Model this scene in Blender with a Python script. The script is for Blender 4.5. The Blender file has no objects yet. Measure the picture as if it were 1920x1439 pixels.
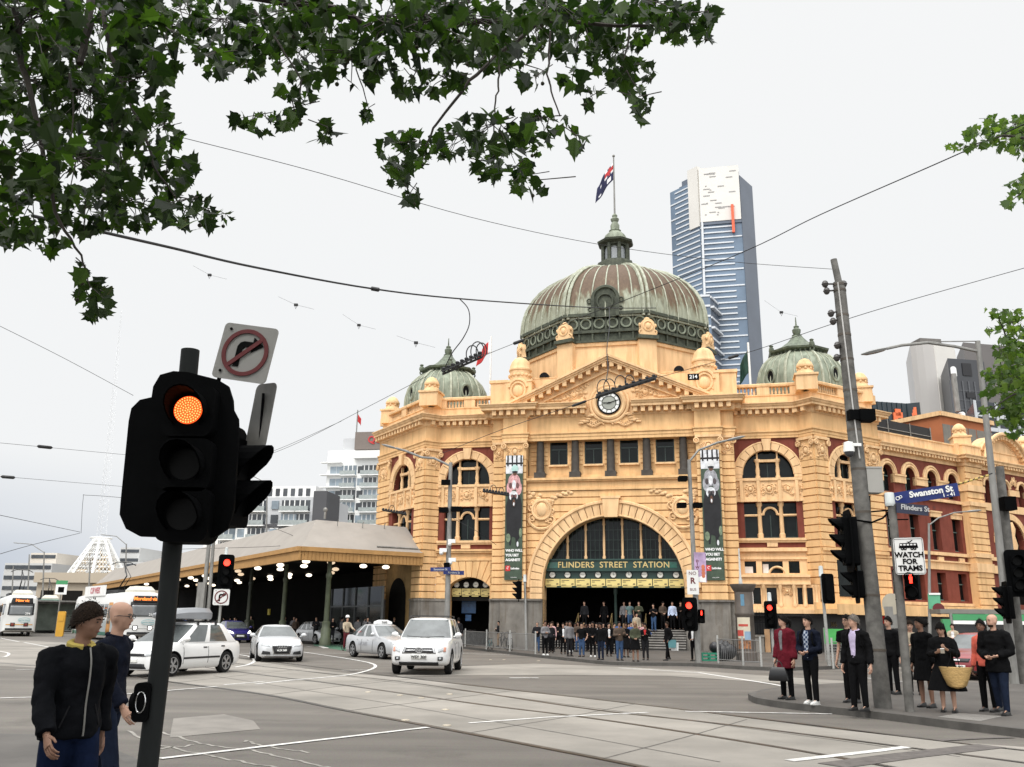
import bpy, bmesh, math, random
from math import sin, cos, pi, radians, sqrt, atan2, tan
from mathutils import Vector, Matrix, noise
MT, MRo, rad = Matrix.Translation, Matrix.Rotation, math.radians  # alias
from mathutils.geometry import tessellate_polygon
from mathutils.bvhtree import BVHTree

sc = bpy.context.scene
col = sc.collection
rnd = random.Random(7)

# ------------------------------------------------------------------ camera
F_PX, W_PX, H_PX, CX, CY = 1680.0, 1920.0, 1439.0, 960.0, 719.5
EYE = 1.65
PITCH = math.atan(447.5 / F_PX)
ROLL = rad(0.7)
cam_d = bpy.data.cameras.new('camera')
cam_d.sensor_width = 36
cam_d.lens = 36 * F_PX / W_PX
cam_d.clip_start = 0.1
cam_d.clip_end = 6000
cam = bpy.data.objects.new('camera', cam_d)
col.objects.link(cam)
cam.matrix_world = MT((0, 0, EYE)) @ MRo(pi / 2 + PITCH, 4, 'X') @ MRo(ROLL, 4, 'Z')
sc.camera = cam

# ------------------------------------------------------------------ overcast sky
SUN_EL, SUN_AZ = rad(52), rad(215)      # behind the camera, to the left
world = bpy.data.worlds.new('World')
sc.world = world
world.use_nodes = True
wn, wl = world.node_tree.nodes, world.node_tree.links
wn.clear()
w_out = wn.new('ShaderNodeOutputWorld'); w_bg = wn.new('ShaderNodeBackground')
sky = wn.new('ShaderNodeTexSky'); sky.sky_type = 'NISHITA'; sky.sun_disc = False
sky.sun_elevation = SUN_EL; sky.sun_rotation = SUN_AZ; sky.air_density = 1.0; sky.dust_density = 4.0
w_tc = wn.new('ShaderNodeTexCoord')
w_sep = wn.new('ShaderNodeSeparateXYZ'); wl.new(w_tc.outputs['Generated'], w_sep.inputs[0])
w_ramp = wn.new('ShaderNodeValToRGB')
e = w_ramp.color_ramp.elements
e[0].position = 0.0; e[0].color = (0.88, 0.90, 0.92, 1)
e[1].position = 0.14; e[1].color = (0.915, 0.928, 0.936, 1)
k = e.new(0.62); k.color = (0.945, 0.953, 0.956, 1)
k = e.new(0.8); k.color = (2.0, 2.02, 2.02, 1)
k = e.new(1.0); k.color = (3.2, 3.2, 3.2, 1)
wl.new(w_sep.outputs['Z'], w_ramp.inputs['Fac'])
w_no = wn.new('ShaderNodeTexNoise'); w_no.inputs['Scale'].default_value = 2.2; w_no.inputs['Detail'].default_value = 4
w_map = wn.new('ShaderNodeMapping'); w_map.inputs['Scale'].default_value = (1, 1, 4)
wl.new(w_tc.outputs['Generated'], w_map.inputs['Vector']); wl.new(w_map.outputs[0], w_no.inputs['Vector'])
w_az = wn.new('ShaderNodeMapRange'); w_az.inputs['From Min'].default_value = -0.30; w_az.inputs['From Max'].default_value = -0.52
wl.new(w_sep.outputs['X'], w_az.inputs['Value'])
w_el = wn.new('ShaderNodeMapRange'); w_el.inputs['From Min'].default_value = 0.16; w_el.inputs['From Max'].default_value = 0.06
wl.new(w_sep.outputs['Z'], w_el.inputs['Value'])
w_m1 = wn.new('ShaderNodeMath'); w_m1.operation = 'MULTIPLY'
wl.new(w_az.outputs[0], w_m1.inputs[0]); wl.new(w_el.outputs[0], w_m1.inputs[1])
w_m2 = wn.new('ShaderNodeMath'); w_m2.operation = 'MULTIPLY'
wl.new(w_m1.outputs[0], w_m2.inputs[0]); wl.new(w_no.outputs['Fac'], w_m2.inputs[1])
w_mix = wn.new('ShaderNodeMix'); w_mix.data_type = 'RGBA'
wl.new(w_m2.outputs[0], w_mix.inputs['Factor']); wl.new(w_ramp.outputs[0], w_mix.inputs['A'])
w_mix.inputs['B'].default_value = (0.30, 0.38, 0.52, 1)
w_sc = wn.new('ShaderNodeMix'); w_sc.data_type = 'RGBA'; w_sc.blend_type = 'MIX'; w_sc.inputs['Factor'].default_value = 0.97
w_ns = wn.new('ShaderNodeVectorMath'); w_ns.operation = 'SCALE'; w_ns.inputs['Scale'].default_value = 0.08
wl.new(sky.outputs[0], w_ns.inputs[0]); wl.new(w_ns.outputs[0], w_sc.inputs['A']); wl.new(w_mix.outputs['Result'], w_sc.inputs['B'])
w_bk = wn.new('ShaderNodeMapRange'); w_bk.interpolation_type = 'SMOOTHSTEP'
for k_, v_ in (('From Min', 0.0), ('From Max', -0.8), ('To Min', 1.0), ('To Max', 2.0)): w_bk.inputs[k_].default_value = v_
wl.new(w_sep.outputs['Y'], w_bk.inputs['Value'])
w_ml = wn.new('ShaderNodeVectorMath'); w_ml.operation = 'SCALE'
wl.new(w_sc.outputs['Result'], w_ml.inputs[0]); wl.new(w_bk.outputs[0], w_ml.inputs['Scale'])
wl.new(w_ml.outputs[0], w_bg.inputs['Color']); w_bg.inputs['Strength'].default_value = 1.0
wl.new(w_bg.outputs[0], w_out.inputs['Surface'])

sun_d = bpy.data.lights.new('sun', 'SUN'); sun_d.energy = 1.5; sun_d.angle = rad(18); sun_d.color = (1, 0.96, 0.9)
sun = bpy.data.objects.new('sun', sun_d); col.objects.link(sun)
sdir = Vector((sin(SUN_AZ) * cos(SUN_EL), cos(SUN_AZ) * cos(SUN_EL), sin(SUN_EL)))
sun.rotation_euler = sdir.to_track_quat('Z', 'Y').to_euler()
sun.location = (0, 0, 60)
sc.view_settings.view_transform = 'Standard'
sc.view_settings.look = 'None'
sc.view_settings.exposure = 0.0
sc.view_settings.gamma = 1.0
sc.cycles.max_bounces = 6
sc.cycles.caustics_reflective = False
sc.cycles.caustics_refractive = False

# ------------------------------------------------------------------ measuring helpers (photo pixel -> place on the ground)
def ray(px, py):
 u, v = (px - CX) / F_PX, (CY - py) / F_PX
 u, v = u * cos(ROLL) - v * sin(ROLL), u * sin(ROLL) + v * cos(ROLL)
 return Vector((u, cos(PITCH) - v * sin(PITCH), sin(PITCH) + v * cos(PITCH)))
def G(px, py, z=0.0):
 d = ray(px, py); t = (z - EYE) / d.z
 return Vector((d.x * t, d.y * t, z))
def at(px, py, Y):
 d = ray(px, py); t = Y / d.y
 return Vector((d.x * t, Y, EYE + d.z * t))

# ------------------------------------------------------------------ materials
MATS = {}
def mat(name, c=(0.5, 0.5, 0.5), rough=0.7, metal=0.0, var=0.12, scale=2.0, bump=0.0, bscale=20.0, emit=None, estr=1.0,
  spec=0.5, stretch=None, c2=None, detail=5, trans=0.0, coat=0.0, dirt=0.0):
 if name in MATS: return MATS[name]
 m = bpy.data.materials.new(name); m.use_nodes = True
 nt = m.node_tree; n = nt.nodes; l = nt.links
 b = n['Principled BSDF']
 b.inputs['Roughness'].default_value = rough
 b.inputs['Metallic'].default_value = metal
 b.inputs['Specular IOR Level'].default_value = spec
 if coat: b.inputs['Coat Weight'].default_value = coat; b.inputs['Coat Roughness'].default_value = 0.05
 if trans: b.inputs['Transmission Weight'].default_value = trans
 if var > 0:
  tc = n.new('ShaderNodeTexCoord'); mp = n.new('ShaderNodeMapping'); no = n.new('ShaderNodeTexNoise')
  no.inputs['Scale'].default_value = scale; no.inputs['Detail'].default_value = detail; no.inputs['Roughness'].default_value = 0.6
  l.new(tc.outputs['Object'], mp.inputs['Vector'])
  if stretch: mp.inputs['Scale'].default_value = stretch
  l.new(mp.outputs[0], no.inputs['Vector'])
  rp = n.new('ShaderNodeValToRGB'); rp.color_ramp.elements[0].position = 0.32; rp.color_ramp.elements[1].position = 0.68
  a = tuple(max(0, x * (1 - var)) for x in c); d = tuple(min(1, x * (1 + var)) for x in c)
  if c2: d = c2; a = c
  rp.color_ramp.elements[0].color = (*a, 1); rp.color_ramp.elements[1].color = (*d, 1)
  l.new(no.outputs['Fac'], rp.inputs[0]); bc = rp.outputs[0]
  if dirt:                     # rain streaks and soot patches on the paint
   m3 = n.new('ShaderNodeMapping'); m3.inputs['Scale'].default_value = (2.6, 2.6, .22); l.new(tc.outputs['Object'], m3.inputs[0])
   n3 = n.new('ShaderNodeTexNoise'); n3.inputs['Scale'].default_value = 1.0; n3.inputs['Detail'].default_value = 8; n3.inputs['Roughness'].default_value = .7; l.new(m3.outputs[0], n3.inputs[0])
   r3 = n.new('ShaderNodeValToRGB'); r3.color_ramp.elements[0].position = .48; r3.color_ramp.elements[1].position = .74; r3.color_ramp.elements[0].color = (1, 1, 1, 1); r3.color_ramp.elements[1].color = (.52, .45, .36, 1); l.new(n3.outputs['Fac'], r3.inputs[0])
   x3 = n.new('ShaderNodeMix'); x3.data_type = 'RGBA'; x3.blend_type = 'MULTIPLY'; x3.inputs['Factor'].default_value = dirt; l.new(bc, x3.inputs['A']); l.new(r3.outputs[0], x3.inputs['B']); bc = x3.outputs['Result']
  l.new(bc, b.inputs['Base Color'])
  if bump > 0:
   n2 = n.new('ShaderNodeTexNoise'); n2.inputs['Scale'].default_value = bscale; n2.inputs['Detail'].default_value = 4
   l.new(tc.outputs['Object'], n2.inputs['Vector'])
   bp = n.new('ShaderNodeBump'); bp.inputs['Strength'].default_value = bump; bp.inputs['Distance'].default_value = 0.02
   l.new(n2.outputs['Fac'], bp.inputs['Height']); l.new(bp.outputs[0], b.inputs['Normal'])
 else:
  b.inputs['Base Color'].default_value = (*c, 1)
 if emit:
  b.inputs['Emission Color'].default_value = (*emit, 1); b.inputs['Emission Strength'].default_value = estr
 MATS[name] = m
 return m

YEL = mat('yellow_render', (0.73, 0.465, 0.228), 0.75, var=0.13, scale=1.1, bump=0.15, bscale=25, stretch=(1, 1, 0.35), spec=0.2, dirt=.62)
YEL2 = mat('pale_yellow_trim', (0.75, 0.50, 0.272), 0.75, var=0.12, scale=1.2, bump=0.1, bscale=25, stretch=(1, 1, 0.5), spec=0.2, dirt=.7)
BRICK = mat('red_painted_brick', (0.185, 0.050, 0.034), 0.8, var=0.14, scale=1.5, bump=0.2, bscale=30, spec=0.2, dirt=.7)
STONE = mat('bluestone', (0.19, 0.175, 0.155), 0.85, var=0.2, scale=1.3, bump=0.3, bscale=18, spec=0.2, dirt=1)
DSTONE = mat('dark_column_stone', (0.060, 0.052, 0.044), 0.7, var=0.2, scale=3, spec=0.3)
GLASS = mat('dark_window_glass', (0.007, 0.010, 0.010), 0.08, var=0.5, scale=0.8, spec=0.16)
FRAME = mat('dark_green_frame', (0.012, 0.028, 0.022), 0.45, var=0.1)
BLACK = mat('black_metal', (0.005, 0.005, 0.006), 0.6, var=0.2, spec=0.12)
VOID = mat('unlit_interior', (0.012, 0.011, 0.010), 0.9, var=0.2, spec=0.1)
GALV = mat('galvanised_steel', (0.23, 0.225, 0.21), 0.55, metal=0.25, var=0.25, scale=5, stretch=(1, 1, 0.3), spec=0.35)
CONCP = mat('weathered_steel_pole', (0.13, 0.125, 0.115), 0.75, metal=0.1, var=0.35, scale=4.5, bump=0.2, bscale=30, spec=0.25)
WHITE = mat('white_paint', (0.78, 0.78, 0.76), 0.5, var=0.05)
CREAM = mat('cream_dial', (0.72, 0.70, 0.62), 0.5, var=0.03)
GOLD = mat('gold_lettering', (0.62, 0.47, 0.20), 0.45, var=0.08, spec=0.4)

# ------------------------------------------------------------------ mesh builder
class MB:
 def __init__(s, M=None):
  s.v = []; s.f = []; s.mi = []; s.M = M or Matrix(); s.m = 0
 def p(s, co):
  s.v.append(s.M @ Vector(co)); return len(s.v) - 1
 def face(s, idx):
  s.f.append(tuple(idx)); s.mi.append(s.m)
 def poly(s, pts):
  s.face([s.p(q) for q in pts])
 def box(s, x0, x1, y0, y1, z0, z1):
  i = [s.p(c) for c in ((x0, y0, z0), (x1, y0, z0), (x1, y1, z0), (x0, y1, z0), (x0, y0, z1), (x1, y0, z1), (x1, y1, z1), (x0, y1, z1))]
  for q in ((0, 3, 2, 1), (4, 5, 6, 7), (0, 1, 5, 4), (1, 2, 6, 5), (2, 3, 7, 6), (3, 0, 4, 7)): s.face([i[k] for k in q])
  return s
 def bar(s, a, b, w, h):            # square bar between two points
  a, b = Vector(a), Vector(b); d = (b - a).normalized()
  up = Vector((0, 0, 1)) if abs(d.z) < 0.95 else Vector((0, 1, 0))
  sx = d.cross(up).normalized() * w / 2; sz = sx.cross(d).normalized() * h / 2
  i = [s.p(q + o) for q in (a, b) for o in (-sx - sz, sx - sz, sx + sz, -sx + sz)]
  for q in ((3, 2, 1, 0), (4, 5, 6, 7), (0, 1, 5, 4), (1, 2, 6, 5), (2, 3, 7, 6), (3, 0, 4, 7)): s.face([i[k] for k in q])
  return s
 def prism(s, pts, y0, y1):         # polygon in xz (counter-clockwise seen from -y) extruded along y
  a = [s.p((x, y0, z)) for x, z in pts]; b = [s.p((x, y1, z)) for x, z in pts]
  s.face(a); s.face(b[::-1])
  n = len(pts)
  for k in range(n): s.face((a[k], b[k], b[(k + 1) % n], a[(k + 1) % n]))
  return s
 def prismz(s, pts, z0, z1):        # polygon in xy (counter-clockwise from above)
  a = [s.p((x, y, z0)) for x, y in pts]; b = [s.p((x, y, z1)) for x, y in pts]
  s.face(a[::-1]); s.face(b)
  n = len(pts)
  for k in range(n): s.face((a[k], a[(k + 1) % n], b[(k + 1) % n], b[k]))
  return s
 def loft(s, rings, cap0=True, cap1=True, closed=True):
  R = [[s.p(q) for q in r] for r in rings]; n = len(R[0])
  for a, b in zip(R, R[1:]):
   for k in range(n if closed else n - 1):
    s.face((a[k], a[(k + 1) % n], b[(k + 1) % n], b[k]))
  if cap0: s.face(R[0][::-1])
  if cap1: s.face(R[-1])
  return s
 def cyl(s, a, b, r0, r1=None, n=12, cap=True):
  return s.tube([a, b], [r0, r0 if r1 is None else r1], n, cap)
 def tube(s, pts, r, n=8, cap=True):
  pts = [Vector(q) for q in pts]
  if not hasattr(r, '__len__'): r = [r] * len(pts)
  d0 = (pts[1] - pts[0]).normalized()
  ref = Vector((0, 0, 1)) if abs(d0.z) < 0.9 else Vector((0, 1, 0))
  side = d0.cross(ref).normalized(); rings = []
  for i, q in enumerate(pts):
   d = (pts[min(i + 1, len(pts) - 1)] - pts[max(i - 1, 0)]).normalized()
   side = (side - d * side.dot(d)).normalized(); up = side.cross(d)
   rings.append([q + (side * cos(2 * pi * k / n) - up * sin(2 * pi * k / n)) * r[i] for k in range(n)])
  return s.loft(rings, cap, cap)
 def lathe(s, prof, n=16, c=(0, 0), a0=0.0, sx=1.0, sy=1.0):
  rings = [[(c[0] + r * sx * cos(a0 + 2 * pi * k / n), c[1] + r * sy * sin(a0 + 2 * pi * k / n), z) for k in range(n)] for r, z in prof]
  return s.loft(rings)
 def ball(s, c, r, n=10, m=6):
  rx, ry, rz = r if hasattr(r, '__len__') else (r, r, r)
  rings = []
  for i in range(m + 1):
   t = -pi / 2 + pi * i / m; t = max(-pi / 2 + 0.05, min(pi / 2 - 0.05, t))
   rings.append([(c[0] + rx * cos(t) * cos(2 * pi * k / n), c[1] + ry * cos(t) * sin(2 * pi * k / n), c[2] + rz * sin(t)) for k in range(n)])
  return s.loft(rings)
 def ring(s, c, R, r, n=20, m=6, a0=0, a1=2 * pi, plane='xz', sx=1, sz=1):    # torus or arc
  pts = []
  for k in range(n + 1):
   t = a0 + (a1 - a0) * k / n
   q = (R * sx * cos(t), R * sz * sin(t))
   pts.append((c[0] + q[0], c[1], c[2] + q[1]) if plane == 'xz' else (c[0] + q[0], c[1] + q[1], c[2]))
  return s.tube(pts, r, m)
 def tess(s, outer, holes=(), fn=lambda a, b: (a, 0, b)):    # polygon with holes, facing -y when outer is ccw in xz
  loops = [outer] + list(holes)
  tris = tessellate_polygon([[Vector((x, z, 0)) for x, z in l] for l in loops])
  flat = [q for l in loops for q in l]
  ids = [s.p(fn(*q)) for q in flat]
  for t in tris:
   a, b, c = (flat[k] for k in t)
   cr = (b[0] - a[0]) * (c[1] - a[1]) - (b[1] - a[1]) * (c[0] - a[0])
   if abs(cr) < 1e-9: continue
   s.face([ids[k] for k in (t if cr > 0 else t[::-1])])
  return s
 def wall(s, outer, holes, y, depth):   # front face with holes and their reveals
  s.tess(outer, holes, lambda a, b: (a, y, b))
  for h in holes:
   a = [s.p((x, y, z)) for x, z in h]; b = [s.p((x, y + depth, z)) for x, z in h]; n = len(h)
   for k in range(n): s.face((a[k], a[(k + 1) % n], b[(k + 1) % n], b[k]))
  return s
 def add(s, vs, fs, M=None):
  M = M or Matrix(); o = len(s.v)
  for q in vs: s.v.append(s.M @ (M @ Vector(q)))
  for f in fs: s.f.append(tuple(k + o for k in f)); s.mi.append(s.m)
  return s
 def build(s, name, mats, parent=None, smooth=None, label=None, fix=False):
  me = bpy.data.meshes.new(name)
  me.from_pydata([tuple(q) for q in s.v], [], s.f)
  if not isinstance(mats, (list, tuple)): mats = [mats]
  for m in mats: me.materials.append(m)
  if any(s.mi): me.polygons.foreach_set('material_index', s.mi)
  if fix:
   bm = bmesh.new(); bm.from_mesh(me); bmesh.ops.remove_doubles(bm, verts=bm.verts, dist=1e-4)
   bmesh.ops.recalc_face_normals(bm, faces=bm.faces); bm.to_mesh(me); bm.free()
  me.update()
  if smooth:
   me.polygons.foreach_set('use_smooth', [True] * len(me.polygons))
   me.set_sharp_from_angle(angle=rad(smooth))
  o = bpy.data.objects.new(name, me); col.objects.link(o)
  if parent: o.parent = parent
  if label: o['label'] = label
  return o

def thing(name, label, cat, loc=(0, 0, 0), rz=0.0, group=None, kind=None):
 o = bpy.data.objects.new(name, None); col.objects.link(o)
 o.empty_display_size = 0.3
 o.location = loc; o.rotation_euler = (0, 0, rz)
 return tag(o, label, cat, group, kind)
def tag(o, label=None, cat=None, group=None, kind=None):
 if label: o['label'] = label
 if cat: o['category'] = cat
 if group: o['group'] = group
 if kind: o['kind'] = kind
 return o
def copy_tree(o, parent=None):
 c = o.copy(); col.objects.link(c)
 if parent: c.parent = parent
 for ch in list(o.children): copy_tree(ch, c)
 return c
def arc(cx, cz, r, a0, a1, n):
 return [(cx + r * cos(a0 + (a1 - a0) * k / n), cz + r * sin(a0 + (a1 - a0) * k / n)) for k in range(n + 1)]
def rect(x0, x1, z0, z1): return [(x0, z0), (x1, z0), (x1, z1), (x0, z1)]
def archpoly(x0, x1, z0, zs, n=14):
 r = (x1 - x0) / 2
 return [(x0, z0), (x1, z0)] + arc((x0 + x1) / 2, zs, r, 0, pi, n)

tmp = bpy.data.scenes.new('scratch')
def evaluated(ob, extra=()):
 for x in extra: tmp.collection.objects.link(x)
 tmp.collection.objects.link(ob)
 vl = tmp.view_layers[0]; vl.update(); dg = vl.depsgraph
 me = bpy.data.meshes.new_from_object(ob.evaluated_get(dg), depsgraph=dg)
 tmp.collection.objects.unlink(ob)
 for x in extra: tmp.collection.objects.unlink(x)
 return me
TXT = {}
def text_geo(body, size=1.0, ext=0.01, bold=0.0, align='CENTER', space=1.0):
 k = (body, size, ext, bold, align, space)
 if k in TXT: return TXT[k]
 cu = bpy.data.curves.new('text', 'FONT'); cu.body = body; cu.size = size; cu.extrude = ext; cu.offset = bold
 cu.align_x = align; cu.align_y = 'CENTER'; cu.space_character = space; cu.resolution_u = 3
 ob = bpy.data.objects.new('text', cu)
 me = evaluated(ob)
 r = ([v.co.copy() for v in me.vertices], [tuple(p.vertices) for p in me.polygons])
 bpy.data.objects.remove(ob); bpy.data.curves.remove(cu); bpy.data.meshes.remove(me)
 TXT[k] = r
 return r
UPRIGHT = MRo(pi / 2, 4, 'X')         # text plane xy -> xz facing -y
def text_at(mb, body, c, size, ext=0.01, bold=0.0, align='CENTER', rot=None, space=1.0):
 v, f = text_geo(body, size, ext, bold, align, space)
 M = MT(c) @ (rot or Matrix()) @ UPRIGHT
 mb.add(v, f, M)
# ------------------------------------------------------------------ ground, road, pavements
def ground_mat():
 m = bpy.data.materials.new('asphalt'); m.use_nodes = True
 n, l = m.node_tree.nodes, m.node_tree.links; b = n['Principled BSDF']
 tc = n.new('ShaderNodeTexCoord')
 a = n.new('ShaderNodeTexNoise'); a.inputs['Scale'].default_value = 0.16; a.inputs['Detail'].default_value = 5; a.inputs['Roughness'].default_value = 0.6
 c = n.new('ShaderNodeTexNoise'); c.inputs['Scale'].default_value = 55; c.inputs['Detail'].default_value = 3
 st = n.new('ShaderNodeTexNoise'); st.inputs['Scale'].default_value = 0.9; st.inputs['Detail'].default_value = 6
 mp = n.new('ShaderNodeMapping'); mp.inputs['Rotation'].default_value = (0, 0, rad(-57)); mp.inputs['Scale'].default_value = (0.12, 1.2, 1)
 l.new(tc.outputs['Object'], a.inputs['Vector']); l.new(tc.outputs['Object'], c.inputs['Vector'])
 l.new(tc.outputs['Object'], mp.inputs[0]); l.new(mp.outputs[0], st.inputs['Vector'])
 r = n.new('ShaderNodeValToRGB'); r.color_ramp.elements[0].position = 0.3; r.color_ramp.elements[1].position = 0.7
 r.color_ramp.elements[0].color = (0.118, 0.107, 0.094, 1); r.color_ramp.elements[1].color = (0.165, 0.150, 0.131, 1)
 l.new(a.outputs['Fac'], r.inputs[0])
 m1 = n.new('ShaderNodeMix'); m1.data_type = 'RGBA'; m1.blend_type = 'OVERLAY'; m1.inputs['Factor'].default_value = 0.55
 l.new(r.outputs[0], m1.inputs['A']); l.new(c.outputs['Color'], m1.inputs['B'])
 r2 = n.new('ShaderNodeValToRGB'); r2.color_ramp.elements[0].position = 0.35; r2.color_ramp.elements[1].position = 0.75
 r2.color_ramp.elements[0].color = (0.62, 0.62, 0.62, 1); r2.color_ramp.elements[1].color = (1.15, 1.14, 1.12, 1)
 l.new(st.outputs['Fac'], r2.inputs[0])
 m2 = n.new('ShaderNodeMix'); m2.data_type = 'RGBA'; m2.blend_type = 'MULTIPLY'; m2.inputs['Factor'].default_value = 0.8
 l.new(m1.outputs['Result'], m2.inputs['A']); l.new(r2.outputs[0], m2.inputs['B'])
 o = n.new('ShaderNodeTexNoise'); o.inputs['Scale'].default_value = .55; o.inputs['Detail'].default_value = 9; o.inputs['Roughness'].default_value = .72; l.new(tc.outputs['Object'], o.inputs['Vector'])
 r4 = n.new('ShaderNodeValToRGB'); r4.color_ramp.elements[0].position = .56; r4.color_ramp.elements[1].position = .72; r4.color_ramp.elements[0].color = (1, 1, 1, 1); r4.color_ramp.elements[1].color = (.55, .54, .53, 1); l.new(o.outputs['Fac'], r4.inputs[0])
 m3 = n.new('ShaderNodeMix'); m3.data_type = 'RGBA'; m3.blend_type = 'MULTIPLY'; m3.inputs['Factor'].default_value = .75; l.new(m2.outputs['Result'], m3.inputs['A']); l.new(r4.outputs[0], m3.inputs['B']); m2 = m3
 l.new(m2.outputs['Result'], b.inputs['Base Color'])
 b.inputs['Roughness'].default_value = 0.75; b.inputs['Specular IOR Level'].default_value = 0.35
 bp = n.new('ShaderNodeBump'); bp.inputs['Strength'].default_value = 0.25; bp.inputs['Distance'].default_value = 0.01
 l.new(c.outputs['Fac'], bp.inputs['Height']); l.new(bp.outputs[0], b.inputs['Normal'])
 return m
ASPH = ground_mat()
CONC = mat('tram_bed_concrete', (0.18, 0.168, 0.148), 0.8, var=0.0001, c2=(0.30, 0.277, 0.245), scale=0.35, bump=0.15, bscale=40, detail=9, spec=0.25)
PAVE = mat('bluestone_paving', (0.085, 0.078, 0.07), 0.7, var=0.22, scale=0.8, bump=0.2, bscale=30, spec=0.35)
KERB = mat('bluestone_kerb', (0.075, 0.07, 0.063), 0.75, var=0.25, scale=3, bump=0.2)
LINE = mat('worn_white_road_paint', (0.42, 0.41, 0.39), 0.7, var=0.0001, c2=(0.72, 0.71, 0.68), scale=5)
STEEL = mat('rail_steel', (0.055, 0.05, 0.045), 0.35, metal=0.6, var=0.3, scale=2)
GREENP = mat('green_bike_lane', (0.05, 0.13, 0.08), 0.8, var=0.25, scale=2)

def structure(o): o['kind'] = 'structure'; return o
g = MB(); g.poly([(-3000, -200, 0), (3000, -200, 0), (3000, 5000, 0), (-3000, 5000, 0)])
structure(g.build('ground', ASPH))
def ground_sheet(name, pts, m, z):
 b = MB(); q = [G(*p) for p in pts]
 area = sum(q[i].x * q[i - 1].y - q[i - 1].x * q[i].y for i in range(len(q)))
 if area > 0: q = q[::-1]
 b.tess([(p.x, p.y) for p in q], (), lambda x, y: (x, y, z))
 for k in range(len(b.f)):
  f = b.f[k]; n = (b.v[f[1]] - b.v[f[0]]).cross(b.v[f[2]] - b.v[f[0]])
  if n.z < 0: b.f[k] = f[::-1]
 return structure(b.build(name, m))
ground_sheet('concrete_road', [(-900, 1222), (-200, 1240), (140, 1256), (330, 1281), (495, 1303), (640, 1332), (800, 1362), (1000, 1400), (1250, 1450), (1500, 1510), (2600, 1560), (2400, 1450), (1930, 1402), (1780, 1392), (1560, 1368),
     (1330, 1338), (1200, 1320), (1130, 1314), (930, 1292), (760, 1272), (600, 1258), (450, 1236), (300, 1218), (150, 1207), (0, 1199), (-200, 1193), (-900, 1185)], CONC, 0.004)
ground_sheet('crossing_road', [(735, 1270), (770, 1261), (865, 1250), (1000, 1245), (1160, 1251), (1300, 1258), (1440, 1268), (1700, 1285), (2200, 1310), (2200, 1330), (1500, 1284), (1250, 1268), (1050, 1266), (880, 1267)], CONC, 0.006)
ground_sheet('patched_road', [(325, 1348), (420, 1340), (475, 1352), (488, 1368), (400, 1376), (318, 1384)], mat('pale_road_patch', (0.19, 0.175, 0.155), 0.8, var=0.2, scale=1.5, bump=0.2), 0.0045)
ground_sheet('bike_path', [(585, 1206), (640, 1207), (700, 1215), (655, 1222), (590, 1212)], GREENP, 0.005)

def strip(b, pts, w, z):
 q = [G(*p) if len(p) == 2 else Vector(p) for p in pts]
 L, R = [], []
 for i, p in enumerate(q):
  d = (q[min(i + 1, len(q) - 1)] - q[max(i - 1, 0)]); d.z = 0; d.normalize()
  s_ = Vector((-d.y, d.x, 0)) * w / 2
  L.append(b.p((p.x + s_.x, p.y + s_.y, z))); R.append(b.p((p.x - s_.x, p.y - s_.y, z)))
 for i in range(len(q) - 1): b.face((R[i], R[i + 1], L[i + 1], L[i]))
def smooth_path(pts, n=6):
 out = []
 P = [Vector((*p, 0)) for p in pts]
 for i in range(len(P) - 1):
  a, b, c, d = P[max(i - 1, 0)], P[i], P[i + 1], P[min(i + 2, len(P) - 1)]
  for k in range(n):
   t = k / n
   q = 0.5 * ((2 * b) + (c - a) * t + (2 * a - 5 * b + 4 * c - d) * t * t + (3 * b - a - 3 * c + d) * t ** 3)
   out.append((q.x, q.y))
 out.append(pts[-1]); return out
lines = MB()
for pts, w in [
 ([(300, 1424), (803, 1365)], 0.11), ([(0, 1310), (70, 1308)], 0.11), ([(230, 1303), (408, 1288)], 0.10), ([(420, 1285), (495, 1279)], 0.12), ([(880, 1357), (1030, 1346), (1215, 1337)], 0.10),
 ([(1480, 1428), (1640, 1410), (1700, 1402)], 0.16), ([(1285, 1335), (1560, 1340)], 0.10),
 ([(1160, 1253), (1310, 1262), (1450, 1284), (1510, 1296)], 0.16), ([(1600, 1270), (1920, 1300)], 0.12), ([(1690, 1262), (1920, 1275)], 0.12),
 ([(0, 1197), (36, 1204)], 0.13), ([(45, 1205), (112, 1218)], 0.13), ([(30, 1257), (85, 1255)], 0.10), ([(575, 1202), (760, 1228)], 0.10), ([(430, 1192), (600, 1204)], 0.10),
 ([(865, 1226), (955, 1229)], 0.14), ([(438, 1226), (470, 1226)], 0.12), ([(565, 1225), (660, 1226)], 0.10), ([(868, 1224), (930, 1226)], 0.1),
 ([(640, 1258), (700, 1256)], 0.07), ([(955, 1272), (1010, 1272)], 0.2)]:
 strip(lines, pts, w, 0.011)
for pts, w in [([(-60, 1212), (0, 1222), (16, 1226), (12, 1231), (0, 1233), (-60, 1235)], 0.12),
               ([(440, 1227), (468, 1232), (477, 1240), (465, 1247), (440, 1252)], 0.13),
               ([(560, 1222), (640, 1234), (690, 1243), (704, 1250), (690, 1258), (655, 1266), (600, 1272), (540, 1277), (480, 1284)], 0.12)]:
 strip(lines, smooth_path(pts), w, 0.012)
strip(lines, [(575, 1213), (600, 1212), (612, 1216)], 0.35, 0.012)
structure(lines.build('road_marking', LINE))
rails = MB()
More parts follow.
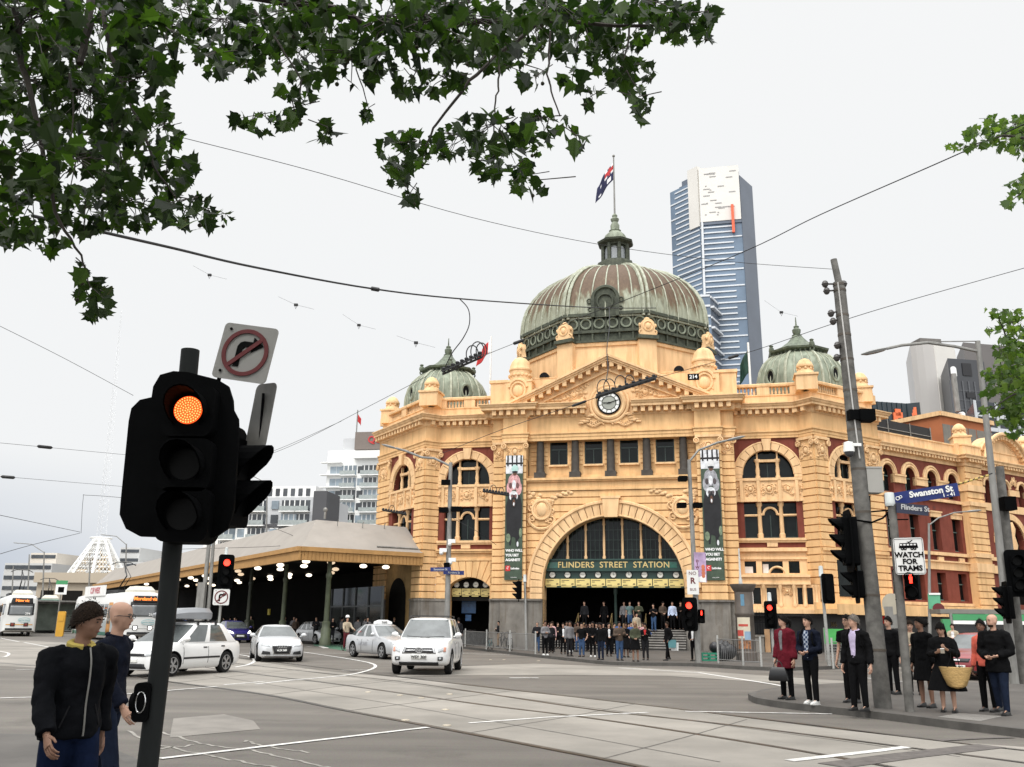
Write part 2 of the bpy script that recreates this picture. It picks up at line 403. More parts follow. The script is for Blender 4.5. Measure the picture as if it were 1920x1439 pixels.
for pts in [[(-200, 1228), (140, 1256), (330, 1281), (495, 1303), (640, 1332), (800, 1362), (1000, 1400), (1250, 1450), (1500, 1510)],
   [(-200, 1206), (180, 1225), (330, 1245), (480, 1265), (640, 1285), (900, 1322), (1100, 1347), (1300, 1377), (1560, 1420), (1800, 1465)],
   [(-200, 1199), (150, 1213), (400, 1240), (560, 1258), (760, 1280), (900, 1300), (1130, 1334), (1330, 1356), (1600, 1390), (1920, 1432), (2200, 1470)],
   [(-200, 1194), (150, 1206), (400, 1229), (600, 1252), (800, 1276), (1000, 1299), (1200, 1322), (1500, 1358), (1800, 1395), (2200, 1440)]]:
 sp = smooth_path(pts, 5)
 strip(rails, sp, 0.075, 0.009)
 strip(rails, [(G(*p).x + 0.06, G(*p).y + 0.06, 0) for p in sp], 0.02, 0.0095)
structure(rails.build('rail_line', STEEL))
studs = MB()
for p in [(750, 1305), (790, 1310), (835, 1332), (838, 1362), (760, 1352), (843, 1303), (690, 1299), (920, 1238), (945, 1238), (1010, 1240)]:
 q = G(*p); studs.lathe([(0.075, 0.006), (0.07, 0.02), (0.03, 0.026)], 8, (q.x, q.y))
joint = MB()
for pts in [[(330, 1281), (470, 1265), (600, 1252)], [(500, 1304), (640, 1287), (780, 1273)], [(650, 1334), (830, 1312), (960, 1296)], [(870, 1377), (1060, 1346), (1190, 1321)], [(1130, 1424), (1290, 1382), (1400, 1350)], [(560, 1258), (900, 1300), (1330, 1357), (1800, 1420)], [(400, 1268), (720, 1318), (1100, 1384), (1350, 1430)]]: strip(joint, pts, .03, .0075)
structure(joint.build('road_joint_line', mat('slab_joint', (.10, .09, .08), .9, var=.3, scale=6)))
structure(studs.build('road_marking', mat('road_stud_yellow', (0.42, 0.37, 0.29), 0.4, var=0.2)))
tar = MB()
strip(tar, [(1560, 1437), (1700, 1418), (1860, 1400)], 0.42, 0.0105)
strip(tar, [(1760, 1390), (1830, 1386), (1900, 1384)], 0.12, 0.0105)
structure(tar.build('tarred_road', mat('tar_seal', (0.10, 0.088, 0.08), 0.8, var=0.3, scale=6)))
cr = MB()
for pts in [[(240, 1372), (300, 1398), (380, 1415), (440, 1427), (520, 1440)], [(300, 1372), (380, 1395), (470, 1408), (560, 1428), (640, 1445)], [(300, 1405), (365, 1398)], [(460, 1390), (500, 1400), (580, 1412)]]:
 sp = smooth_path(pts, 8)
 sp = [(x + rnd.uniform(-4, 4), y + rnd.uniform(-1.5, 1.5)) for x, y in sp]
 strip(cr, sp, 0.05, 0.005)
structure(cr.build('road_sealing_line', mat('crack_seal', (0.26, 0.245, 0.22), 0.85, var=0.3, scale=3)))

def pavement(name, pts, h=0.13, kerb=0.32):
 q = [G(*p) if not isinstance(p, Vector) else p for p in pts]
 area = sum(q[i - 1].x * q[i].y - q[i].x * q[i - 1].y for i in range(len(q)))
 if area < 0: q = q[::-1]
 n = len(q); inn = []
 for i in range(n):
  d1 = (q[i] - q[i - 1]); d2 = (q[(i + 1) % n] - q[i]); d1.z = d2.z = 0
  n1 = Vector((-d1.y, d1.x, 0)).normalized(); n2 = Vector((-d2.y, d2.x, 0)).normalized()
  m = (n1 + n2); m = m / max(0.6, m.length) ** 2 * 2 if m.length > 0.6 else n1
  inn.append(q[i] + m * kerb * 0.5 * (1 if m.length < 2 else 1))
 b = MB()
 b.tess([(p.x, p.y) for p in inn], (), lambda x, y: (x, y, h))
 structure(b.build(name, PAVE))
 k = MB()
 for i in range(n):
  j = (i + 1) % n
  k.poly([(q[i].x, q[i].y, -0.05), (q[j].x, q[j].y, -0.05), (q[j].x, q[j].y, h), (q[i].x, q[i].y, h)])
  k.poly([(q[i].x, q[i].y, h), (q[j].x, q[j].y, h), (inn[j].x, inn[j].y, h), (inn[i].x, inn[i].y, h)])
 structure(k.build('kerb', KERB))
 return q
near_right = smooth_path([(1403, 1312), (1418, 1320), (1470, 1329), (1540, 1337), (1620, 1346), (1700, 1356), (1760, 1364)], 3) + [(1900, 1382), (2500, 1450), (3100, 1330), (2300, 1297)] + smooth_path([(1920, 1292), (1700, 1288), (1560, 1291), (1470, 1298), (1425, 1305), (1403, 1312)], 3)[:-1]
pavement('near_pavement', near_right)
pavement('corner_pavement', [(-900, 1385), (0, 1380), (60, 1381), (130, 1388), (195, 1402), (250, 1425), (280, 1448), (300, 1480), (310, 1600), (250, 2600), (-2500, 2600)], .03)
tp = MB()
a, b_, c_, d_ = (G(*p, 0.13) for p in [(1757, 1345), (1800, 1338), (1880, 1344), (1838, 1353)])
for i in range(14):
 for j in range(10):
  q = a.lerp(b_, (j + .5) / 10).lerp(d_.lerp(c_, (j + .5) / 10), (i + .5) / 14)
  tp.lathe([(0.024, 0.135), (0.018, 0.139)], 6, (q.x, q.y))
tp.poly([(p.x, p.y, 0.134) for p in (a, d_, c_, b_)])
structure(tp.build('tactile_paving', mat('tactile_grey', (0.19, 0.18, 0.165), 0.7, var=0.15)))
# ------------------------------------------------------------------ railway station building
ST_O, ST_RZ = Vector((6.5, 58, 0)), rad(-13)
ST_M = MT(ST_O) @ MRo(ST_RZ, 4, 'Z')
st = thing('railway_station', 'ornate yellow railway station with a green copper dome, clock pediment and great entrance arch', 'railway station', ST_O, ST_RZ)
S2 = sqrt(0.5)
CL, CR = Vector((-12.78, 0.22, 0)), Vector((12.78, 0.22, 0))
def fr(o, deg): return MT((o[0], o[1], o[2] if len(o) > 2 else 0)) @ MRo(rad(deg), 4, 'Z')
FL, FR_ = fr(CL, -45), fr(CR, 45)

far = [G(*p) for p in smooth_path([(600, 1196), (700, 1207), (800, 1212), (870, 1217), (980, 1230), (1090, 1242), (1160, 1248), (1300, 1250), (1440, 1258), (1600, 1254), (1920, 1241)], 3)]
pavement('station_pavement', far + [Vector((160, 95, 0)), Vector((120, 200, 0)), Vector((-60, 180, 0)), Vector((-62, 110, 0))])

def sweep(mb, path, prof, ends=True):
 """profile [(out, z)] swept along a plan path; outward is to the right of the direction of travel"""
 P = [Vector((q[0], q[1], 0)) for q in path]; n = len(P); rings = []
 for i in range(n):
  d1 = (P[i] - P[i - 1]).normalized() if i else None
  d2 = (P[i + 1] - P[i]).normalized() if i < n - 1 else None
  d1 = d1 or d2; d2 = d2 or d1
  n1 = Vector((d1.y, -d1.x, 0)); n2 = Vector((d2.y, -d2.x, 0))
  m = (n1 + n2).normalized(); m = m / max(0.35, m.dot(n1))
  rings.append([(P[i].x + m.x * o, P[i].y + m.y * o, z) for o, z in prof])
 R = [[mb.p(q) for q in r] for r in rings]
 for a, b in zip(R, R[1:]):
  for k in range(len(prof) - 1): mb.face((a[k], b[k], b[k + 1], a[k + 1]))
 if ends: mb.face(R[0]); mb.face(R[-1][::-1])
def along(path, step, w=0.0, off=0.0):
 """evenly spaced (point, angle) along each leg of a path, at offset off outward"""
 for a, b in zip(path, path[1:]):
  a, b = Vector((a[0], a[1], 0)), Vector((b[0], b[1], 0)); L = (b - a).length
  if L < step * 0.6: continue
  d = (b - a) / L; nn = Vector((d.y, -d.x, 0)); k = max(1, round((L + 2 * off * 0) / step))
  for i in range(k):
   q = a + d * (L * (i + .5) / k) + nn * off
   yield q, atan2(d.y, d.x)
def dentils(mb, path, z0, z1, step=0.48, w=0.27, d=0.42):
 for q, an in along(path, step):
  M = MT((q.x, q.y, 0)) @ MRo(an, 4, 'Z')
  sv = mb.M; mb.M = sv @ M; mb.box(-w / 2, w / 2, -d, 0.0, z0, z1); mb.M = sv
def rust(mb, x0, x1, z0, z1, hc=0.46, y=0.0, d=0.13, g=0.075, hole=None, sub=3):
 n = max(1, round((z1 - z0) / hc)); h = (z1 - z0) / n
 for i in range(n):
  a, b = z0 + i * h + g / 2, z0 + (i + 1) * h - g / 2
  m = sub if hole else 1
  for j in range(m):
   za, zb = a + (b - a) * j / m, a + (b - a) * (j + 1) / m
   ha, hb = (hole(za), hole(zb)) if hole else (None, None)
   if ha is None and hb is None: sp = [(x0, x1, x0, x1)]
   else:
    c = (ha or hb); mid = (c[0] + c[1]) / 2
    ha = ha or (mid, mid); hb = hb or (mid, mid)
    sp = [(x0, ha[0], x0, hb[0]), (ha[1], x1, hb[1], x1)]
   for l0, r0, l1, r1 in sp:
    if r0 - l0 < 0.02 and r1 - l1 < 0.02: continue
    i_ = [mb.p(q) for q in ((l0, y, za), (r0, y, za), (r1, y, zb), (l1, y, zb), (l0, y + d, za), (r0, y + d, za), (r1, y + d, zb), (l1, y + d, zb))]
    F = [(0, 1, 2, 3), (1, 5, 6, 2), (4, 0, 3, 7)]
    if j == 0: F.append((4, 5, 1, 0))
    if j == m - 1: F.append((3, 2, 6, 7))
    for f in F: mb.face([i_[k] for k in f])
def circ_hole(c, zc, r, zs=None):
 def f(z):
  if zs is not None and z <= zs: return (c - r, c + r)
  t = r * r - (z - zc) ** 2
  if z < zc: return (c - r, c + r)
  return (c - sqrt(t), c + sqrt(t)) if t > 0 else None
 return f
def voussoirs(mb, c, zc, r0, r1, y0, y1, n, a0=0.0, a1=pi, gap=0.012, sub=3):
 for i in range(n):
  b0 = a0 + (a1 - a0) * i / n + gap / 2; b1 = a0 + (a1 - a0) * (i + 1) / n - gap / 2
  p = [(c + r1 * cos(t), zc + r1 * sin(t)) for t in [b0 + (b1 - b0) * k / sub for k in range(sub + 1)]]
  q = [(c + r0 * cos(t), zc + r0 * sin(t)) for t in [b1 + (b0 - b1) * k / sub for k in range(sub + 1)]]
  mb.prism(p + q, y0, y1)
def scrolls(mb, cx, y, cz, w, h, seed, dense=1.0):
 """carved plaster relief: a boss, leafy scrolls and ribbons"""
 r = random.Random(seed)
 s = min(w, h)
 mb.ball((cx, y, cz + h * 0.05), (s * 0.17, 0.11, s * 0.22), 8, 5)
 mb.ring((cx, y, cz + h * 0.05), s * 0.27, s * 0.05, 14, 5, sz=1.2)
 for sd in (-1, 1):
  for k in range(int(6 * dense)):
   px, pz = cx + sd * r.uniform(0.16, 0.43) * w, cz + r.uniform(-0.4, 0.4) * h
   rr = s * r.uniform(0.07, 0.14); a = r.uniform(0, 6.28)
   mb.ring((px, y, pz), rr, s * 0.035, 8, 4, a, a + 4.6)
   mb.ball((px, y, pz), (rr * 0.45, 0.07, rr * 0.45), 6, 4)
  for k in range(int(4 * dense)):
   px, pz = cx + sd * r.uniform(0.08, 0.45) * w, cz + r.uniform(-0.42, 0.42) * h
   mb.ball((px, y, pz), (s * r.uniform(0.05, 0.12), 0.06, s * r.uniform(0.04, 0.09)), 6, 4)
def capital(M, w, z0, z1, y, seed):
 mb = MB(M)
 mb.box(-0.06, w + 0.06, y - 0.14, y + 0.1, z1 - 0.16, z1)
 for x in (0.02, w - 0.02):
  mb.ring((x, y - 0.1, z1 - 0.36), 0.15, 0.06, 10, 5); mb.ball((x, y - 0.1, z1 - 0.36), 0.08, 6, 4)
 scrolls(mb, w / 2, y - 0.03, (z0 + z1 - 0.3) / 2, w * 0.85, z1 - z0 - 0.35, seed)
 return mb.build('capital', YEL2, st, 40)

# ---- great arch block ------------------------------------------------
AZ, AR, AO = 3.84, 4.5, 5.3
w = MB()
outer = [(-5.6, 3.1), (-AR, 3.1)] + [(-x, z) for x, z in arc(0, AZ, AR, 0, pi, 40)] + [(AR, 3.1), (5.6, 3.1), (5.6, 10.85), (-5.6, 10.85)]
w.tess(outer, (), lambda a, b: (a, 0.12, b))
jam = [(-AR, 1.3)] + [(-x, z) for x, z in arc(0, AZ, AR, 0, pi, 40)] + [(AR, 1.3)]
for (xa, za), (xb, zb) in zip(jam, jam[1:]):
 w.poly([(xa, 0.12, za), (xa, 1.4, za), (xb, 1.4, zb), (xb, 0.12, zb)])
rust(w, -5.55, 5.55, 3.1, 10.05, 0.463, 0.0, hole=circ_hole(0, AZ, AO), sub=3)
w.box(-5.55, 5.55, -0.10, 0.07, 10.05, 10.2); w.box(-5.55, 5.55, -0.02, 0.07, 10.2, 10.62)
w.build('arch_wall', YEL, st)
w = MB()
voussoirs(w, 0, AZ, AR, AO, -0.10, 0.35, 33, gap=0.010)
for sgn in (-1, 1):
 for k in range(2): w.box(min(sgn * AR, sgn * AO), max(sgn * AR, sgn * AO), -0.1, 0.3, 3.1 + k * 0.37 + 0.02, 3.1 + (k + 1) * 0.37 - 0.02)
w.ring((0, -0.08, AZ), AO + 0.12, 0.13, 48, 6, 0, pi); w.ring((0, -0.10, AZ), AR + 0.04, 0.06, 48, 6, 0, pi)
w.prism([(-0.42, 8.25), (0.42, 8.25), (0.55, 9.45), (-0.55, 9.45)], -0.32, 0.2)
w.prism([(-0.62, 9.45), (0.62, 9.45), (0.66, 9.6), (-0.66, 9.6)], -0.36, 0.1)
w.build('arch_surround', YEL2, st, 40)
for sgn in (-1, 1):
 w = MB(); scrolls(w, sgn * 4.55, -0.06, 8.75, 1.7, 1.7, 5); w.ring((sgn * 4.55, -0.08, 8.8), 0.62, 0.1, 18, 6); w.ball((sgn * 4.55, -0.05, 8.8), (0.42, 0.18, 0.5), 10, 6)
 w.ring((sgn * 4.55, -0.06, 8.5), 0.95, 0.09, 14, 5, pi + 0.3, 2 * pi - 0.3)
 for k in range(14):
  t = k / 13; w.ball((sgn * (4.9 - 2.3 * t) + (0.0), -0.04, 9.05 + 1.0 * sin(t * 1.3) - 0.12 * (k % 2)), (0.16, 0.06, 0.11), 6, 4)
 for k in range(9):
  w.ball((sgn * (5.0 + rnd.uniform(-.4, .45)), -0.04, 9.7 + rnd.uniform(-.25, .25)), (0.17, 0.06, 0.12), 6, 4)
 w.build('plaster_wreath', YEL2, st, 40)

# ---- arch window, name board, clocks and destination boards ------------
wf = MB()
za = 5.62
half = sqrt(AR ** 2 - (za - AZ) ** 2)
a0 = math.asin((za - AZ) / AR)
seg = arc(0, AZ, AR, a0, pi - a0, 30)
gl = MB(); gl.tess(seg, (), lambda a, b: (a, 1.05, b));
fan = wf
for x in [-3.6 + 0.3 * k for k in range(25)]:
 top = AZ + sqrt(AR ** 2 - x * x)
 if top - za > 0.2: wf.box(x - 0.018, x + 0.018, 0.99, 1.04, za, top)
for z in (6.25, 6.9, 7.55, 8.1):
 hx = sqrt(AR ** 2 - (z - AZ) ** 2); wf.box(-hx, hx, 0.98, 1.03, z - 0.018, z + 0.018)
fw = wf.build('arch_window', FRAME, st)
gl.build('pane', GLASS, fw)
w = MB()
for x in (-3.0, -1.8, -0.6, 0.6, 1.8, 3.0):
 top = AZ + sqrt(AR ** 2 - x * x)
 w.lathe([(0.10, za), (0.11, za + .2), (0.07, za + .3), (0.085, za + .9), (0.065, top - .5), (0.11, top - .4), (0.09, top - 0.3), (0.07, top)], 8, (x, 0.9))
w.build('mullion', YEL2, st, 40)
w = MB(); w.box(-4.44, 4.44, 0.55, 1.1, 4.95, 5.62); w.box(-4.5, 4.5, 0.45, 1.1, 5.56, 5.66); w.box(-4.5, 4.5, 0.45, 1.1, 4.88, 4.97)
w.box(-4.44, 4.44, 0.7, 1.1, 3.85, 4.88)
nb = w.build('name_board', mat('bottle_green_board', (0.012, 0.045, 0.035), 0.4, var=0.15), st)
w = MB(); text_at(w, 'FLINDERS  STREET  STATION', (0, 0.53, 5.27), 0.53, 0.02, 0.006, space=1.06); w.build('lettering', GOLD, nb)
w = MB();
for x in (-3.95, 3.7): w.box(x - 0.35, x + 0.35, 0.535, 0.56, 5.08, 5.45)
w.build('glass_panel', mat('green_glass', (0.02, 0.11, 0.08), 0.15, var=0.2), nb)
dial_m = CREAM; hand_m = BLACK
def dial(parent, M, r, hh, mm, name='clock', white=CREAM):
 w = MB(M); w.m = 0
 w.cyl((0, 0.03, 0), (0, -0.03, 0), r, n=20); o = w.build(name, [white], parent, 40)
 k = MB(M); k.ring((0, -0.03, 0), r, r * 0.10, 20, 6)
 for i in range(12):
  t = i * pi / 6; a_, b_ = r * 0.68, r * 0.92
  k.bar((a_ * sin(t), -0.035, a_ * cos(t)), (b_ * sin(t), -0.035, b_ * cos(t)), r * 0.09, 0.01)
 k.build('clock_rim', hand_m, o)
 k = MB(M)
 for t, L, ww in ((rad(hh * 30 + mm / 2), 0.5, 0.13), (rad(mm * 6), 0.78, 0.09)):
  k.bar((-0.12 * r * sin(t), -0.045, -0.12 * r * cos(t)), (L * r * sin(t), -0.045, L * r * cos(t)), ww * r, 0.012)
 k.build('clock_hand', hand_m, o)
 return o
BOARD = mat('yellow_board', (0.72, 0.58, 0.22), 0.5, var=0.08)
def dest_board(parent, M, w_, h_, tag_):
 b = MB(M); b.box(-w_ / 2, w_ / 2, 0, 0.06, -h_ / 2, h_ / 2); b.box(-w_ * .45, w_ * .3, 0.0, 0.05, -h_ * .68, -h_ * .56)
 o = b.build('destination_board', BOARD, parent)
 k = MB(M)
 for z, a_, c_ in ((h_ * .28, -.42, .1 + .02 * tag_), (h_ * .06, -.42, -.22), (-h_ * .28, .26, .42), (-h_ * .18, .28, .42), (-h_ * .38, -.42, -.1)):
  k.box(w_ * a_, w_ * c_, -0.012, -0.004, z - 0.022, z + 0.022)
 k.build('board_print', mat('board_print', (0.16, 0.12, 0.05), 0.6, var=0.0), o)
 return o
times = [(2, 44), (2, 46), (2, 47), (2, 51), (3, 0), (2, 59), (2, 47), (2, 52), (2, 50)]
for i in range(9):
 x = -3.96 + 0.99 * i
 dial(nb, MT((x, 0.64, 4.66)), 0.21, *times[i], name='departure_clock')
 dest_board(nb, MT((x, 0.62, 4.18)), 0.93, 0.44, i % 5)
w = MB(); w.lathe([(0.15, 1.3), (0.15, 1.7), (0.1, 1.75), (0.09, 3.4), (0.14, 3.5), (0.14, 3.9)], 10, (0.05, 1.2)); w.build('iron_column', FRAME, st, 40)
w = MB()
w.box(-7, 7, 9, 9.3, 0, 5.6); w.box(-7.2, -7, 1.45, 9, 0, 5.6); w.box(7, 7.2, 1.45, 9, 0, 5.6); w.box(-7, 7, 1.1, 9, 5.3, 5.6)
w.box(-7, -AR - 0.02, 1.4, 1.5, 1.3, 5.5); w.box(AR + 0.02, 7, 1.4, 1.5, 1.3, 5.5)
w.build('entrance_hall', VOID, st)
w = MB(); w.box(-7, 7, 0.9, 9, 0.0, 1.3)
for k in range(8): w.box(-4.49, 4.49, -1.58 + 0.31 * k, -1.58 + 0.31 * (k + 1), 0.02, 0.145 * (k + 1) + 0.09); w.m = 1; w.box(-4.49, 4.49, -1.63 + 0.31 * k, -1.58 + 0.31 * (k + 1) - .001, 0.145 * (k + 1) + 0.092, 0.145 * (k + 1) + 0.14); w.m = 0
w.build('entrance_steps', [mat('shaded_step_riser', (.06, .056, .05), .8, var=.3, scale=2), mat('bluestone_step', (0.26, 0.245, 0.225), 0.7, var=0.25, scale=2)], st)  # darker riser and lighter tread colours stand in for shading on the steps
w = MB()
for x in (-2.3, -0.15, 2.0):
 w.tube([(x, -1.6, 0.9), (x, 0.75, 2.25), (x, 1.1, 2.25)], 0.03, 6); w.tube([(x, -1.5, 0.1), (x, -1.5, 0.95)], 0.025, 6); w.tube([(x, 0.8, 1.3), (x, 0.8, 2.25)], 0.025, 6)
w.build('handrail', mat('brass_rail', (0.28, 0.2, 0.09), 0.35, metal=0.6, var=0.15), st)

# ---- plinths ------------------------------------------------------------
w = MB()
def stone(x0, x1, y0, y1, z0, z1):
 w.box(x0, x1, y0, y1, z0, z1)
for sgn in (-1, 1):
 w = MB(); f = lambda a, b: (min(sgn * a, sgn * b), max(sgn * a, sgn * b))
 for (a, b), y0 in (((AR, 5.5), -0.14), ((5.5, 7.2), -0.42), ((7.2, 8.0), -0.05)):
  x0, x1 = f(a, b)
  stone(x0, x1, y0, 1.4, 0, 1.55); stone(x0, x1, y0 + 0.08, 1.4, 1.62, 3.0); stone(x0, x1, y0 + 0.03, 1.35, 1.55, 1.62); stone(x0, x1, y0 - 0.05, 1.38, 3.0, 3.1)
 w.build('stone_plinth', STONE, st)
pass

# ---- giant pilasters ----------------------------------------------------
for sgn in (-1, 1):
 w = MB()
 a, b = (5.55, 7.1) if sgn > 0 else (-7.1, -5.55)
 rust(w, a, b, 3.1, 12.15, 0.463, -0.36); w.box(a + 0.03, b - 0.03, -0.235, 0.5, 3.1, 12.15)
 w.box(a, b, -0.36, 0.5, 12.15, 13.4)
 a2, b2 = (7.1, 7.9) if sgn > 0 else (-7.9, -7.1)
 rust(w, a2, b2, 3.1, 12.15, 0.463, 0.06); w.box(a2 + 0.02, b2 - 0.02, 0.185, 1.3, 3.1, 12.15); w.box(a2, b2, 0.06, 1.3, 12.15, 13.4)
 sx = MT((b if sgn < 0 else a, 0, 0))
 w.build('pilaster', YEL, st)
 capital(MT((a, 0, 0)), 1.55, 12.1, 13.4, -0.36, 11 + sgn)
 capital(MT((a2 if sgn > 0 else a2, 0, 0)), 0.8, 12.1, 13.4, 0.06, 21 + sgn)

# ---- colonnade storey -----------------------------------------------------
w = MB()
wins = [(-3.53, 1.2), (-1.18, 1.2), (1.18, 1.2), (3.53, 1.2)]
w.wall(rect(-5.55, 5.55, 10.85, 13.75), [rect(c - ww / 2, c + ww / 2, 11.85, 13.62) for c, ww in wins], 0.62, 0.3)
def win_hole(z):
 return None
for a, b in [(-5.55, -4.13), (-2.93, -1.78), (-0.58, 0.58), (1.78, 2.93), (4.13, 5.55)]:
 rust(w, a + 0.12, b - 0.12, 11.85, 13.62, 0.3, 0.56, d=0.06, g=0.05)
w.box(-5.55, 5.55, -0.28, 0.62, 10.72, 10.88); w.box(-5.55, 5.55, -0.18, 0.62, 10.62, 10.72); w.box(-5.55, 5.55, 0.36, 0.6, 10.88, 11.12)
w.build('gallery_wall', YEL, st)
for c, ww in wins:
 f_ = MB(); x0, x1, z0, z1 = c - ww / 2, c + ww / 2, 11.85, 13.62
 f_.box(x0 - 0.06, x1 + 0.06, 0.44, 0.62, z0 - 0.12, z0); f_.m = 1
 for q in ((x0, x0 + .07, z0, z1), (x1 - .07, x1, z0, z1), (x0, x1, z1 - .08, z1), (x0, x1, z0, z0 + .08), (x0, x1, 12.86, 12.95), (c - .03, c + .03, z0, 12.9)):
  f_.box(q[0], q[1], 0.72, 0.80, q[2], q[3])
 fo = f_.build('window', [YEL2, FRAME], st)
 g_ = MB(); g_.poly([(x0, 0.79, z0), (x1, 0.79, z0), (x1, 0.79, z1), (x0, 0.79, z1)]); g_.build('pane', GLASS, fo)
for i in range(5):
 x = -4.72 + 2.36 * i
 c_ = MB()
 c_.lathe([(0.32, 11.28), (0.29, 11.36), (0.275, 11.42), (0.27, 12.2), (0.235, 13.38), (0.26, 13.42), (0.27, 13.5)], 16, (x, 0.28))
 c_.box(x - 0.36, x + 0.36, -0.08, 0.62, 10.89, 11.28)
 c_.box(x - 0.33, x + 0.33, -0.05, 0.6, 13.62, 13.75)
 for s_ in (-1, 1): c_.cyl((x + s_ * 0.28, 0.0, 13.52), (x + s_ * 0.28, 0.5, 13.52), 0.11, n=10)
 c_.box(x - 0.28, x + 0.28, 0.02, 0.5, 13.46, 13.62)
 c_.build('column', DSTONE, st, 40)

# ---- entablature, cornice and pediment ------------------------------------
PM = [(-7.95, 1.0), (-7.95, 0.02), (-7.15, 0.02), (-7.15, -0.38), (-5.5, -0.38), (-5.5, -0.02), (5.5, -0.02), (5.5, -0.38), (7.15, -0.38), (7.15, 0.02), (7.95, 0.02), (7.95, 1.0)]
w = MB()
sweep(w, PM, [(-0.7, 13.4), (0.05, 13.4), (0.05, 13.6), (0.09, 13.62), (0.09, 13.78), (0.16, 13.84), (0.16, 13.92), (0.0, 13.95), (0.0, 15.0), (-0.7, 15.0)])
w.box(-5.5, 5.5, 0.0, 0.62, 13.75, 13.95)
w.build('frieze', YEL, st)
PC = [(-7.95, 1.6), (-7.95, -0.38), (-5.45, -0.38), (-5.45, -0.02), (5.45, -0.02), (5.45, -0.38), (7.95, -0.38), (7.95, 1.6)]
w = MB()
left, right = [(-7.95, 1.6), (-7.95, -0.38), (-5.45, -0.38), (-5.45, -0.02), (-1.5, -0.02)], [(1.5, -0.02), (5.45, -0.02), (5.45, -0.38), (7.95, -0.38), (7.95, 1.6)]
cor = [(-0.7, 14.98), (0.05, 14.98), (0.12, 15.08), (0.12, 15.42), (0.62, 15.44), (0.62, 15.6), (0.68, 15.63), (0.74, 15.74), (0.80, 15.78), (0.80, 15.84), (-0.7, 15.9)]
for pth in (left, right):
 sweep(w, pth, cor)
 dentils(w, [(q[0], q[1]) for q in pth], 15.1, 15.43, 0.52, 0.27, 0.5)
w.build('cornice', YEL2, st)
w = MB()
PA, PX, PZ = 19.05, 7.0, 15.9
sl = atan2(PA - PZ, PX)
w.tess([(-PX + .3, PZ - .05), (PX - .3, PZ - .05), (0, PA - 0.5)], (), lambda a, b: (a, 0.02, b))
w.box(-1.55, 1.55, 0.0, 0.5, 14.95, 16.2)
w.poly([(-PX, 1.8, PZ), (0, 1.8, PA), (0, 0.02, PA), (-PX, 0.02, PZ)]);
for sgn in (-1, 1):
 L = sqrt(PX ** 2 + (PA - PZ) ** 2)
 M = MT((0, 0, PA)) @ (Matrix.Scale(sgn, 4, (1, 0, 0))) @ MRo(sl, 4, 'Y')
 for (y0, z0, z1) in ((-0.80, -0.14, 0.0), (-0.70, -0.26, -0.14), (-0.60, -0.38, -0.26), (-0.1, -0.86, -0.38), (-0.2, -0.95, -0.86)):
  p = []
  def q(t, z): return M @ Vector((t, 0, z))
  k0 = tan(sl)
  P4 = [(q(z * -k0 * -1 if False else z * k0, z)) for z in (z0, z1)]
  a0_, a1_ = P4[0], P4[1]; e0, e1 = q(L, z0), q(L, z1)
  pts = [(a0_.x, a0_.z), (e0.x, e0.z), (e1.x, e1.z), (a1_.x, a1_.z)]
  if sgn < 0: pts = pts[::-1]
  w.prism(pts, y0, 1.8)
 nd = 13
 for i in range(nd):
  t = L * (i + 0.75) / nd
  c0 = q(t, -0.38)
  w.box(c0.x - 0.14, c0.x + 0.14, -0.56, 0.0, c0.z - 0.30, c0.z + 0.04)
w.build('pediment', YEL2, st)
for sgn in (-1, 1):
 w = MB(); scrolls(w, sgn * 2.35, -0.02, 16.45, 1.6, 0.75, 31, 1.3)
 for k in range(10):
  t = k / 9; w.ball((sgn * (1.6 + 2.6 * t), -0.02, 16.15 + 0.55 * (1 - t) * abs(sin(3 * t + 1))), (0.17, 0.07, 0.1), 6, 4)
  w.ring((sgn * (1.5 + 1.6 * t), -0.02, 16.3 + 0.8 * (1 - t)), 0.13, 0.045, 8, 4, t * 5, t * 5 + 4.5)
 for k in range(9):
  t = k / 8; w.ball((sgn * (1.15 + 0.75 * t), -0.12, 15.0 - 0.55 * t + 0.12 * sin(9 * t)), (0.2, 0.1, 0.09), 6, 4)
  w.ring((sgn * (0.3 + 1.1 * t), -0.10, 14.5 + 0.1 * sin(7 * t)), 0.16, 0.05, 8, 4, t * 4, t * 4 + 4.4)
 w.build('pediment_carving', YEL2, st, 40)
w = MB()
for k in range(12):
 t = k * pi / 6; w.ball((1.2 * cos(t) * 1.05, -0.05, 15.85 + 1.3 * sin(t)), (0.15, 0.08, 0.15), 6, 4)
w.build('pediment_carving', YEL2, st, 40)
w = MB(MT((0, -0.05, 15.8)))
w.ring((0, -0.08, 0), 1.0, 0.16, 32, 8); w.ring((0, -0.02, 0), 1.26, 0.12, 32, 8); w.cyl((0, 0.6, 0), (0, -0.1, 0), 1.15, n=32)
cs = w.build('clock_surround', YEL2, st, 40)
M = MT((0, -0.22, 15.8))
w = MB(M); w.cyl((0, 0.05, 0), (0, 0, 0), 0.74, n=32); co = w.build('clock', mat('clock_opal_glass', (0.30, 0.31, 0.27), 0.4, var=0.05), st, 40)
w = MB(M)
for i in range(12):
 t = i * pi / 6; a_ = [(r * sin(t + d), r * cos(t + d)) for r, d in ((0.50, -0.17), (0.69, -0.21), (0.69, 0.21), (0.50, 0.17))]
 w.prism(a_, -0.012, -0.002)
w.build('hour_panel', WHITE, co)
w = MB(M); w.ring((0, -0.02, 0), 0.74, 0.06, 32, 6); w.ring((0, -0.015, 0), 0.47, 0.02, 28, 5); w.build('clock_rim', BLACK, co)
w = MB(M)
for t, L, ww in ((rad(272), 0.42, 0.08), (rad(73), 0.62, 0.06)):
 w.bar((-0.15 * sin(t), -0.04, -0.15 * cos(t)), (L * sin(t), -0.04, L * cos(t)), ww, 0.02)
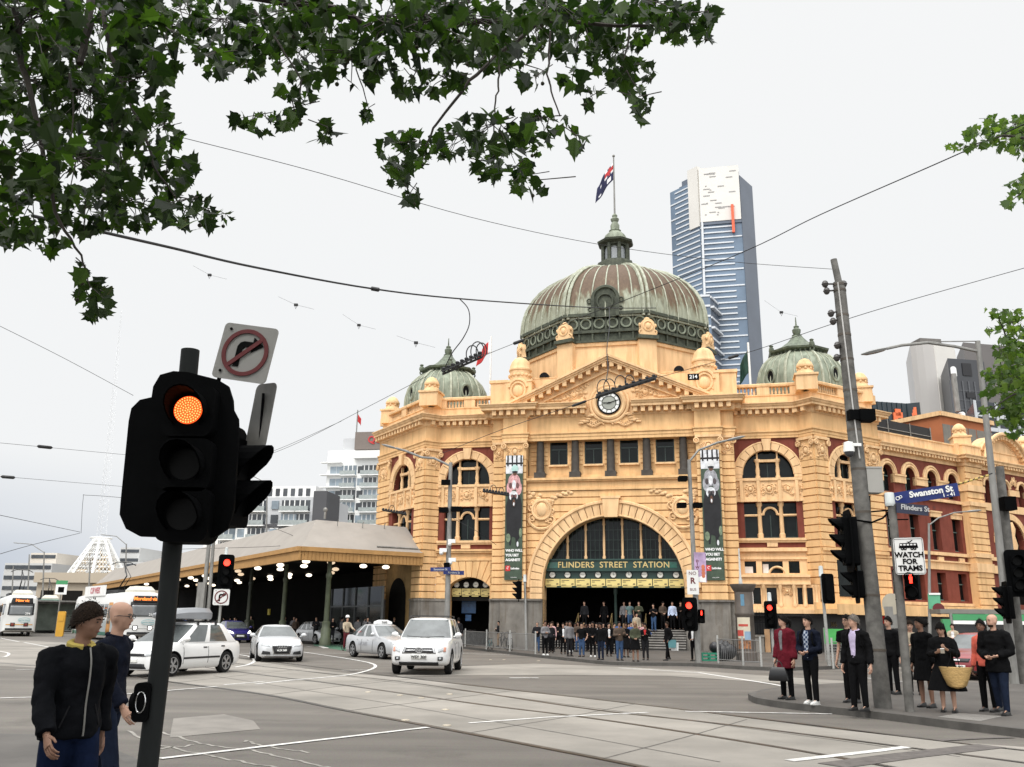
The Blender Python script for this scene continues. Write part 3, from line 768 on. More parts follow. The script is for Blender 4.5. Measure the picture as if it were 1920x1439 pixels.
w.ball((0, -0.04, 0), 0.06, 8, 5); w.build('clock_hand', BLACK, co)

# ---- turrets on the pavilion ------------------------------------------------
def turret(x, y, z0, s=1.0, big=True):
 w = MB(MT((x, y, z0)))
 if big:
  w.box(-1.15, 1.15, -0.75, 1.0, 0, 0.35); w.box(-0.95, 0.95, -0.6, 0.9, 0.35, 1.7); w.box(-1.0, 1.0, -0.65, 0.95, 1.7, 1.85)
  w.lathe([(0.74, 1.85), (0.74, 2.55), (0.80, 2.62), (0.80, 2.72), (0.76, 2.76), (0.72, 3.0), (0.6, 3.3), (0.4, 3.52), (0.2, 3.62), (0.03, 3.65)], 20, (0, 0.1))
  w.ball((0, -0.62, 1.05), (0.36, 0.14, 0.42), 10, 6); w.ring((0, -0.62, 1.1), 0.5, 0.09, 18, 6, sz=1.15); w.ring((0, -0.64, 1.25), 0.62, 0.11, 16, 6, 0.1, pi - 0.1)
  for sg in (-1, 1): w.ring((sg * 0.35, -0.62, 0.5), 0.22, 0.05, 10, 5, 0.5, 4)
  for k in range(9): w.ball((0.74 * cos(-pi * k / 8), 0.1 + 0.74 * sin(-pi * k / 8), 2.25), (0.14, 0.12, 0.12), 6, 4)
 else:
  w.M = w.M @ Matrix.Scale(s, 4)
  w.box(-0.62, 0.62, -0.62, 0.62, 0, 0.9); w.box(-0.7, 0.7, -0.7, 0.7, 0.9, 1.02)
  w.lathe([(0.62, 1.02), (0.42, 1.35), (0.40, 1.45), (0.5, 1.5), (0.52, 1.58), (0.47, 1.7), (0.3, 1.95), (0.12, 2.05), (0.02, 2.06)], 14)
  for k in range(8): w.ball((0.44 * cos(k * pi / 4), 0.44 * sin(k * pi / 4), 1.4), 0.09, 6, 4)
 return w.build('turret', YEL2, st, 40)
turret(-6.25, 0.65, 15.9); turret(6.25, 0.65, 15.9)
for sgn in (-1, 1):
 w = MB(); x0, x1 = sorted((sgn * 7.15, sgn * 8.3)); w.box(x0, x1, 0.5, 1.9, 15.9, 17.7); w.box(x0 - .08, x1 + .08, 0.42, 1.98, 17.7, 17.9)
 x0, x1 = sorted((sgn * 3.0, sgn * 5.4)); w.box(x0, x1, 1.0, 3.0, 15.9, 18.0)
 w.box(x0, x1, 0.98, 3.0, 18.0, 18.1)
 w.build('parapet', YEL2, st)
w = MB()
for sgn in (-1, 1): w.prism(arc(sgn * 4.6, 18.1, 0.34, 0, pi, 10), 0.9, 1.8)
w.build('roof_vent', BLACK, st)

# ---- wing walls ------------------------------------------------------------
def pane_at(M, x0, x1, z0, z1, y, parent):
 g_ = MB(M); g_.poly([(x0, y, z0), (x1, y, z0), (x1, y, z1), (x0, y, z1)]); return g_.build('pane', GLASS, parent)
def bay(M, W, top, left_low):
 """one bay: brick field, arched window above, three-light window below (frame u along, -v outward)"""
 c = W / 2; R = min(1.6, W * 0.39)
 zc = 10.95
 w = MB(M)
 w.wall(rect(0, W, 6.35, top), [archpoly(c - R, c + R, 10.72, zc), rect(c - R, c + R, 6.95, 9.2)], 0.0, 0.55)
 w.build('brick_field', BRICK, st)
 w = MB(M)
 voussoirs(w, c, zc, R, R + 0.5, -0.14, 0.12, 11, gap=0.02)
 w.ring((c, -0.1, zc), R + 0.5, 0.07, 24, 5, 0, pi); w.ring((c, -0.02, zc), R + 0.02, 0.07, 24, 5, 0, pi)
 w.prism([(c - .2, zc + R - 0.08), (c + .2, zc + R - 0.08), (c + .3, zc + R + .68), (c - .3, zc + R + .68)], -0.3, 0.1)
 for s_ in (-1, 1):
  x0, x1 = sorted((c + s_ * R, c + s_ * (R + 0.5))); w.box(x0, x1, -0.14, 0.1, 10.75, 10.95)
 w.box(0, W, -0.2, 0.5, 10.55, 10.72); w.box(0, W, -0.1, 0.5, 9.38, 10.55); w.box(0, W, -0.16, 0.45, 9.22, 9.38)
 for x in (c - 0.65, c + 0.65, c - R - .1, c + R + .1): w.box(x - 0.1, x + 0.1, -0.2, 0.1, 9.2, 10.6)
 scrolls(w, c, -0.13, 9.97, 1.05, 0.85, 41); scrolls(w, c - 1.15, -0.13, 9.97, 0.7, 0.8, 42); scrolls(w, c + 1.15, -0.13, 9.97, 0.7, 0.8, 43)
 if W > 3.6: scrolls(w, c - R - .38, -0.13, 9.97, 0.5, 0.8, 44); scrolls(w, c + R + .38, -0.13, 9.97, 0.5, 0.8, 45)
 w.box(0, W, -0.22, 0.3, 6.78, 6.93); w.box(0, W, -0.14, 0.3, 6.66, 6.78)
 w.box(c - .32, c + .32, -0.12, 0.1, 6.4, 6.66)
 w.build('window_surround', YEL2, st, 40)
 f_ = MB(M); k = 0.62 * R / 1.6
 for s_ in (-1, 1):
  f_.lathe([(0.17, 10.72), (0.16, 10.85), (0.11, 10.95), (0.14, 11.25), (0.10, 11.5), (0.13, 11.75), (0.2, 11.85), (0.2, 11.98)], 8, (c + s_ * k, 0.22))
 f_.box(c - k, c + k, 0.08, 0.36, 11.78, 11.95)
 for s_ in (-1, 1): f_.box(c + s_ * k - .05, c + s_ * k + .05, 0.12, 0.3, 11.98, zc + sqrt(R * R - k * k))
 f_.m = 1; f_.box(c - .025, c + .025, 0.36, 0.42, 10.72, 11.78)
 fo = f_.build('window', [YEL2, FRAME], st, 40)
 g_ = MB(M); g_.tess(archpoly(c - R, c + R, 10.72, zc), (), lambda a, b: (a, 0.42, b)); g_.build('pane', GLASS, fo)
 f_ = MB(M)
 for s_ in (-1, 1):
  f_.lathe([(0.19, 6.95), (0.19, 7.2), (0.14, 7.25), (0.12, 8.9), (0.19, 9.0), (0.19, 9.2)], 8, (c + s_ * 0.66, 0.18))
 x = [(c - R, 8.38), (c - 0.62, 8.38), (c - 0.5, 8.44)] + [(c + 0.42 * cos(t), 8.44 + 0.42 * sin(t)) for t in [pi - pi * q / 10 for q in range(11)]] + [(c + 0.5, 8.44), (c + 0.62, 8.38), (c + R, 8.38)]
 f_.tube([(a, 0.2, b) for a, b in x], 0.085, 6)
 f_.m = 1
 for xx in (c - .03, c - R + .0, c + R - .06): f_.box(xx, xx + .06, 0.36, 0.42, 6.95, 8.4)
 f_.box(c - R, c + R, 0.36, 0.42, 6.95, 7.05)
 fo = f_.build('window', [YEL2, FRAME], st, 40)
 pane_at(M, c - R, c + R, 6.95, 9.2, 0.42, fo)

bay(fr((-12.0, 1.0), 0), 4.1, 13.3, True)
bay(fr((7.9, 1.0), 0), 4.1, 13.3, False)
bay(FL @ MT((-5.6, 0, 0)), 4.3, 13.3, True)
bay(FR_ @ MT((1.2, 0, 0)), 3.7, 13.3, False)
def pier(M, w_, seed, z0=3.1, cap=True):
 w = MB(M); rust(w, 0.0, w_, z0, 11.75, 0.463, -0.10); w.box(0.02, w_ - 0.02, 0.025, 0.4, z0, 11.75); w.box(0, w_, -0.10, 0.4, 11.75, 13.3)
 w.build('pilaster', YEL, st)
 if cap: capital(M, w_, 11.7, 13.2, -0.10, seed)
d45 = 1.1
pier(fr((-12.78, 0.22), 45), d45, 51); pier(FL @ MT((-1.3, 0, 0)), 1.3, 52); pier(FL @ MT((-7.7, 0, 0)), 2.1, 53)
pier(fr((12.0, 1.0), -45), d45, 54, 2.7); pier(FR_, 1.2, 55, 2.7); pier(FR_ @ MT((4.9, 0, 0)), 1.5, 56, 2.7)
w = MB()
for M, w_ in ((fr((-12.78, 0.22), 45), d45), (FL @ MT((-1.3, 0, 0)), 1.3), (FL @ MT((-7.7, 0, 0)), 2.1)):
 w.M = M; w.box(-0.02, w_ + 0.05, -0.16, 0.4, 0, 2.95); w.box(-0.05, w_ + 0.08, -0.2, 0.4, 2.95, 3.1)
w.build('stone_plinth', STONE, st)
def fpt(M, u): q = M @ Vector((u, 0, 0)); return (q.x, q.y)
WL = [fpt(FL, -7.75), (CL.x, CL.y), (-12.0, 1.0), (-7.9, 1.0)]
WR = [(7.9, 1.0), (12.0, 1.0), (CR.x, CR.y), fpt(FR_, 6.4), fpt(FR_ @ MT((6.4, 1.6, 0)), 0)]
ent = [(-0.5, 13.3), (0.12, 13.3), (0.12, 13.45), (0.16, 13.47), (0.16, 13.62), (0.24, 13.68), (0.24, 13.76), (0.06, 13.8), (0.06, 14.75), (-0.5, 14.75)]
wc = [(-0.5, 14.74), (0.1, 14.74), (0.16, 14.84), (0.16, 15.12), (0.6, 15.14), (0.6, 15.28), (0.66, 15.31), (0.72, 15.42), (0.78, 15.46), (0.78, 15.52), (-0.5, 15.58)]
for pth in (WL, WR):
 w = MB(); sweep(w, pth, ent); w.build('frieze', YEL, st)
 w = MB(); sweep(w, pth, wc); dentils(w, pth, 14.84, 15.13, 0.47, 0.25, 0.52); w.build('cornice', YEL2, st)
def shift(path, off):
 P = [Vector((q[0], q[1], 0)) for q in path]; out = []
 for i in range(len(P)):
  d1 = (P[i] - P[i - 1]).normalized() if i else (P[1] - P[0]).normalized()
  d2 = (P[i + 1] - P[i]).normalized() if i < len(P) - 1 else d1
  n1, n2 = Vector((d1.y, -d1.x, 0)), Vector((d2.y, -d2.x, 0)); m = (n1 + n2).normalized(); m = m / max(.35, m.dot(n1))
  out.append((P[i].x + m.x * off, P[i].y + m.y * off))
 return out
for pth in (shift(WL, -0.1), shift(WR, -0.1)):
 w = MB(); sweep(w, pth, [(-0.4, 15.55), (0.1, 15.55), (0.1, 15.68), (0.0, 15.72), (0.0, 16.12), (0.06, 16.15), (0.06, 16.22), (-0.4, 16.22)])
 sweep(w, pth, [(-0.4, 16.76), (0.1, 16.76), (0.12, 16.82), (0.12, 16.92), (0.06, 16.97), (-0.4, 16.97)])
 for q, an in along(pth, 0.24, off=-0.15):
  pass
 for a, b in zip(pth, pth[1:]):
  a, b = Vector((*a, 0)), Vector((*b, 0)); L = (b - a).length
  if L < 1.5: continue
  d = (b - a) / L; nn = Vector((d.y, -d.x, 0)); nb_ = 2 if L < 5 else 2
  for j in range(nb_ + 1):
   q = a + d * (L * j / nb_); M = MT((q.x, q.y, 0)) @ MRo(atan2(d.y, d.x), 4, 'Z'); sv = w.M; w.M = M; w.box(-0.4, 0.4, -0.06, 0.36, 16.2, 16.8); w.M = sv
  for j in range(nb_):
   s0, s1 = L * j / nb_ + 0.45, L * (j + 1) / nb_ - 0.45; k = max(2, round((s1 - s0) / 0.23))
   for i in range(k):
    q = a + d * (s0 + (s1 - s0) * (i + .5) / k) - nn * 0.15
    w.lathe([(0.05, 16.2), (0.06, 16.27), (0.085, 16.38), (0.045, 16.55), (0.06, 16.68), (0.06, 16.78)], 6, (q.x, q.y))
 w.build('balustrade', YEL2, st, 40)
for q in ((CL.x + .15, CL.y + .35), (CR.x - .15, CR.y + .35), fpt(FL @ MT((-7.0, 0.5, 0)), 0), fpt(FR_ @ MT((5.8, 0.5, 0)), 0)):
 turret(q[0], q[1], 16.2, 1.06, False)

# ---- low storeys of the wings ------------------------------------------------
w = MB(fr((-12.0, 1.0), 0))             # left bay: wide segmental doorway with clocks
door = [(0.9, 0.0), (3.75, 0.0), (3.75, 3.9)] + arc(2.325, 2.55, 1.96, rad(43.4), rad(136.6), 14)[1:-1] + [(0.9, 3.9)]
ow = [(0, 0), (0.9, 0)] + [(0.9, 3.9)] + [(x, z) for x, z in arc(2.325, 2.55, 1.96, rad(136.6), rad(43.4), 14)[1:-1]] + [(3.75, 3.9), (3.75, 0), (4.1, 0), (4.1, 6.35), (0, 6.35)]
w.tess(ow, (), lambda a, b: (a, 0.0, b))
for (xa, za_), (xb, zb) in zip(door, door[1:] + door[:1]): w.poly([(xa, 0, za_), (xb, 0, zb), (xb, 0.9, zb), (xa, 0.9, za_)])
for i in range(9):
 t0 = rad(136.6 - (93.2) * i / 9) - 0.012; t1 = rad(136.6 - 93.2 * (i + 1) / 9) + 0.012
 r0, r1 = 1.98, 3.0
 z1 = 5.55
 pA = (2.325 + r0 * cos(t0), 2.55 + r0 * sin(t0)); pB = (2.325 + r0 * cos(t1), 2.55 + r0 * sin(t1))
 ex = lambda t, p: (p[0] + (z1 - p[1]) / tan(t) * 0.8, z1)
 w.prism([pA, pB, ex(t1, pB), ex(t0, pA)], -0.06, 0.0)
w.box(0, 4.1, -0.1, 0.1, 5.6, 5.75); w.box(0, 4.1, -0.2, 0.1, 6.1, 6.3); w.box(0, 4.1, -0.28, 0.1, 6.22, 6.34)
rust(w, 0.0, 0.85, 3.1, 5.5, 0.46, -0.06, 0.06); rust(w, 3.8, 4.1, 3.1, 5.5, 0.46, -0.06, 0.06)
w.build('low_wall', YEL, st)
w = MB(fr((-12.0, 1.0), 0)); w.box(0.0, 0.88, -0.14, 0.3, 0, 2.95); w.box(3.78, 4.1, -0.14, 0.3, 0, 2.95); w.box(-.02, 0.9, -0.19, 0.3, 2.95, 3.1); w.box(3.76, 4.1, -0.19, 0.3, 2.95, 3.1); w.build('stone_plinth', STONE, st)
w = MB(fr((-12.0, 1.0), 0)); w.box(0.9, 3.75, 0.8, 0.95, 3.0, 4.6); w.box(-0.3, 4.3, 4.5, 4.7, 0, 5.5); w.box(0.3, 0.5, 0.95, 4.5, 0, 5.5); w.box(3.85, 4.0, 0.95, 4.5, 0, 5.5); w.box(0.3, 4.0, 0.95, 4.5, 4.7, 4.9)
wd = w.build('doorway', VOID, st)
for i in range(4):
 x = -12 + 1.27 + 0.67 * i
 dial(wd, MT((x, 1.72, 4.06)), 0.21, 2, 43 + 3 * i, name='departure_clock')
 dest_board(wd, MT((x, 1.72, 3.58)), 0.62, 0.44, i)
w = MB(); w.box(-10.6, -9.6, 2.6, 2.7, 2.2, 3.15); w.box(-10.3, -9.9, 2.55, 2.6, 1.7, 2.1); w.build('blue_sign', mat('blue_sign', (0.01, 0.06, 0.16), 0.4, var=0.3, scale=4), wd)
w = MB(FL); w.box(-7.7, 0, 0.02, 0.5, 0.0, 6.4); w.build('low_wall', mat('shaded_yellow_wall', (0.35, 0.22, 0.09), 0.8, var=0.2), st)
w = MB(FL); w.tess(archpoly(-4.9, -2.2, 0.1, 3.2), (), lambda a, b: (a, -0.02, b)); w.build('doorway', VOID, st)
w = MB(fr((7.9, 1.0), 0))
w.wall(rect(0, 4.1, 4.65, 6.35), [rect(0.3, 1.0, 4.78, 5.52), rect(1.35, 2.6, 4.78, 5.52), rect(2.95, 3.6, 4.78, 5.52)], -0.02, 0.35)
w.box(0, 4.1, -0.25, 0.1, 6.1, 6.3); w.box(0, 4.1, -0.12, 0.1, 5.62, 5.75)
w.box(0, 4.1, -0.95, 0.1, 4.5, 4.65); w.box(0, 4.1, -0.8, 0.1, 4.18, 4.5); w.box(0, 4.1, -0.95, 0.1, 4.06, 4.18)
w.ring((2.2, -0.8, 4.62), 0.5, 0.08, 12, 5, 0.2, pi - 0.2)
w.wall(rect(0, 4.6, 2.75, 4.06), [rect(0.55, 1.15, 2.9, 3.88), rect(1.5, 2.1, 2.9, 3.88), rect(3.3, 3.6, 2.9, 3.88), rect(3.85, 4.2, 2.9, 3.88)], -0.75, 0.3)
for x in (0.35, 1.32, 2.3, 3.1, 3.72, 4.4): w.lathe([(0.13, 2.75), (0.13, 2.95), (0.09, 3.0), (0.08, 3.75), (0.12, 3.85), (0.13, 4.06)], 8, (x, -0.82))
scrolls(w, 2.7, -0.8, 3.65, 0.6, 0.5, 61)
w.box(0, 4.7, -0.9, 0.1, 2.6, 2.75); w.box(0, 4.9, -1.1, 0.1, 2.35, 2.6)
w.build('oriel', YEL2, st, 40)
w = MB(fr((7.9, 1.0), 0)); w.poly([(0, 0.3, 4.7), (4, 0.3, 4.7), (4, 0.3, 5.6), (0, 0.3, 5.6)]); w.poly([(0, -0.5, 2.8), (4.5, -0.5, 2.8), (4.5, -0.5, 4.0), (0, -0.5, 4.0)]); ow_ = w.build('window', GLASS, st)
w = MB(fr((7.9, 1.0), 0)); w.box(0.55, 0.7, -0.52, -0.51, 2.9, 3.8); w.box(0.3, 0.8, 0.27, 0.29, 4.8, 5.2); w.box(1.4, 1.75, 0.27, 0.29, 4.8, 5.35); w.build('notice', WHITE, ow_)
w = MB(); w.M = fr((8.0, 1.0), 0); w.box(0, 4.6, 1.2, 1.4, 0, 2.5); w.box(0, 4.6, -0.7, 1.3, 2.2, 2.34); w.M = FR_; w.box(-0.3, 40, 1.0, 1.2, 0, 2.6)
w.build('shopfront', mat('dark_shopfront', (0.018, 0.015, 0.013), 0.35, var=0.5, scale=0.6), st)
w = MB(FR_); w.box(-1.2, 16, -1.9, -0.12, 2.35, 2.62); w.box(-1.4, 16.1, -2.0, -1.9, 2.3, 2.9); w.box(-1.2, 16, -0.3, -0.1, 2.62, 3.0)
w.build('awning', YEL, st)
w = MB(FR_)
for u, tx, s_ in ((1.8, '366', 0.42), (9.0, '777', 0.0)):
 if s_: text_at(w, tx, (u, 0.97, 1.75), s_, 0.01)
w.build('shop_number', mat('gold_number', (0.22, 0.16, 0.06), 0.5, var=0.1), st)
w = MB(FR_); w.box(6.4, 8.4, 0.6, 0.9, 1.85, 2.3); sgn_o = w.build('shop_sign', mat('red_shop_sign', (0.35, 0.02, 0.015), 0.5, var=0.1, emit=(0.5, 0.02, 0.01), estr=0.4), st)
w = MB(FR_); text_at(w, 'RED COOP', (7.4, 0.58, 2.07), 0.34, 0.01); w.build('lettering', WHITE, sgn_o)
w = MB(FR_); w.box(0, 6.3, 0.0, 0.3, 2.7, 6.4);
for z in (3.0, 6.1): w.box(0, 6.3, -0.2, 0.1, z, z + 0.2)
w.build('low_wall', YEL, st)
f_ = MB(FR_)
for x in (1.9, 3.6): f_.box(x - .6, x + .6, -0.04, 0.02, 3.4, 5.6)
f_.build('window', GLASS, st)

# ---- Flinders Street wing -----------------------------------------------------
LW0, LW1 = 6.4, 16.2
cs_ = [7.5 + 2.42 * k for k in range(4)]
w = MB(FR_ @ MT((0, 0.25, 0)))
holes = []
for c in cs_:
 holes += [archpoly(c - 0.58, c + 0.58, 10.4, 11.65, 10), rect(c - 0.5, c + 0.5, 6.75, 9.0), rect(c - 0.5, c + 0.5, 3.4, 5.25)]
w.wall(rect(LW0, LW1, 2.7, 13.2), holes, 0, 0.45)
w.build('brick_field', BRICK, st)
w = MB(FR_ @ MT((0, 0.25, 0)))
for i, c in enumerate(cs_):
 w.ring((c, -0.05, 11.65), 0.86, 0.11, 18, 5, 0, pi); w.ring((c, -0.04, 11.65), 0.68, 0.12, 18, 5, 0, pi)
 w.box(c - 0.6, c + 0.6, -0.1, 0.2, 9.0, 9.32); w.box(c - 0.66, c + 0.66, -0.16, 0.2, 9.32, 9.42)
 w.box(c - 0.3, c + 0.3, -0.14, 0.2, 6.0, 6.3)
xs = [LW0] + [v for c in cs_ for v in (c - 0.58, c + 0.58)] + [LW1]
for a, b in zip(xs[::2], xs[1::2]): w.box(a, b, -0.12, 0.2, 11.05, 11.5); w.box(a, b, -0.18, 0.2, 11.5, 11.62)
for z0, z1, o in ((10.1, 10.3, .16), (6.4, 6.62, .2), (5.45, 5.95, .12), (5.95, 6.05, .24), (3.05, 3.25, .18)): w.box(LW0, LW1, -o, 0.2, z0, z1)
w.build('window_surround', YEL2, st, 40)
w = MB(FR_ @ MT((0, 0.25, 0)))
for c in cs_:
 for z in (9.65,): w.box(c - .14, c + .14, -0.02, 0.1, z - .1, z + .1)
w.build('air_brick', mat('air_brick', (0.12, 0.035, 0.025), 0.9, var=0.1), st)
for c in cs_:
 for z0, z1 in ((10.4, 12.2), (6.75, 9.0), (3.4, 5.25)):
  f_ = MB(FR_ @ MT((0, 0.25, 0)))
  f_.box(c - 0.03, c + 0.03, 0.34, 0.4, z0, z1); f_.box(c - .55, c + .55, 0.34, 0.4, z0, z0 + .1); f_.box(c - .55, c + .55, 0.34, 0.4, z0 + (z1 - z0) * .6, z0 + (z1 - z0) * .6 + .07)
  fo = f_.build('window', mat('pale_green_sash', (0.10, 0.15, 0.13), 0.5, var=0.1), st)
  pane_at(FR_ @ MT((0, 0.25, 0)), c - .58, c + .58, z0, z1, 0.4, fo)
LWP = [fpt(FR_ @ MT((LW0, 0.25, 0)), 0), fpt(FR_ @ MT((15.6, 0.25, 0)), 0), fpt(FR_ @ MT((15.6, -0.35, 0)), 0), fpt(FR_ @ MT((17.6, -0.35, 0)), 0), fpt(FR_ @ MT((17.6, 0.05, 0)), 0), fpt(FR_ @ MT((34, 0.05, 0)), 0)]
lwc = [(-0.5, 12.85), (0.08, 12.85), (0.08, 13.05), (0.14, 13.1), (0.14, 13.32), (0.46, 13.34), (0.46, 13.46), (0.55, 13.56), (0.55, 13.62), (0.1, 13.66), (0.1, 14.3), (0.16, 14.33), (0.16, 14.42), (-0.5, 14.42)]
w = MB(); sweep(w, LWP, lwc); dentils(w, LWP, 13.12, 13.33, 0.36, 0.2, 0.4); w.build('cornice', YEL2, st)
def pier2(u, w_):
 w = MB(FR_ @ MT((u, 0, 0))); rust(w, 0, w_, 2.7, 12.85, 0.463, -0.36); w.box(0.02, w_ - .02, -0.235, 0.4, 2.7, 12.85); w.build('pilaster', YEL, st)
 w = MB(FR_ @ MT((u, 0, 0)))
 for z0, z1, o in ((10.0, 10.3, .5), (11.05, 11.5, .46), (6.4, 6.7, .5), (5.4, 6.0, .46)): w.box(-0.06, w_ + 0.06, -o, 0.2, z0, z1)
 w.build('string_course', YEL2, st)
pier2(15.6, 2.0); pier2(24.6, 2.0)
w = MB(FR_ @ MT((0, 0.05, 0)))
pc = [18.9, 21.1, 23.3]
holes = [archpoly(c - 0.45, c + 0.45, 10.5, 11.7, 10) for c in pc] + [archpoly(19.3, 22.9, 6.6, 7.6, 14), rect(19.3, 22.9, 3.3, 5.2)]
w.wall(rect(17.6, 34, 2.7, 12.9), holes, 0, 0.5); w.build('brick_field', BRICK, st)
w = MB(FR_ @ MT((0, 0.05, 0)))
for c in pc:
 w.ring((c, -0.03, 11.7), 0.62, 0.14, 16, 5, 0, pi); w.box(c + .45, c + 1.75, -0.12, 0.2, 11.2, 11.65); scrolls(w, c + 1.1, -0.1, 12.3, 0.9, 0.8, 70)
w.box(17.6, 34, -0.1, 0.1, 9.9, 10.45); w.box(17.6, 34, -0.1, 0.1, 10.5, 11.2) if False else None
voussoirs(w, 21.1, 7.6, 1.8, 2.25, -0.12, 0.1, 13, gap=0.02); w.box(17.6, 34, -0.2, 0.2, 6.3, 6.55); w.box(17.6, 34, -0.2, 0.1, 5.4, 5.95)
w.lathe([(0.3, 6.6), (0.22, 7.0), (0.33, 7.5), (0.2, 8.2), (0.3, 8.7), (0.15, 9.2)], 10, (21.1, -0.1))
w.build('window_surround', YEL2, st, 40)
for c in pc:
 f_ = MB(FR_ @ MT((0, 0.05, 0))); f_.box(c - .03, c + .03, 0.4, 0.45, 10.5, 12.1); fo = f_.build('window', FRAME, st); pane_at(FR_ @ MT((0, .05, 0)), c - .45, c + .45, 10.5, 12.15, 0.45, fo)
f_ = MB(FR_ @ MT((0, 0.05, 0))); f_.tess(archpoly(19.3, 22.9, 6.6, 7.6, 14), (), lambda a, b: (a, 0.46, b)); f_.poly([(19.3, .46, 3.3), (22.9, .46, 3.3), (22.9, .46, 5.2), (19.3, .46, 5.2)]); f_.build('window', GLASS, st)
w = MB(FR_ @ MT((21.1, -0.1, 0)))
w.prism(arc(0, 12.7, 3.0, rad(18), rad(162), 24), 0.1, 1.2)
for r_, y0, rr in ((3.05, -0.55, 0.14), (2.9, -0.4, 0.13), (2.55, -0.05, 0.1)): w.ring((0, y0 + .2, 12.7), r_, rr, 28, 6, rad(18), rad(162))
for k in range(19):
 t = rad(22 + 136 * k / 18); c_, s_ = 2.75 * cos(t), 12.7 + 2.75 * sin(t); w.box(c_ - .1, c_ + .1, -0.3, 0.15, s_ - .1, s_ + .1)
w.build('pediment', YEL2, st, 40)
q = fpt(FR_ @ MT((16.6, 0.35, 0)), 0);
w = MB(FR_ @ MT((16.6, 0.3, 13.6))); w.box(-1.3, 1.3, -0.5, 0.6, 0, 0.9); w.build('parapet', YEL2, st); turret(q[0], q[1], 14.2, 0.95, False)
q = fpt(FR_ @ MT((25.2, 0.35, 0)), 0); turret(q[0], q[1], 14.3, 0.95, False)

# ---- masses and roofs behind the fronts ----------------------------------------
ROOF = mat('grey_roof', (0.16, 0.155, 0.15), 0.8, var=0.2)
w = MB()
bl = fpt(FL @ MT((-7.7, 0.45, 0)), 0); br = fpt(FR_ @ MT((6.3, 0.45, 0)), 0)
w.prismz([bl, (-12.6, 0.75), (-11.9, 1.5), (11.9, 1.5), (12.6, 0.75), br, (12, 14), (-12, 14)], 5.7, 15.5)
w.build('roof', ROOF, st)
w = MB(FR_); w.box(6.45, 34, 0.72, 7, 2.7, 13.6); w.build('roof', ROOF, st)
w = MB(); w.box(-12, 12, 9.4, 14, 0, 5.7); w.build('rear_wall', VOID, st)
w = MB(FR_ @ MT((0, 1.0, 0))); w.box(6.7, 14.0, 0.0, 0.05, 14.4, 15.6); scn = w.build('roof_screen', mat('black_mesh_screen', (0.012, 0.012, 0.013), 0.7, var=0.3, scale=8), st)
w = MB(FR_ @ MT((0, 0.93, 0)))
for u in (6.7, 9.1, 11.6, 14.0): w.box(u - .03, u + .03, 0, 0.05, 14.4, 15.65)
w.box(6.7, 14, 0, .04, 14.95, 15.0)
w.build('screen_rail', GALV, scn)

# ---- copper roofs ----------------------------------------------------------------
def copper(name, zlo, zhi, amount):
 m = bpy.data.materials.new(name); m.use_nodes = True
 n, l = m.node_tree.nodes, m.node_tree.links; b = n['Principled BSDF']
 tc = n.new('ShaderNodeTexCoord'); sp = n.new('ShaderNodeSeparateXYZ'); l.new(tc.outputs['Object'], sp.inputs[0])
 mr = n.new('ShaderNodeMapRange'); mr.inputs['From Min'].default_value = zlo; mr.inputs['From Max'].default_value = zhi
 mr.inputs['To Min'].default_value = -0.25; mr.inputs['To Max'].default_value = 1.15
 l.new(sp.outputs['Z'], mr.inputs['Value'])
 mp = n.new('ShaderNodeMapping'); mp.inputs['Scale'].default_value = (2.2, 2.2, 0.35); l.new(tc.outputs['Object'], mp.inputs[0])
 no = n.new('ShaderNodeTexNoise'); no.inputs['Scale'].default_value = 0.7; no.inputs['Detail'].default_value = 6; no.inputs['Roughness'].default_value = 0.65
 l.new(mp.outputs[0], no.inputs['Vector'])
 ad = n.new('ShaderNodeMath'); ad.operation = 'ADD'; l.new(mr.outputs[0], ad.inputs[0])
 sb = n.new('ShaderNodeMath'); sb.operation = 'MULTIPLY_ADD'; sb.inputs[1].default_value = 2.6; sb.inputs[2].default_value = -1.3
 l.new(no.outputs['Fac'], sb.inputs[0]); l.new(sb.outputs[0], ad.inputs[1])
 rp = n.new('ShaderNodeValToRGB'); el = rp.color_ramp.elements
 el[0].position = 0.0; el[0].color = (0.34, 0.36, 0.275, 1)
 el[1].position = 1.0; el[1].color = (0.105, 0.066, 0.040, 1)
 k = el.new(0.35); k.color = (0.26, 0.265, 0.195, 1)
 k = el.new(0.55); k.color = (0.17, 0.155, 0.10, 1)
 k = el.new(0.7); k.color = (0.13, 0.086, 0.052, 1)
 mu = n.new('ShaderNodeMath'); mu.operation = 'MULTIPLY'; mu.inputs[1].default_value = amount; l.new(ad.outputs[0], mu.inputs[0])
 l.new(mu.outputs[0], rp.inputs[0])
 n2 = n.new('ShaderNodeTexNoise'); n2.inputs['Scale'].default_value = 4; n2.inputs['Detail'].default_value = 6; l.new(mp.outputs[0], n2.inputs['Vector'])
 mx = n.new('ShaderNodeMix'); mx.data_type = 'RGBA'; mx.blend_type = 'OVERLAY'; mx.inputs['Factor'].default_value = 0.55
 l.new(rp.outputs[0], mx.inputs['A']); l.new(n2.outputs['Fac'], mx.inputs['B']); l.new(mx.outputs['Result'], b.inputs['Base Color'])
 b.inputs['Roughness'].default_value = 0.6; b.inputs['Specular IOR Level'].default_value = 0.3
 return m
COP = copper('weathered_copper', 21.5, 25.0, 1.0)
COPG = mat('green_copper', (0.135, 0.15, 0.11), 0.65, var=0.0001, c2=(0.30, 0.335, 0.255), scale=1.6, stretch=(1.5, 1.5, 0.4), spec=0.3)
COPR = mat('pale_copper_rib', (0.26, 0.265, 0.19), 0.6, var=0.0001, c2=(0.44, 0.46, 0.37), scale=2.5, spec=0.3)
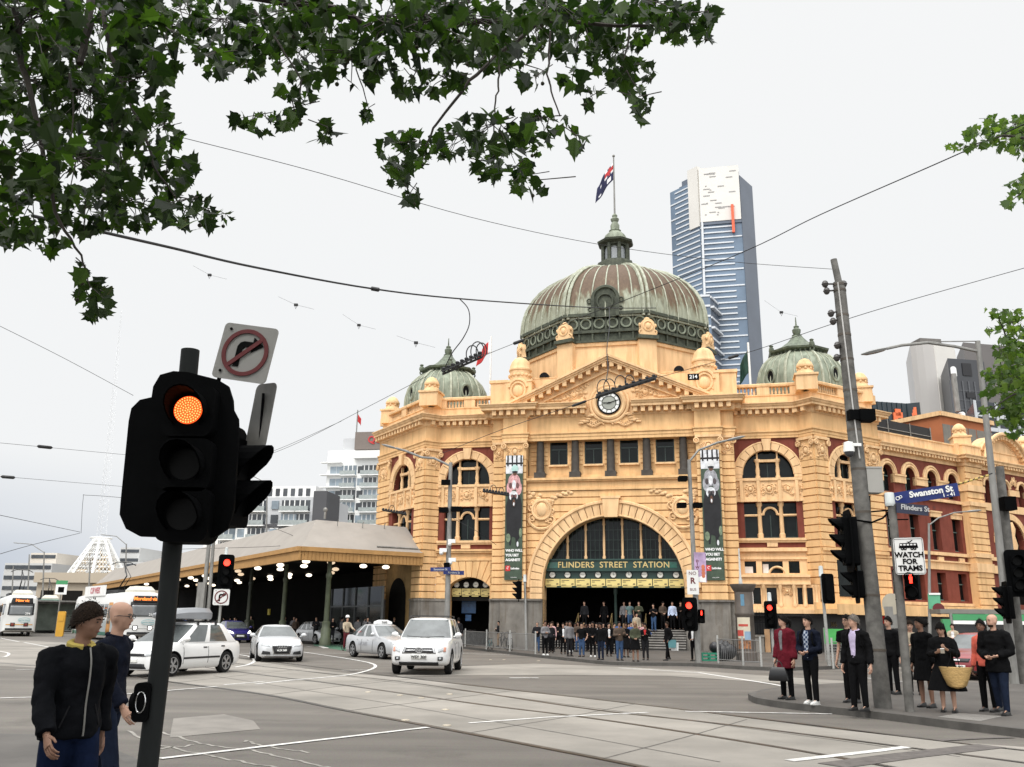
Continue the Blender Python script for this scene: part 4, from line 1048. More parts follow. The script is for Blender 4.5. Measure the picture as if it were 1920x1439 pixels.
COPD = mat('blackened_copper', (0.030, 0.035, 0.025), 0.65, var=0.0001, c2=(0.085, 0.095, 0.065), scale=3.5, detail=8, spec=0.3)
DX, DY = -0.2, 7.1
DR = 6.72
def octo(R, z, n=8, rot=pi / 8, bulge=0.0, sub=6):
 """ring of points of an octagon of across-flats radius R, its flat to the front"""
 out = []
 for k in range(n):
  a0_, a1_ = rot + 2 * pi * k / n, rot + 2 * pi * (k + 1) / n; rc = R / cos(pi / n)
  for j in range(sub):
   t = j / sub; x = rc * (cos(a0_) * (1 - t) + cos(a1_) * t); y = rc * (sin(a0_) * (1 - t) + sin(a1_) * t)
   b = 1 + bulge * 4 * t * (1 - t)
   out.append((x * b, y * b, z))
 return out
prof = [(6.65, 22.0), (6.72, 22.5), (6.63, 23.4), (6.4, 24.25), (6.02, 25.0), (5.5, 25.7), (4.85, 26.3), (4.05, 26.85), (3.2, 27.25), (2.3, 27.55), (1.25, 27.75)]
DM = MT((DX, DY, 0))
w = MB(DM); w.loft([octo(r, z, bulge=0.022) for r, z in prof]); dome = w.build('dome', COP, st, 25)
w = MB(DM)
for k in range(8):
 for j in range(6):
  pts = [Vector(octo(r + 0.02, z, bulge=0.022)[k * 6 + j]) for r, z in prof[:-1]]
  if j == 0:
   for s_ in (-1, 1):
    tt = Vector((-sin(pi / 8 + k * pi / 4), cos(pi / 8 + k * pi / 4), 0)) * 0.17 * s_
    w.tube([p + tt for p in pts], 0.13, 5)
  else: w.tube(pts, 0.055, 5)
w.build('dome_rib', COPR, dome, 40)
w = MB(DM)
for zz, e_, h_ in ((22.12, 0.16, 0.22), (20.92, 0.05, 0.2)): w.loft([octo(DR + e_, zz), octo(DR + e_, zz + h_)])
w.loft([octo(DR - .15, 20.3), octo(DR - .15, 22.3)])
w.loft([octo(DR + .05, 20.25), octo(DR + .05, 20.4)])
for k in range(8):
 a_ = k * pi / 4 + pi / 4
 nrm = Vector((cos(a_), sin(a_), 0)); tg = Vector((-sin(a_), cos(a_), 0)); half_ = 2.78
 Mk = DM @ Matrix(((tg.x, -nrm.x, 0, nrm.x * (DR - .13)), (tg.y, -nrm.y, 0, nrm.y * (DR - .13)), (0, 0, 1, 0), (0, 0, 0, 1)))
 sv = w.M; w.M = Mk
 for j in range(7): w.box(-half_ + j * half_ / 3 - .06, -half_ + j * half_ / 3 + .06, -0.12, 0.05, 20.4, 22.2)
 w.M = sv
w.build('dome_gallery', COPD, st)
w = MB(DM)
for k in range(8):
 a_ = k * pi / 4 + pi / 4
 nrm = Vector((cos(a_), sin(a_), 0)); tg = Vector((-sin(a_), cos(a_), 0))
 w.M = DM @ Matrix(((tg.x, -nrm.x, 0, nrm.x * (DR - .13)), (tg.y, -nrm.y, 0, nrm.y * (DR - .13)), (0, 0, 1, 0), (0, 0, 0, 1)))
 for j in range(6): w.ring((-2.78 + (j + .5) * 0.927, -0.05, 21.62), 0.34, 0.07, 14, 5)
w.build('gallery_ring', COPG, st, 40)
w = MB(DM); w.loft([octo(DR - .05, 15.4), octo(DR - .05, 20.25)]); w.loft([octo(DR + .05, 19.95), octo(DR + .1, 20.1)])
for k in range(8):
 a_ = pi / 8 + k * pi / 4; rc = (DR - .05) / cos(pi / 8)
 sv = w.M; w.M = DM @ MRo(a_, 4, 'Z') @ MT((rc - 0.15, 0, 0)); w.box(-0.6, 0.35, -0.62, 0.62, 15.4, 20.2); w.M = sv
w.build('drum', YEL2, st)
for k in range(8):
 a_ = pi / 8 + k * pi / 4; rc = (DR - .05) / cos(pi / 8)
 w = MB(); w.M = DM @ MRo(a_, 4, 'Z') @ MT((rc + 0.05, 0, 20.42)) @ MRo(pi / 2, 4, 'Z')
 w.box(-0.72, 0.72, -0.4, 0.4, -0.2, 0.05)
 w.m = 1
 w.prism([(-0.62, 0.05), (0.62, 0.05), (0.45, 0.35), (0.5, 0.7)] + arc(0, 0.75, 0.48, 0.1, pi - 0.1, 10) + [(-0.5, 0.7), (-0.45, 0.35)], -0.3, 0.2)
 w.ring((0, -0.3, 0.7), 0.34, 0.07, 14, 5); w.ball((0, -0.3, 0.68), (0.2, 0.12, 0.25), 8, 5); w.ball((0, -0.1, 1.25), (0.2, 0.15, 0.12), 8, 5)
 for s_ in (-1, 1): w.ring((s_ * 0.48, -0.25, 0.28), 0.14, 0.06, 8, 5); w.ball((s_ * .55, -.2, .78), (.1, .1, .14), 6, 4)
 w.build('crest', [COPD, YEL2], st, 40)
w = MB(fr((DX, DY - 6.87), 0))
w.prism(archpoly(-0.85, 0.85, 22.0, 23.35, 14), 0.0, 1.6)
w.ring((0, -0.02, 23.35), 0.85, 0.14, 18, 6, 0, pi)
for s_ in (-1, 1):
 w.box(s_ * .85 - .12, s_ * .85 + .12, -0.15, 0.3, 22.0, 23.4); w.ring((s_ * 1.1, 0, 23.2), 0.16, 0.06, 10, 5); w.ring((s_ * 1.05, 0, 22.6), 0.13, 0.05, 10, 5)
w.ring((0, -0.05, 23.1), 0.55, 0.08, 18, 6)
dorm = w.build('dormer', COPD, dome, 40)
LM = MT((DX + 0.05, DY, 0))
w = MB(LM)
w.loft([octo(r, z, sub=1) for r, z in ((1.55, 27.6), (1.4, 28.1), (1.35, 28.5), (1.3, 28.65), (1.0, 28.7), (0.95, 28.8))])
for k in range(8):
 a_ = pi / 8 + k * pi / 4; w.cyl((1.0 * cos(a_), 1.0 * sin(a_), 28.3), (1.0 * cos(a_), 1.0 * sin(a_), 30.1), 0.15, n=6)
w.loft([octo(r, z, sub=1) for r, z in ((0.95, 30.0), (1.0, 30.1), (1.3, 30.25), (1.35, 30.4), (1.0, 30.5))])
w.loft([octo(r, z, sub=1) for r, z in ((0.8, 28.2), (0.8, 30.1))])
lan = w.build('lantern', COPD, dome)
w = MB(LM)
for k in range(8):
 a_ = k * pi / 4; nrm = Vector((cos(a_), sin(a_), 0)); tg = Vector((-sin(a_), cos(a_), 0))
 w.M = LM @ Matrix(((tg.x, -nrm.x, 0, nrm.x * .815), (tg.y, -nrm.y, 0, nrm.y * .815), (0, 0, 1, 0), (0, 0, 0, 1))); w.tess(archpoly(-0.27, 0.27, 28.85, 29.6, 8), (), lambda a, b: (a, 0, b))
w.build('lantern_window', mat('sky_lit_glass', (0.30, 0.32, 0.33), 0.2, var=0.1), st)
w = MB(LM)
w.lathe([(0.95, 30.45), (0.93, 30.7), (0.8, 31.0), (0.55, 31.25), (0.42, 31.35), (0.48, 31.45), (0.34, 31.55), (0.36, 31.9), (0.22, 32.2), (0.3, 32.3), (0.34, 32.45), (0.18, 32.6), (0.22, 32.75), (0.12, 32.9)], 14)
w.build('lantern_cap', COPG, dome, 40)
w = MB(LM); w.cyl((0, 0, 32.8), (0, 0, 38.0), 0.075, 0.05, 8); w.ball((0, 0, 38.0), 0.12, 8, 5); w.build('flagpole', GALV, dome, 40)
def corner_dome(cx, cy):
 M = MT((cx, cy, 0))
 pr = [(2.85, 15.5), (2.9, 17.3), (2.88, 17.9), (2.72, 18.6), (2.42, 19.2), (2.0, 19.65), (1.55, 19.95)]
 w = MB(M); w.loft([octo(r, z, bulge=0.03, sub=4) for r, z in pr]); o = w.build('corner_dome', COPG, st, 30)
 w = MB(M)
 for k in range(8):
  for j in range(4):
   pts = [Vector(octo(r + .02, z, bulge=0.03, sub=4)[k * 4 + j]) for r, z in pr]; w.tube(pts, 0.1 if j == 0 else 0.04, 5)
 w.build('dome_rib', COPR, o, 40)
 w = MB(M); w.loft([octo(r, z, sub=1) for r, z in ((1.5, 19.85), (1.55, 20.0), (1.95, 20.1), (2.0, 20.22), (1.6, 20.35), (1.1, 20.62), (0.7, 20.95), (0.42, 21.3), (0.3, 21.5), (0.33, 21.55))])
 for k in range(8):
  a_ = pi / 8 + k * pi / 4
  if k % 2 == 0:
   x, y = 2.0 * cos(a_), 2.0 * sin(a_); w.lathe([(0.12, 20.1), (0.2, 20.25), (0.17, 20.45), (0.1, 20.5), (0.16, 20.62), (0.02, 20.7)], 7, (x, y)); w.ring((x, y, 20.0), 0.13, 0.06, 8, 5)
 for k in range(32):
  a_ = k * pi / 16; w.box(1.7 * cos(a_) - .06, 1.7 * cos(a_) + .06, 1.7 * sin(a_) - .06, 1.7 * sin(a_) + .06, 19.95, 20.1)
 w.lathe([(0.3, 21.5), (0.22, 21.6), (0.28, 21.75), (0.3, 21.95), (0.16, 22.1), (0.2, 22.2), (0.06, 22.3), (0.03, 22.9)], 10)
 w.build('finial', mat('mid_copper', (0.06, 0.072, 0.05), 0.6, var=0.0001, c2=(0.16, 0.19, 0.13), scale=4), o, 40)
 w = MB()
 for a_ in (-pi / 4, -3 * pi / 4):
  nrm = Vector((cos(a_), sin(a_), 0)); tg = Vector((-sin(a_), cos(a_), 0))
  w.M = M @ Matrix(((tg.x, -nrm.x, 0, nrm.x * 2.95), (tg.y, -nrm.y, 0, nrm.y * 2.95), (0, 0, 1, 0), (0, 0, 0, 1)))
  w.m = 0; w.tube([(0.36 * cos(t), 0.0, 18.05 + 0.5 * sin(t)) for t in [2 * pi * k / 16 for k in range(17)]], 0.12, 6); w.box(-.5, .5, 0.0, .6, 17.3, 17.5)
  w.m = 1; w.prism([(0.33 * cos(2 * pi * k / 16), 18.05 + 0.47 * sin(2 * pi * k / 16)) for k in range(16)], -0.02, 0.5)
 w.build('lucarne', [COPG, BLACK], o, 40)
corner_dome(-13.05, 5.6); corner_dome(12.75, 5.5)

# ---- flags ------------------------------------------------------------------
def flag_mesh(name, label, M, w_, h_, droop, mats, pick, parent=None):
 b = MB(M); nx, nz = 14, 8; ids = {}
 for i in range(nx + 1):
  for j in range(nz + 1):
   s_ = i / nx; t = j / nz
   x = s_ * w_ * 0.55; z = -t * h_ - droop * s_ ** 1.2 * w_; y = 0.25 * sin(s_ * 9 + t * 2) * s_
   ids[i, j] = b.p((-x - 0.12 * t * s_, y, z))
 for i in range(nx):
  for j in range(nz):
   b.m = pick((i + .5) / nx, (j + .5) / nz); b.face((ids[i, j], ids[i, j + 1], ids[i + 1, j + 1], ids[i + 1, j]))
 o = b.build(name, mats, None, 60)
 sm = o.modifiers.new('thickness', 'SOLIDIFY'); sm.thickness = 0.01
 return tag(o, label, 'flag')
NAVY = mat('navy_flag_cloth', (0.012, 0.014, 0.055), 0.8, var=0.2); FRED = mat('red_flag_cloth', (0.45, 0.03, 0.03), 0.8, var=0.15); FWH = mat('white_flag_cloth', (0.7, 0.7, 0.7), 0.8, var=0.1)
def uj(s_, t):
 if s_ < 0.5 and t < 0.5:
  u, v = s_ / .5, t / .5
  if abs(u - .5) < .12 or abs(v - .5) < .14: return 1
  if abs(u - v) < .16 or abs(u + v - 1) < .16: return 2
  return 0
 if (abs(s_ - .75) < .06 and abs(t - .3) < .1) or (abs(s_ - .25) < .08 and abs(t - .75) < .1) or (abs(s_ - .78) < .05 and abs(t - .8) < .08): return 2
 return 0
flag_mesh('flag', 'dark blue flag with red and white canton drooping above the big dome', ST_M @ MT((DX, DY, 37.4)), 2.4, 1.5, 0.85, [NAVY, FRED, FWH], uj)
fb = (9.3, 3.5)
w = MB(); w.cyl((fb[0], fb[1], 15.5), (fb[0], fb[1], 20.6), 0.09, 0.07, 8); w.build('roof_flagpole', WHITE, st, 40)
flag_mesh('flag', 'furled dark green flag on the white pole between the two right hand domes', ST_M @ MT((fb[0], fb[1], 20.1)), 1.1, 1.6, 0.9, [mat('green_flag_cloth', (0.01, 0.045, 0.03), 0.8, var=0.2)], lambda a, b: 0)
lb = (-9.3, 4.2)
w = MB(); w.cyl((lb[0], lb[1], 15.5), (lb[0], lb[1], 22.4), 0.08, 0.06, 8); w.build('roof_flagpole', WHITE, st, 40)
flag_mesh('flag', 'red and white flag on the pole beside the left corner dome', ST_M @ MT((lb[0], lb[1], 22.2)), 1.7, 1.0, 0.7, [FRED, FWH], lambda a, b: 1 if a < .18 else 0)

# ---- hanging banners ------------------------------------------------------------
def banner(x0, label, seed, cap, silk):
 M = ST_M @ MT((x0, -0.47, 0)); W_, Z0, Z1 = 1.17, 4.28, 12.4; H_ = Z1 - Z0
 root = thing('banner', label, 'banner', (M @ Vector((W_ / 2, 0, Z0)))[:], ST_RZ, 'race banners hung on the giant pilasters')
 L = MT((-W_ / 2, 0, -Z0))
 b = MB(L); b.box(0, W_, 0, 0.03, Z0, Z1)
 b.build('cloth', mat('banner_turf_green', (0.05, 0.075, 0.05), 0.8, var=0.35, scale=2.2), root)
 r = random.Random(seed); b = MB(L)
 def poly(m, pts, y): b.m = m; b.prism([(u * W_, Z1 - v * H_) for u, v in pts][::-1] if True else pts, y - 0.004, y)
 def ell(m, u, v, a, c, y, n=18): b.m = m; b.prism([(u * W_ + a * cos(2 * pi * k / n), Z1 - v * H_ + c * sin(2 * pi * k / n)) for k in range(n)], y - 0.004, y)
 b.m = 0; b.prism(rect(0.01, W_ - .01, Z1 - 0.15 * H_, Z1 - .01), -0.006, -0.002)       # pale stand behind
 for k in range(4): b.m = 1; b.prism(rect(0.1 + .3 * k, 0.2 + .3 * k, Z1 - 0.09 * H_, Z1 - 0.01), -0.010, -0.006)
 b.m = 1; b.prism(rect(0.01, W_ - .01, Z1 - 0.075 * H_, Z1 - 0.06 * H_), -0.012, -0.008)
 b.m = 1; b.prism([(0.1, Z1 - .62 * H_), (0.18, Z1 - .68 * H_), (0.5, Z1 - .66 * H_), (0.95, Z1 - .68 * H_), (1.1, Z1 - .6 * H_), (1.12, Z1 - .4 * H_), (0.98, Z1 - .33 * H_), (0.6, Z1 - .3 * H_), (0.2, Z1 - .33 * H_), (0.06, Z1 - .42 * H_)], -0.016, -0.010)
 ell(2, .5, .22, 0.42, 0.55, -0.018); ell(2, .24, .27, 0.2, 0.45, -0.019); ell(2, .78, .27, 0.2, 0.45, -0.019)  # silks
 ell(3, .3, .25, 0.11, 0.2, -0.024); ell(3, .7, .25, 0.11, 0.2, -0.024); ell(0, .5, .24, .13, .3, -0.023)
 ell(4, .54, .11, 0.24, 0.24, -0.024); ell(1, .54, .138, 0.2, 0.07, -0.030); ell(5, .54, .152, 0.13, 0.13, -0.028)
 ell(0, .48, .335, 0.3, 0.34, -0.030); ell(3, .40, .335, .08, .12, -0.034); ell(3, .60, .335, .08, .12, -0.034)
 ell(1, .5, .375, 0.2, 0.42, -0.032); ell(5, .5, .39, 0.09, 0.25, -0.037); ell(0, .5, .40, 0.05, 0.12, -0.041)
 for u, vv in ((.3, .73), (.68, .74)): b.m = 1; b.prism([((u - .09) * W_, Z1 - .64 * H_), ((u - .03) * W_, Z1 - vv * H_), ((u + .05) * W_, Z1 - vv * H_), ((u + .12) * W_, Z1 - .64 * H_)], -0.022, -0.016)
 ell(6, .2, .67, .15, .28, -0.026); ell(6, .9, .63, .1, .3, -0.026); ell(0, .74, .72, .07, .17, -0.028)
 b.build('printed_picture', [mat('banner_white', (0.62, 0.63, 0.65), 0.8, var=0.3, scale=3), mat('banner_black', (0.012, 0.012, 0.014), 0.8, var=0.3), mat('silk_%d' % seed, silk, 0.8, var=0.5, scale=6), mat('silk_dark_%d' % seed, (silk[0] * .25, silk[1] * .2, silk[2] * .2), 0.8, var=0.3), mat('cap_%d' % seed, cap, 0.8, var=0.2), mat('banner_brown', (0.10, 0.045, 0.025), 0.8, var=0.3), mat('banner_turf_light', (0.17, 0.22, 0.14), 0.8, var=0.4, scale=6)], root)
 b = MB(L)
 for i, t in enumerate(('WHO WILL', 'YOU BET', 'AGAINST?')): text_at(b, t, (0.07, -0.012, Z0 + 1.86 - 0.30 * i), 0.225, 0.004, 0.010, 'LEFT', space=0.95)
 text_at(b, 'Ladbrokes', (0.42, -0.012, Z0 + 0.72), 0.165, 0.004, 0.008, 'LEFT', space=.8)
 text_at(b, 'responsible', (0.62, -0.012, Z0 + 0.16), 0.09, 0.004, 0, 'CENTER')
 b.build('lettering', WHITE, root)
 b = MB(L); b.prism([(0.08, Z0 + .56), (0.38, Z0 + .56), (0.38, Z0 + .9), (0.08, Z0 + .9)], -0.012, -0.004); lg = b.build('red_logo', mat('logo_red', (0.55, 0.02, 0.02), 0.6, var=0.05), root)
 b = MB(L); b.ring((0.24, -0.014, Z0 + .75), 0.07, 0.018, 12, 4, 0.6, 5.2); b.build('logo_mark', WHITE, lg)
banner(-6.92, 'tall race banner picturing a mint capped jockey in pink silks', 1, (0.42, 0.62, 0.58), (0.55, 0.3, 0.3))
banner(5.78, 'tall race banner picturing a white capped jockey in grey silks', 2, (0.66, 0.66, 0.66), (0.3, 0.3, 0.32))
# ------------------------------------------------------------------ concourse canopy on the left of the station
def loc(M, *p): return (M @ Vector(p))
CW = ST_M @ FL                                    # frame: x along the Swanston Street face, -y outward
cano = thing('station_canopy', 'long low concourse canopy with ochre fascia and grey hipped roof joining the station', 'canopy', CW @ Vector((0, 0, 0)), ST_RZ - pi / 4)
OCHRE = mat('ochre_fascia', (0.41, 0.232, 0.09), 0.75, var=0.12, scale=1.5, spec=0.2)
PALER = mat('pale_sheet_roof', (0.275, 0.25, 0.222), 0.7, var=0.08, scale=0.6, spec=0.3)
FAW = mat('faded_white_roof', (0.66, 0.65, 0.63), 0.6, var=0.06)
DD = 8.45
w = MB()
w.poly([(0.2, -DD, 6.0), (0.2, 0.0, 6.0), (-2.6, -0.0, 8.0), (-3.4, -6.3, 8.15)])
w.poly([(0.2, -DD, 6.0), (-3.4, -6.3, 8.15), (-85, -6.3, 8.15), (-85, -DD, 6.0)])
w.poly([(-3.4, -6.3, 8.15), (-2.6, 0, 8.0), (-85, 0, 8.0), (-85, -6.3, 8.15)])
w.build('roof', PALER, cano)
w = MB()
w.box(-85, 0.25, -DD - 0.25, -DD, 5.78, 6.05); w.box(0.0, 0.3, -DD, 0.0, 5.78, 6.05)
w.box(-85, 0.2, -DD - 0.12, -DD + 0.1, 5.22, 5.78); w.box(-0.1, 0.17, -DD, 0.0, 5.22, 5.78)
for k in range(34): w.box(0.17, 0.2, -DD + 0.25 * k, -DD + 0.25 * k + 0.19, 5.24, 5.77)
w.build('fascia', OCHRE, cano)
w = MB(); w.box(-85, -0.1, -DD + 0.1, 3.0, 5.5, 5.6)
w.build('soffit', mat('shaded_soffit', (0.006, 0.006, 0.006), 0.9, var=0.2, spec=0.05), cano)  # near-black colour stands in for the deep shade under the canopy
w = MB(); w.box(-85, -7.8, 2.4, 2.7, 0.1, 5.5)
w.build('rear_wall', mat('shaded_concourse_wall', (0.0035, 0.0033, 0.003), 0.8, var=0.5, scale=0.5, spec=0.08), cano)  # wall colour blackened to stand in for concourse shade
w = MB(); w.tube([(-0.2, -3.2, 6.35), (-0.2, -0.2, 6.35)], 0.06, 6); w.tube([(-2.9, -5.9, 8.2), (-2.9, -5.9, 8.75)], 0.08, 6); w.ball((-2.9, -5.9, 8.8), 0.16, 8, 5)
for y in (-5.2, -3.4, -1.8): w.tube([(-2.3, y, 7.7), (-2.3, y, 8.0), (-2.15, y, 8.1)], 0.03, 5)
w.build('roof_pipe', GALV, cano)
COLG = mat('green_iron_column', (0.06, 0.072, 0.04), 0.5, var=0.3, scale=2)
prof_c = [(0.36, 0.1), (0.36, 0.5), (0.3, 0.6), (0.32, 1.1), (0.25, 1.2), (0.27, 1.5), (0.17, 1.6), (0.15, 4.2), (0.2, 4.3), (0.2, 4.5), (0.14, 4.6), (0.14, 5.5)]
first = None
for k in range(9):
 w = MB(); w.lathe(prof_c, 12, (-0.9 - 8.5 * k, -6.1)); w.build('column', COLG if k < 2 else mat('shaded_iron_column', (0.03, 0.035, 0.022), 0.5, var=0.3), cano, 40)  # columns further in repeat the green, darkened for canopy shade
LAMP = mat('lit_lamp', (0.9, 0.85, 0.75), 0.4, var=0, emit=(1.0, 0.86, 0.68), estr=2.6)
LAMPD = mat('dim_lamp', (0.9, 0.8, 0.7), 0.4, var=0, emit=(1.0, 0.75, 0.5), estr=0.9)
for i in range(11):
 for j, y in enumerate((-7.3, -5.6, -2.4, -0.7)):
  if (i + j) % 5 == 4: continue
  w = MB(); x = -2.0 - 5.2 * i - (2.2 if j > 1 else 0)
  w.lathe([(0.1, 5.42), (0.23, 5.36), (0.26, 5.3), (0.25, 5.24), (0.16, 5.18), (0.02, 5.16)], 12, (x, y)); w.build('ceiling_lamp', LAMPD if (i * 3 + j) % 4 == 1 else LAMP, cano, 60)
w = MB(); w.box(-11, -1.8, -1.9, -1.8, 0.12, 3.9); ks = w.build('shop_glazing', mat('concourse_glass', (0.02, 0.022, 0.022), 0.08, var=0.4, scale=0.6, spec=0.25), cano)
w = MB()
for x in (-11, -8.7, -6.4, -4.1, -1.8): w.box(x - .05, x + .05, -1.98, -1.85, 0.12, 3.9)
w.box(-11, -1.8, -1.97, -1.86, 2.55, 2.65)
w.build('glazing_bar', mat('steel_bar', (0.06, 0.065, 0.065), 0.4, var=0.1), ks)
w = MB()
for k in range(2): w.box(-19 - 4 * k, -18.5 - 4 * k, -3.0, -2.9, 2.0, 2.5)
w.build('yellow_sign', mat('dull_yellow_sign', (0.45, 0.36, 0.03), 0.5, var=0.1), cano)

# ------------------------------------------------------------------ buildings beyond
def azv(deg): return Vector((sin(rad(deg)), cos(rad(deg)), 0))
def isect(P, az, px, py):
 """point on the plan line through P with azimuth az that is seen at pixel column px"""
 d = ray(px, py); v = azv(az); den = v.x * d.y - v.y * d.x
 t = (P.y * d.x - P.x * d.y) / den
 return Vector((P.x + v.x * t, P.y + v.y * t, 0))
def face_M(P, Q):                                 # frame on a wall from P to Q (left to right as seen), -y outward
 d = (Q - P); return MT((P.x, P.y, 0)) @ MRo(atan2(d.y, d.x), 4, 'Z'), Vector((d.x, d.y, 0)).length
def zpix(px, py, P): return at(px, py, P.y).z
def block(P, z0, z1):                             # closed prism over a plan polygon (either winding)
 a = sum(P[i - 1].x * P[i].y - P[i].x * P[i - 1].y for i in range(len(P)))
 q = P if a > 0 else P[::-1]
 w = MB(); w.prismz([(p.x, p.y) for p in q], z0, z1); return w

TB = mat('blue_curtain_wall', (0.135, 0.185, 0.25), 0.25, var=0.25, scale=0.05, spec=0.4)
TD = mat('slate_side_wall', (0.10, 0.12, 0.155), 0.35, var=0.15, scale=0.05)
TW = mat('white_spandrel', (0.60, 0.62, 0.64), 0.6, var=0.05)
TG = mat('pale_gold_cladding', (0.64, 0.615, 0.57), 0.5, var=0.06, scale=0.05)
def skyscraper():
 B = at(1317, 520, 420); B.z = 0
 A = isect(B, 143, 1262, 520); C = isect(B, 103, 1397, 520); D = isect(C, 40, 1421, 520); E_ = D + azv(-20) * 16
 t = thing('skyscraper', 'very tall blue glass tower with white floor stripes and a pale gold crown', 'skyscraper', (B.x, B.y, 0))
 inv = MT((-B.x, -B.y, 0))
 zA = zpix(1264, 362, A); zC = zpix(1396, 318, C); zD = zpix(1412, 330, C); zg = zpix(1393, 412, C)
 def bl(name, P, z0, z1, m):
  o = block([inv @ p for p in P], z0, z1); return o.build(name, m, t)
 bl('left_shaft', [A, B, B + azv(30) * 25, A + azv(30) * 25], 0, zA, TB)
 bl('right_shaft', [B + azv(20) * 0.3, C, C + azv(10) * 30, B + azv(10) * 30], 0, zC - 1, TB)
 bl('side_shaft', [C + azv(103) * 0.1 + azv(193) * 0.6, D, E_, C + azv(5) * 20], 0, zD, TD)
 MR, LR = face_M(inv @ B, inv @ C); ML, LL = face_M(inv @ A, inv @ B)
 w = MB(MR); w.box(0.4, LR - .2, -0.9, 5, zg, zC + 2); o = w.build('gold_crown', TG, t)
 w = MB(ML); w.box(LL * 0.68, LL + .3, -0.9, 5, zg - 2, zA + 7); w.build('gold_crown', TG, t)
 w = MB(MR)
 r = random.Random(4)
 for k in range(26):
  u, z = r.uniform(1, LR - 3), r.uniform(zg + 2, zC); w.box(u, u + r.choice((0.8, 3.2)), -1.05, -0.9, z, z + 0.5)
 w.build('crown_slot', mat('grey_slot', (0.3, 0.29, 0.28), 0.6, var=0.1), t)
 w = MB(MR); w.box(LR * .76, LR * .76 + 1.3, -2.2, -0.9, zpix(1376, 437, C), zpix(1376, 385, C)); w.build('orange_fin', mat('orange_fin', (0.72, 0.11, 0.04), 0.5, var=0.05), t)
 w = MB(MR); w.box(0.3, LR, -0.6, 0.3, zg - 1.6, zg - 0.05); w.build('shadow_gap', TD, t)
 st_ = 5.6; n = int(zC / st_)
 w = MB(MR)
 for k in range(n):
  z = zg - 3.4 - st_ * k * 0.52
  if z < 60: break
  w.box(0.6 if k % 3 else 0.1, LR - (0.3 if k % 3 == 2 else 4.5), -0.35, 0.1, z, z + 0.7)
 w.build('spandrel', TW, t)
 w = MB(ML)
 for k in range(n * 2):
  z = zA - 2.5 - st_ * k * 0.52
  if z < 60: break
  w.box(0.1 if k % 3 == 2 else 3.5, LL - .3, -0.35, 0.1, z, z + 0.7)
 w.build('spandrel', TW, t)
 w = MB(); w.bar(inv @ Vector((B.x, B.y, 60)) + Vector((-.6, -.6, 0)), inv @ Vector((B.x, B.y, zA)) + Vector((1.2, -.6, 0)), 1.0, 1.0); w.build('edge_strip', TW, t)
 w = MB(ML); w.box(LL * .3, LL * .6, 3, 9, zA, zA + 5); w.box(LL * .2, LL * .3, 3, 7, zA, zA + 2.5); w.build('plant_room', TD, t)
 Pq = isect(B + azv(190) * 12, 103, 1300, 620); Q = isect(Pq, 103, 1334, 620); R_ = isect(Q, 30, 1350, 620)
 zt = zpix(1332, 552, Q)
 bl('low_block', [Pq, Q, R_, R_ + azv(-77) * 14], 0, zt, TB)
 M2, L2 = face_M(inv @ Q, inv @ R_)
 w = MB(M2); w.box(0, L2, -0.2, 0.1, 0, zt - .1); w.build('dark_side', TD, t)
 w = MB(M2)
 for k in range(14): w.box(-0.3, L2 * (0.8 + .2 * (k % 2)), -0.8 - 1.1 * (k % 2), -0.2, zt - 2 - 5.2 * k, zt - 1.0 - 5.2 * k)
 M3, L3 = face_M(inv @ Pq, inv @ Q)
 w.M = M3
 for k in range(14): w.box(2, L3, -0.4, 0, zt - 1.2 - 5.2 * k, zt - .2 - 5.2 * k); w.box(2, L3 * .55, -0.4, 0, zt - 3.6 - 5.2 * k, zt - 2.8 - 5.2 * k)
 w.build('spandrel', TW, t)
skyscraper()

def tower(name, label, pxs, azs, Y0, ytop, mats, py=720):
 """plain tower: pxs = columns of successive corners, azs = azimuths of the faces between them"""
 P = [Vector((at(pxs[0], py, Y0).x, Y0, 0))]
 for px, az in zip(pxs[1:], azs): P.append(isect(P[-1], az, px, py))
 P2 = P + [p + azv(20) * 25 for p in P[::-1]]
 z = zpix(pxs[1], ytop, P[1])
 t = thing(name, label, 'tower block', (P[1].x, P[1].y, 0)); inv = MT((-P[1].x, -P[1].y, 0))
 block([inv @ p for p in P2], 0, z).build('wall', mats[0], t)
 return t, inv, P, z
t, inv, P, z = tower('office_tower', 'silver curved tower with one bright white face beyond the station roof', [1714, 1724, 1738, 1758, 1797], [150, 135, 118, 62], 330, 645, [mat('silver_cladding', (0.42, 0.40, 0.38), 0.35, var=0.16, scale=0.04, stretch=(1, 1, .2))])
M, L = face_M(inv @ P[3], inv @ P[4]); w = MB(M); w.box(0.1, L - .1, -0.3, 0.2, 0, z - .3); w.build('white_face', TG, t)
M, L = face_M(inv @ P[1], inv @ P[4]); w = MB(M); w.box(L * .2, L * .75, 1.5, 8, z - 1, z + 3); w.build('plant_room', mat('grey_plant_room', (0.12, 0.11, 0.10), 0.6, var=0.1), t)
TDK = mat('charcoal_tower', (0.035, 0.037, 0.042), 0.35, var=0.15, scale=0.08)
def gridface(t, inv, P, Q, z0, z1, du, dz, m, fw=.5, fh=.25):
 M, L = face_M(inv @ P, inv @ Q); w = MB(M); n = max(2, int(L / du)); k = max(2, int((z1 - z0) / dz))
 for i in range(n + 1): w.box(L * i / n - fw / 2, L * i / n + fw / 2, -0.25, 0.02, z0, z1)
 for j in range(k): w.box(0, L, -0.15, 0.02, z0 + (z1 - z0) * j / k - fh / 2, z0 + (z1 - z0) * j / k + fh / 2)
 return w.build('facade_grid', m, t)
t, inv, P, z = tower('office_tower', 'charcoal tower with a white logo in its top corner', [1782, 1838, 1850], [80, 60], 300, 676, [TDK])
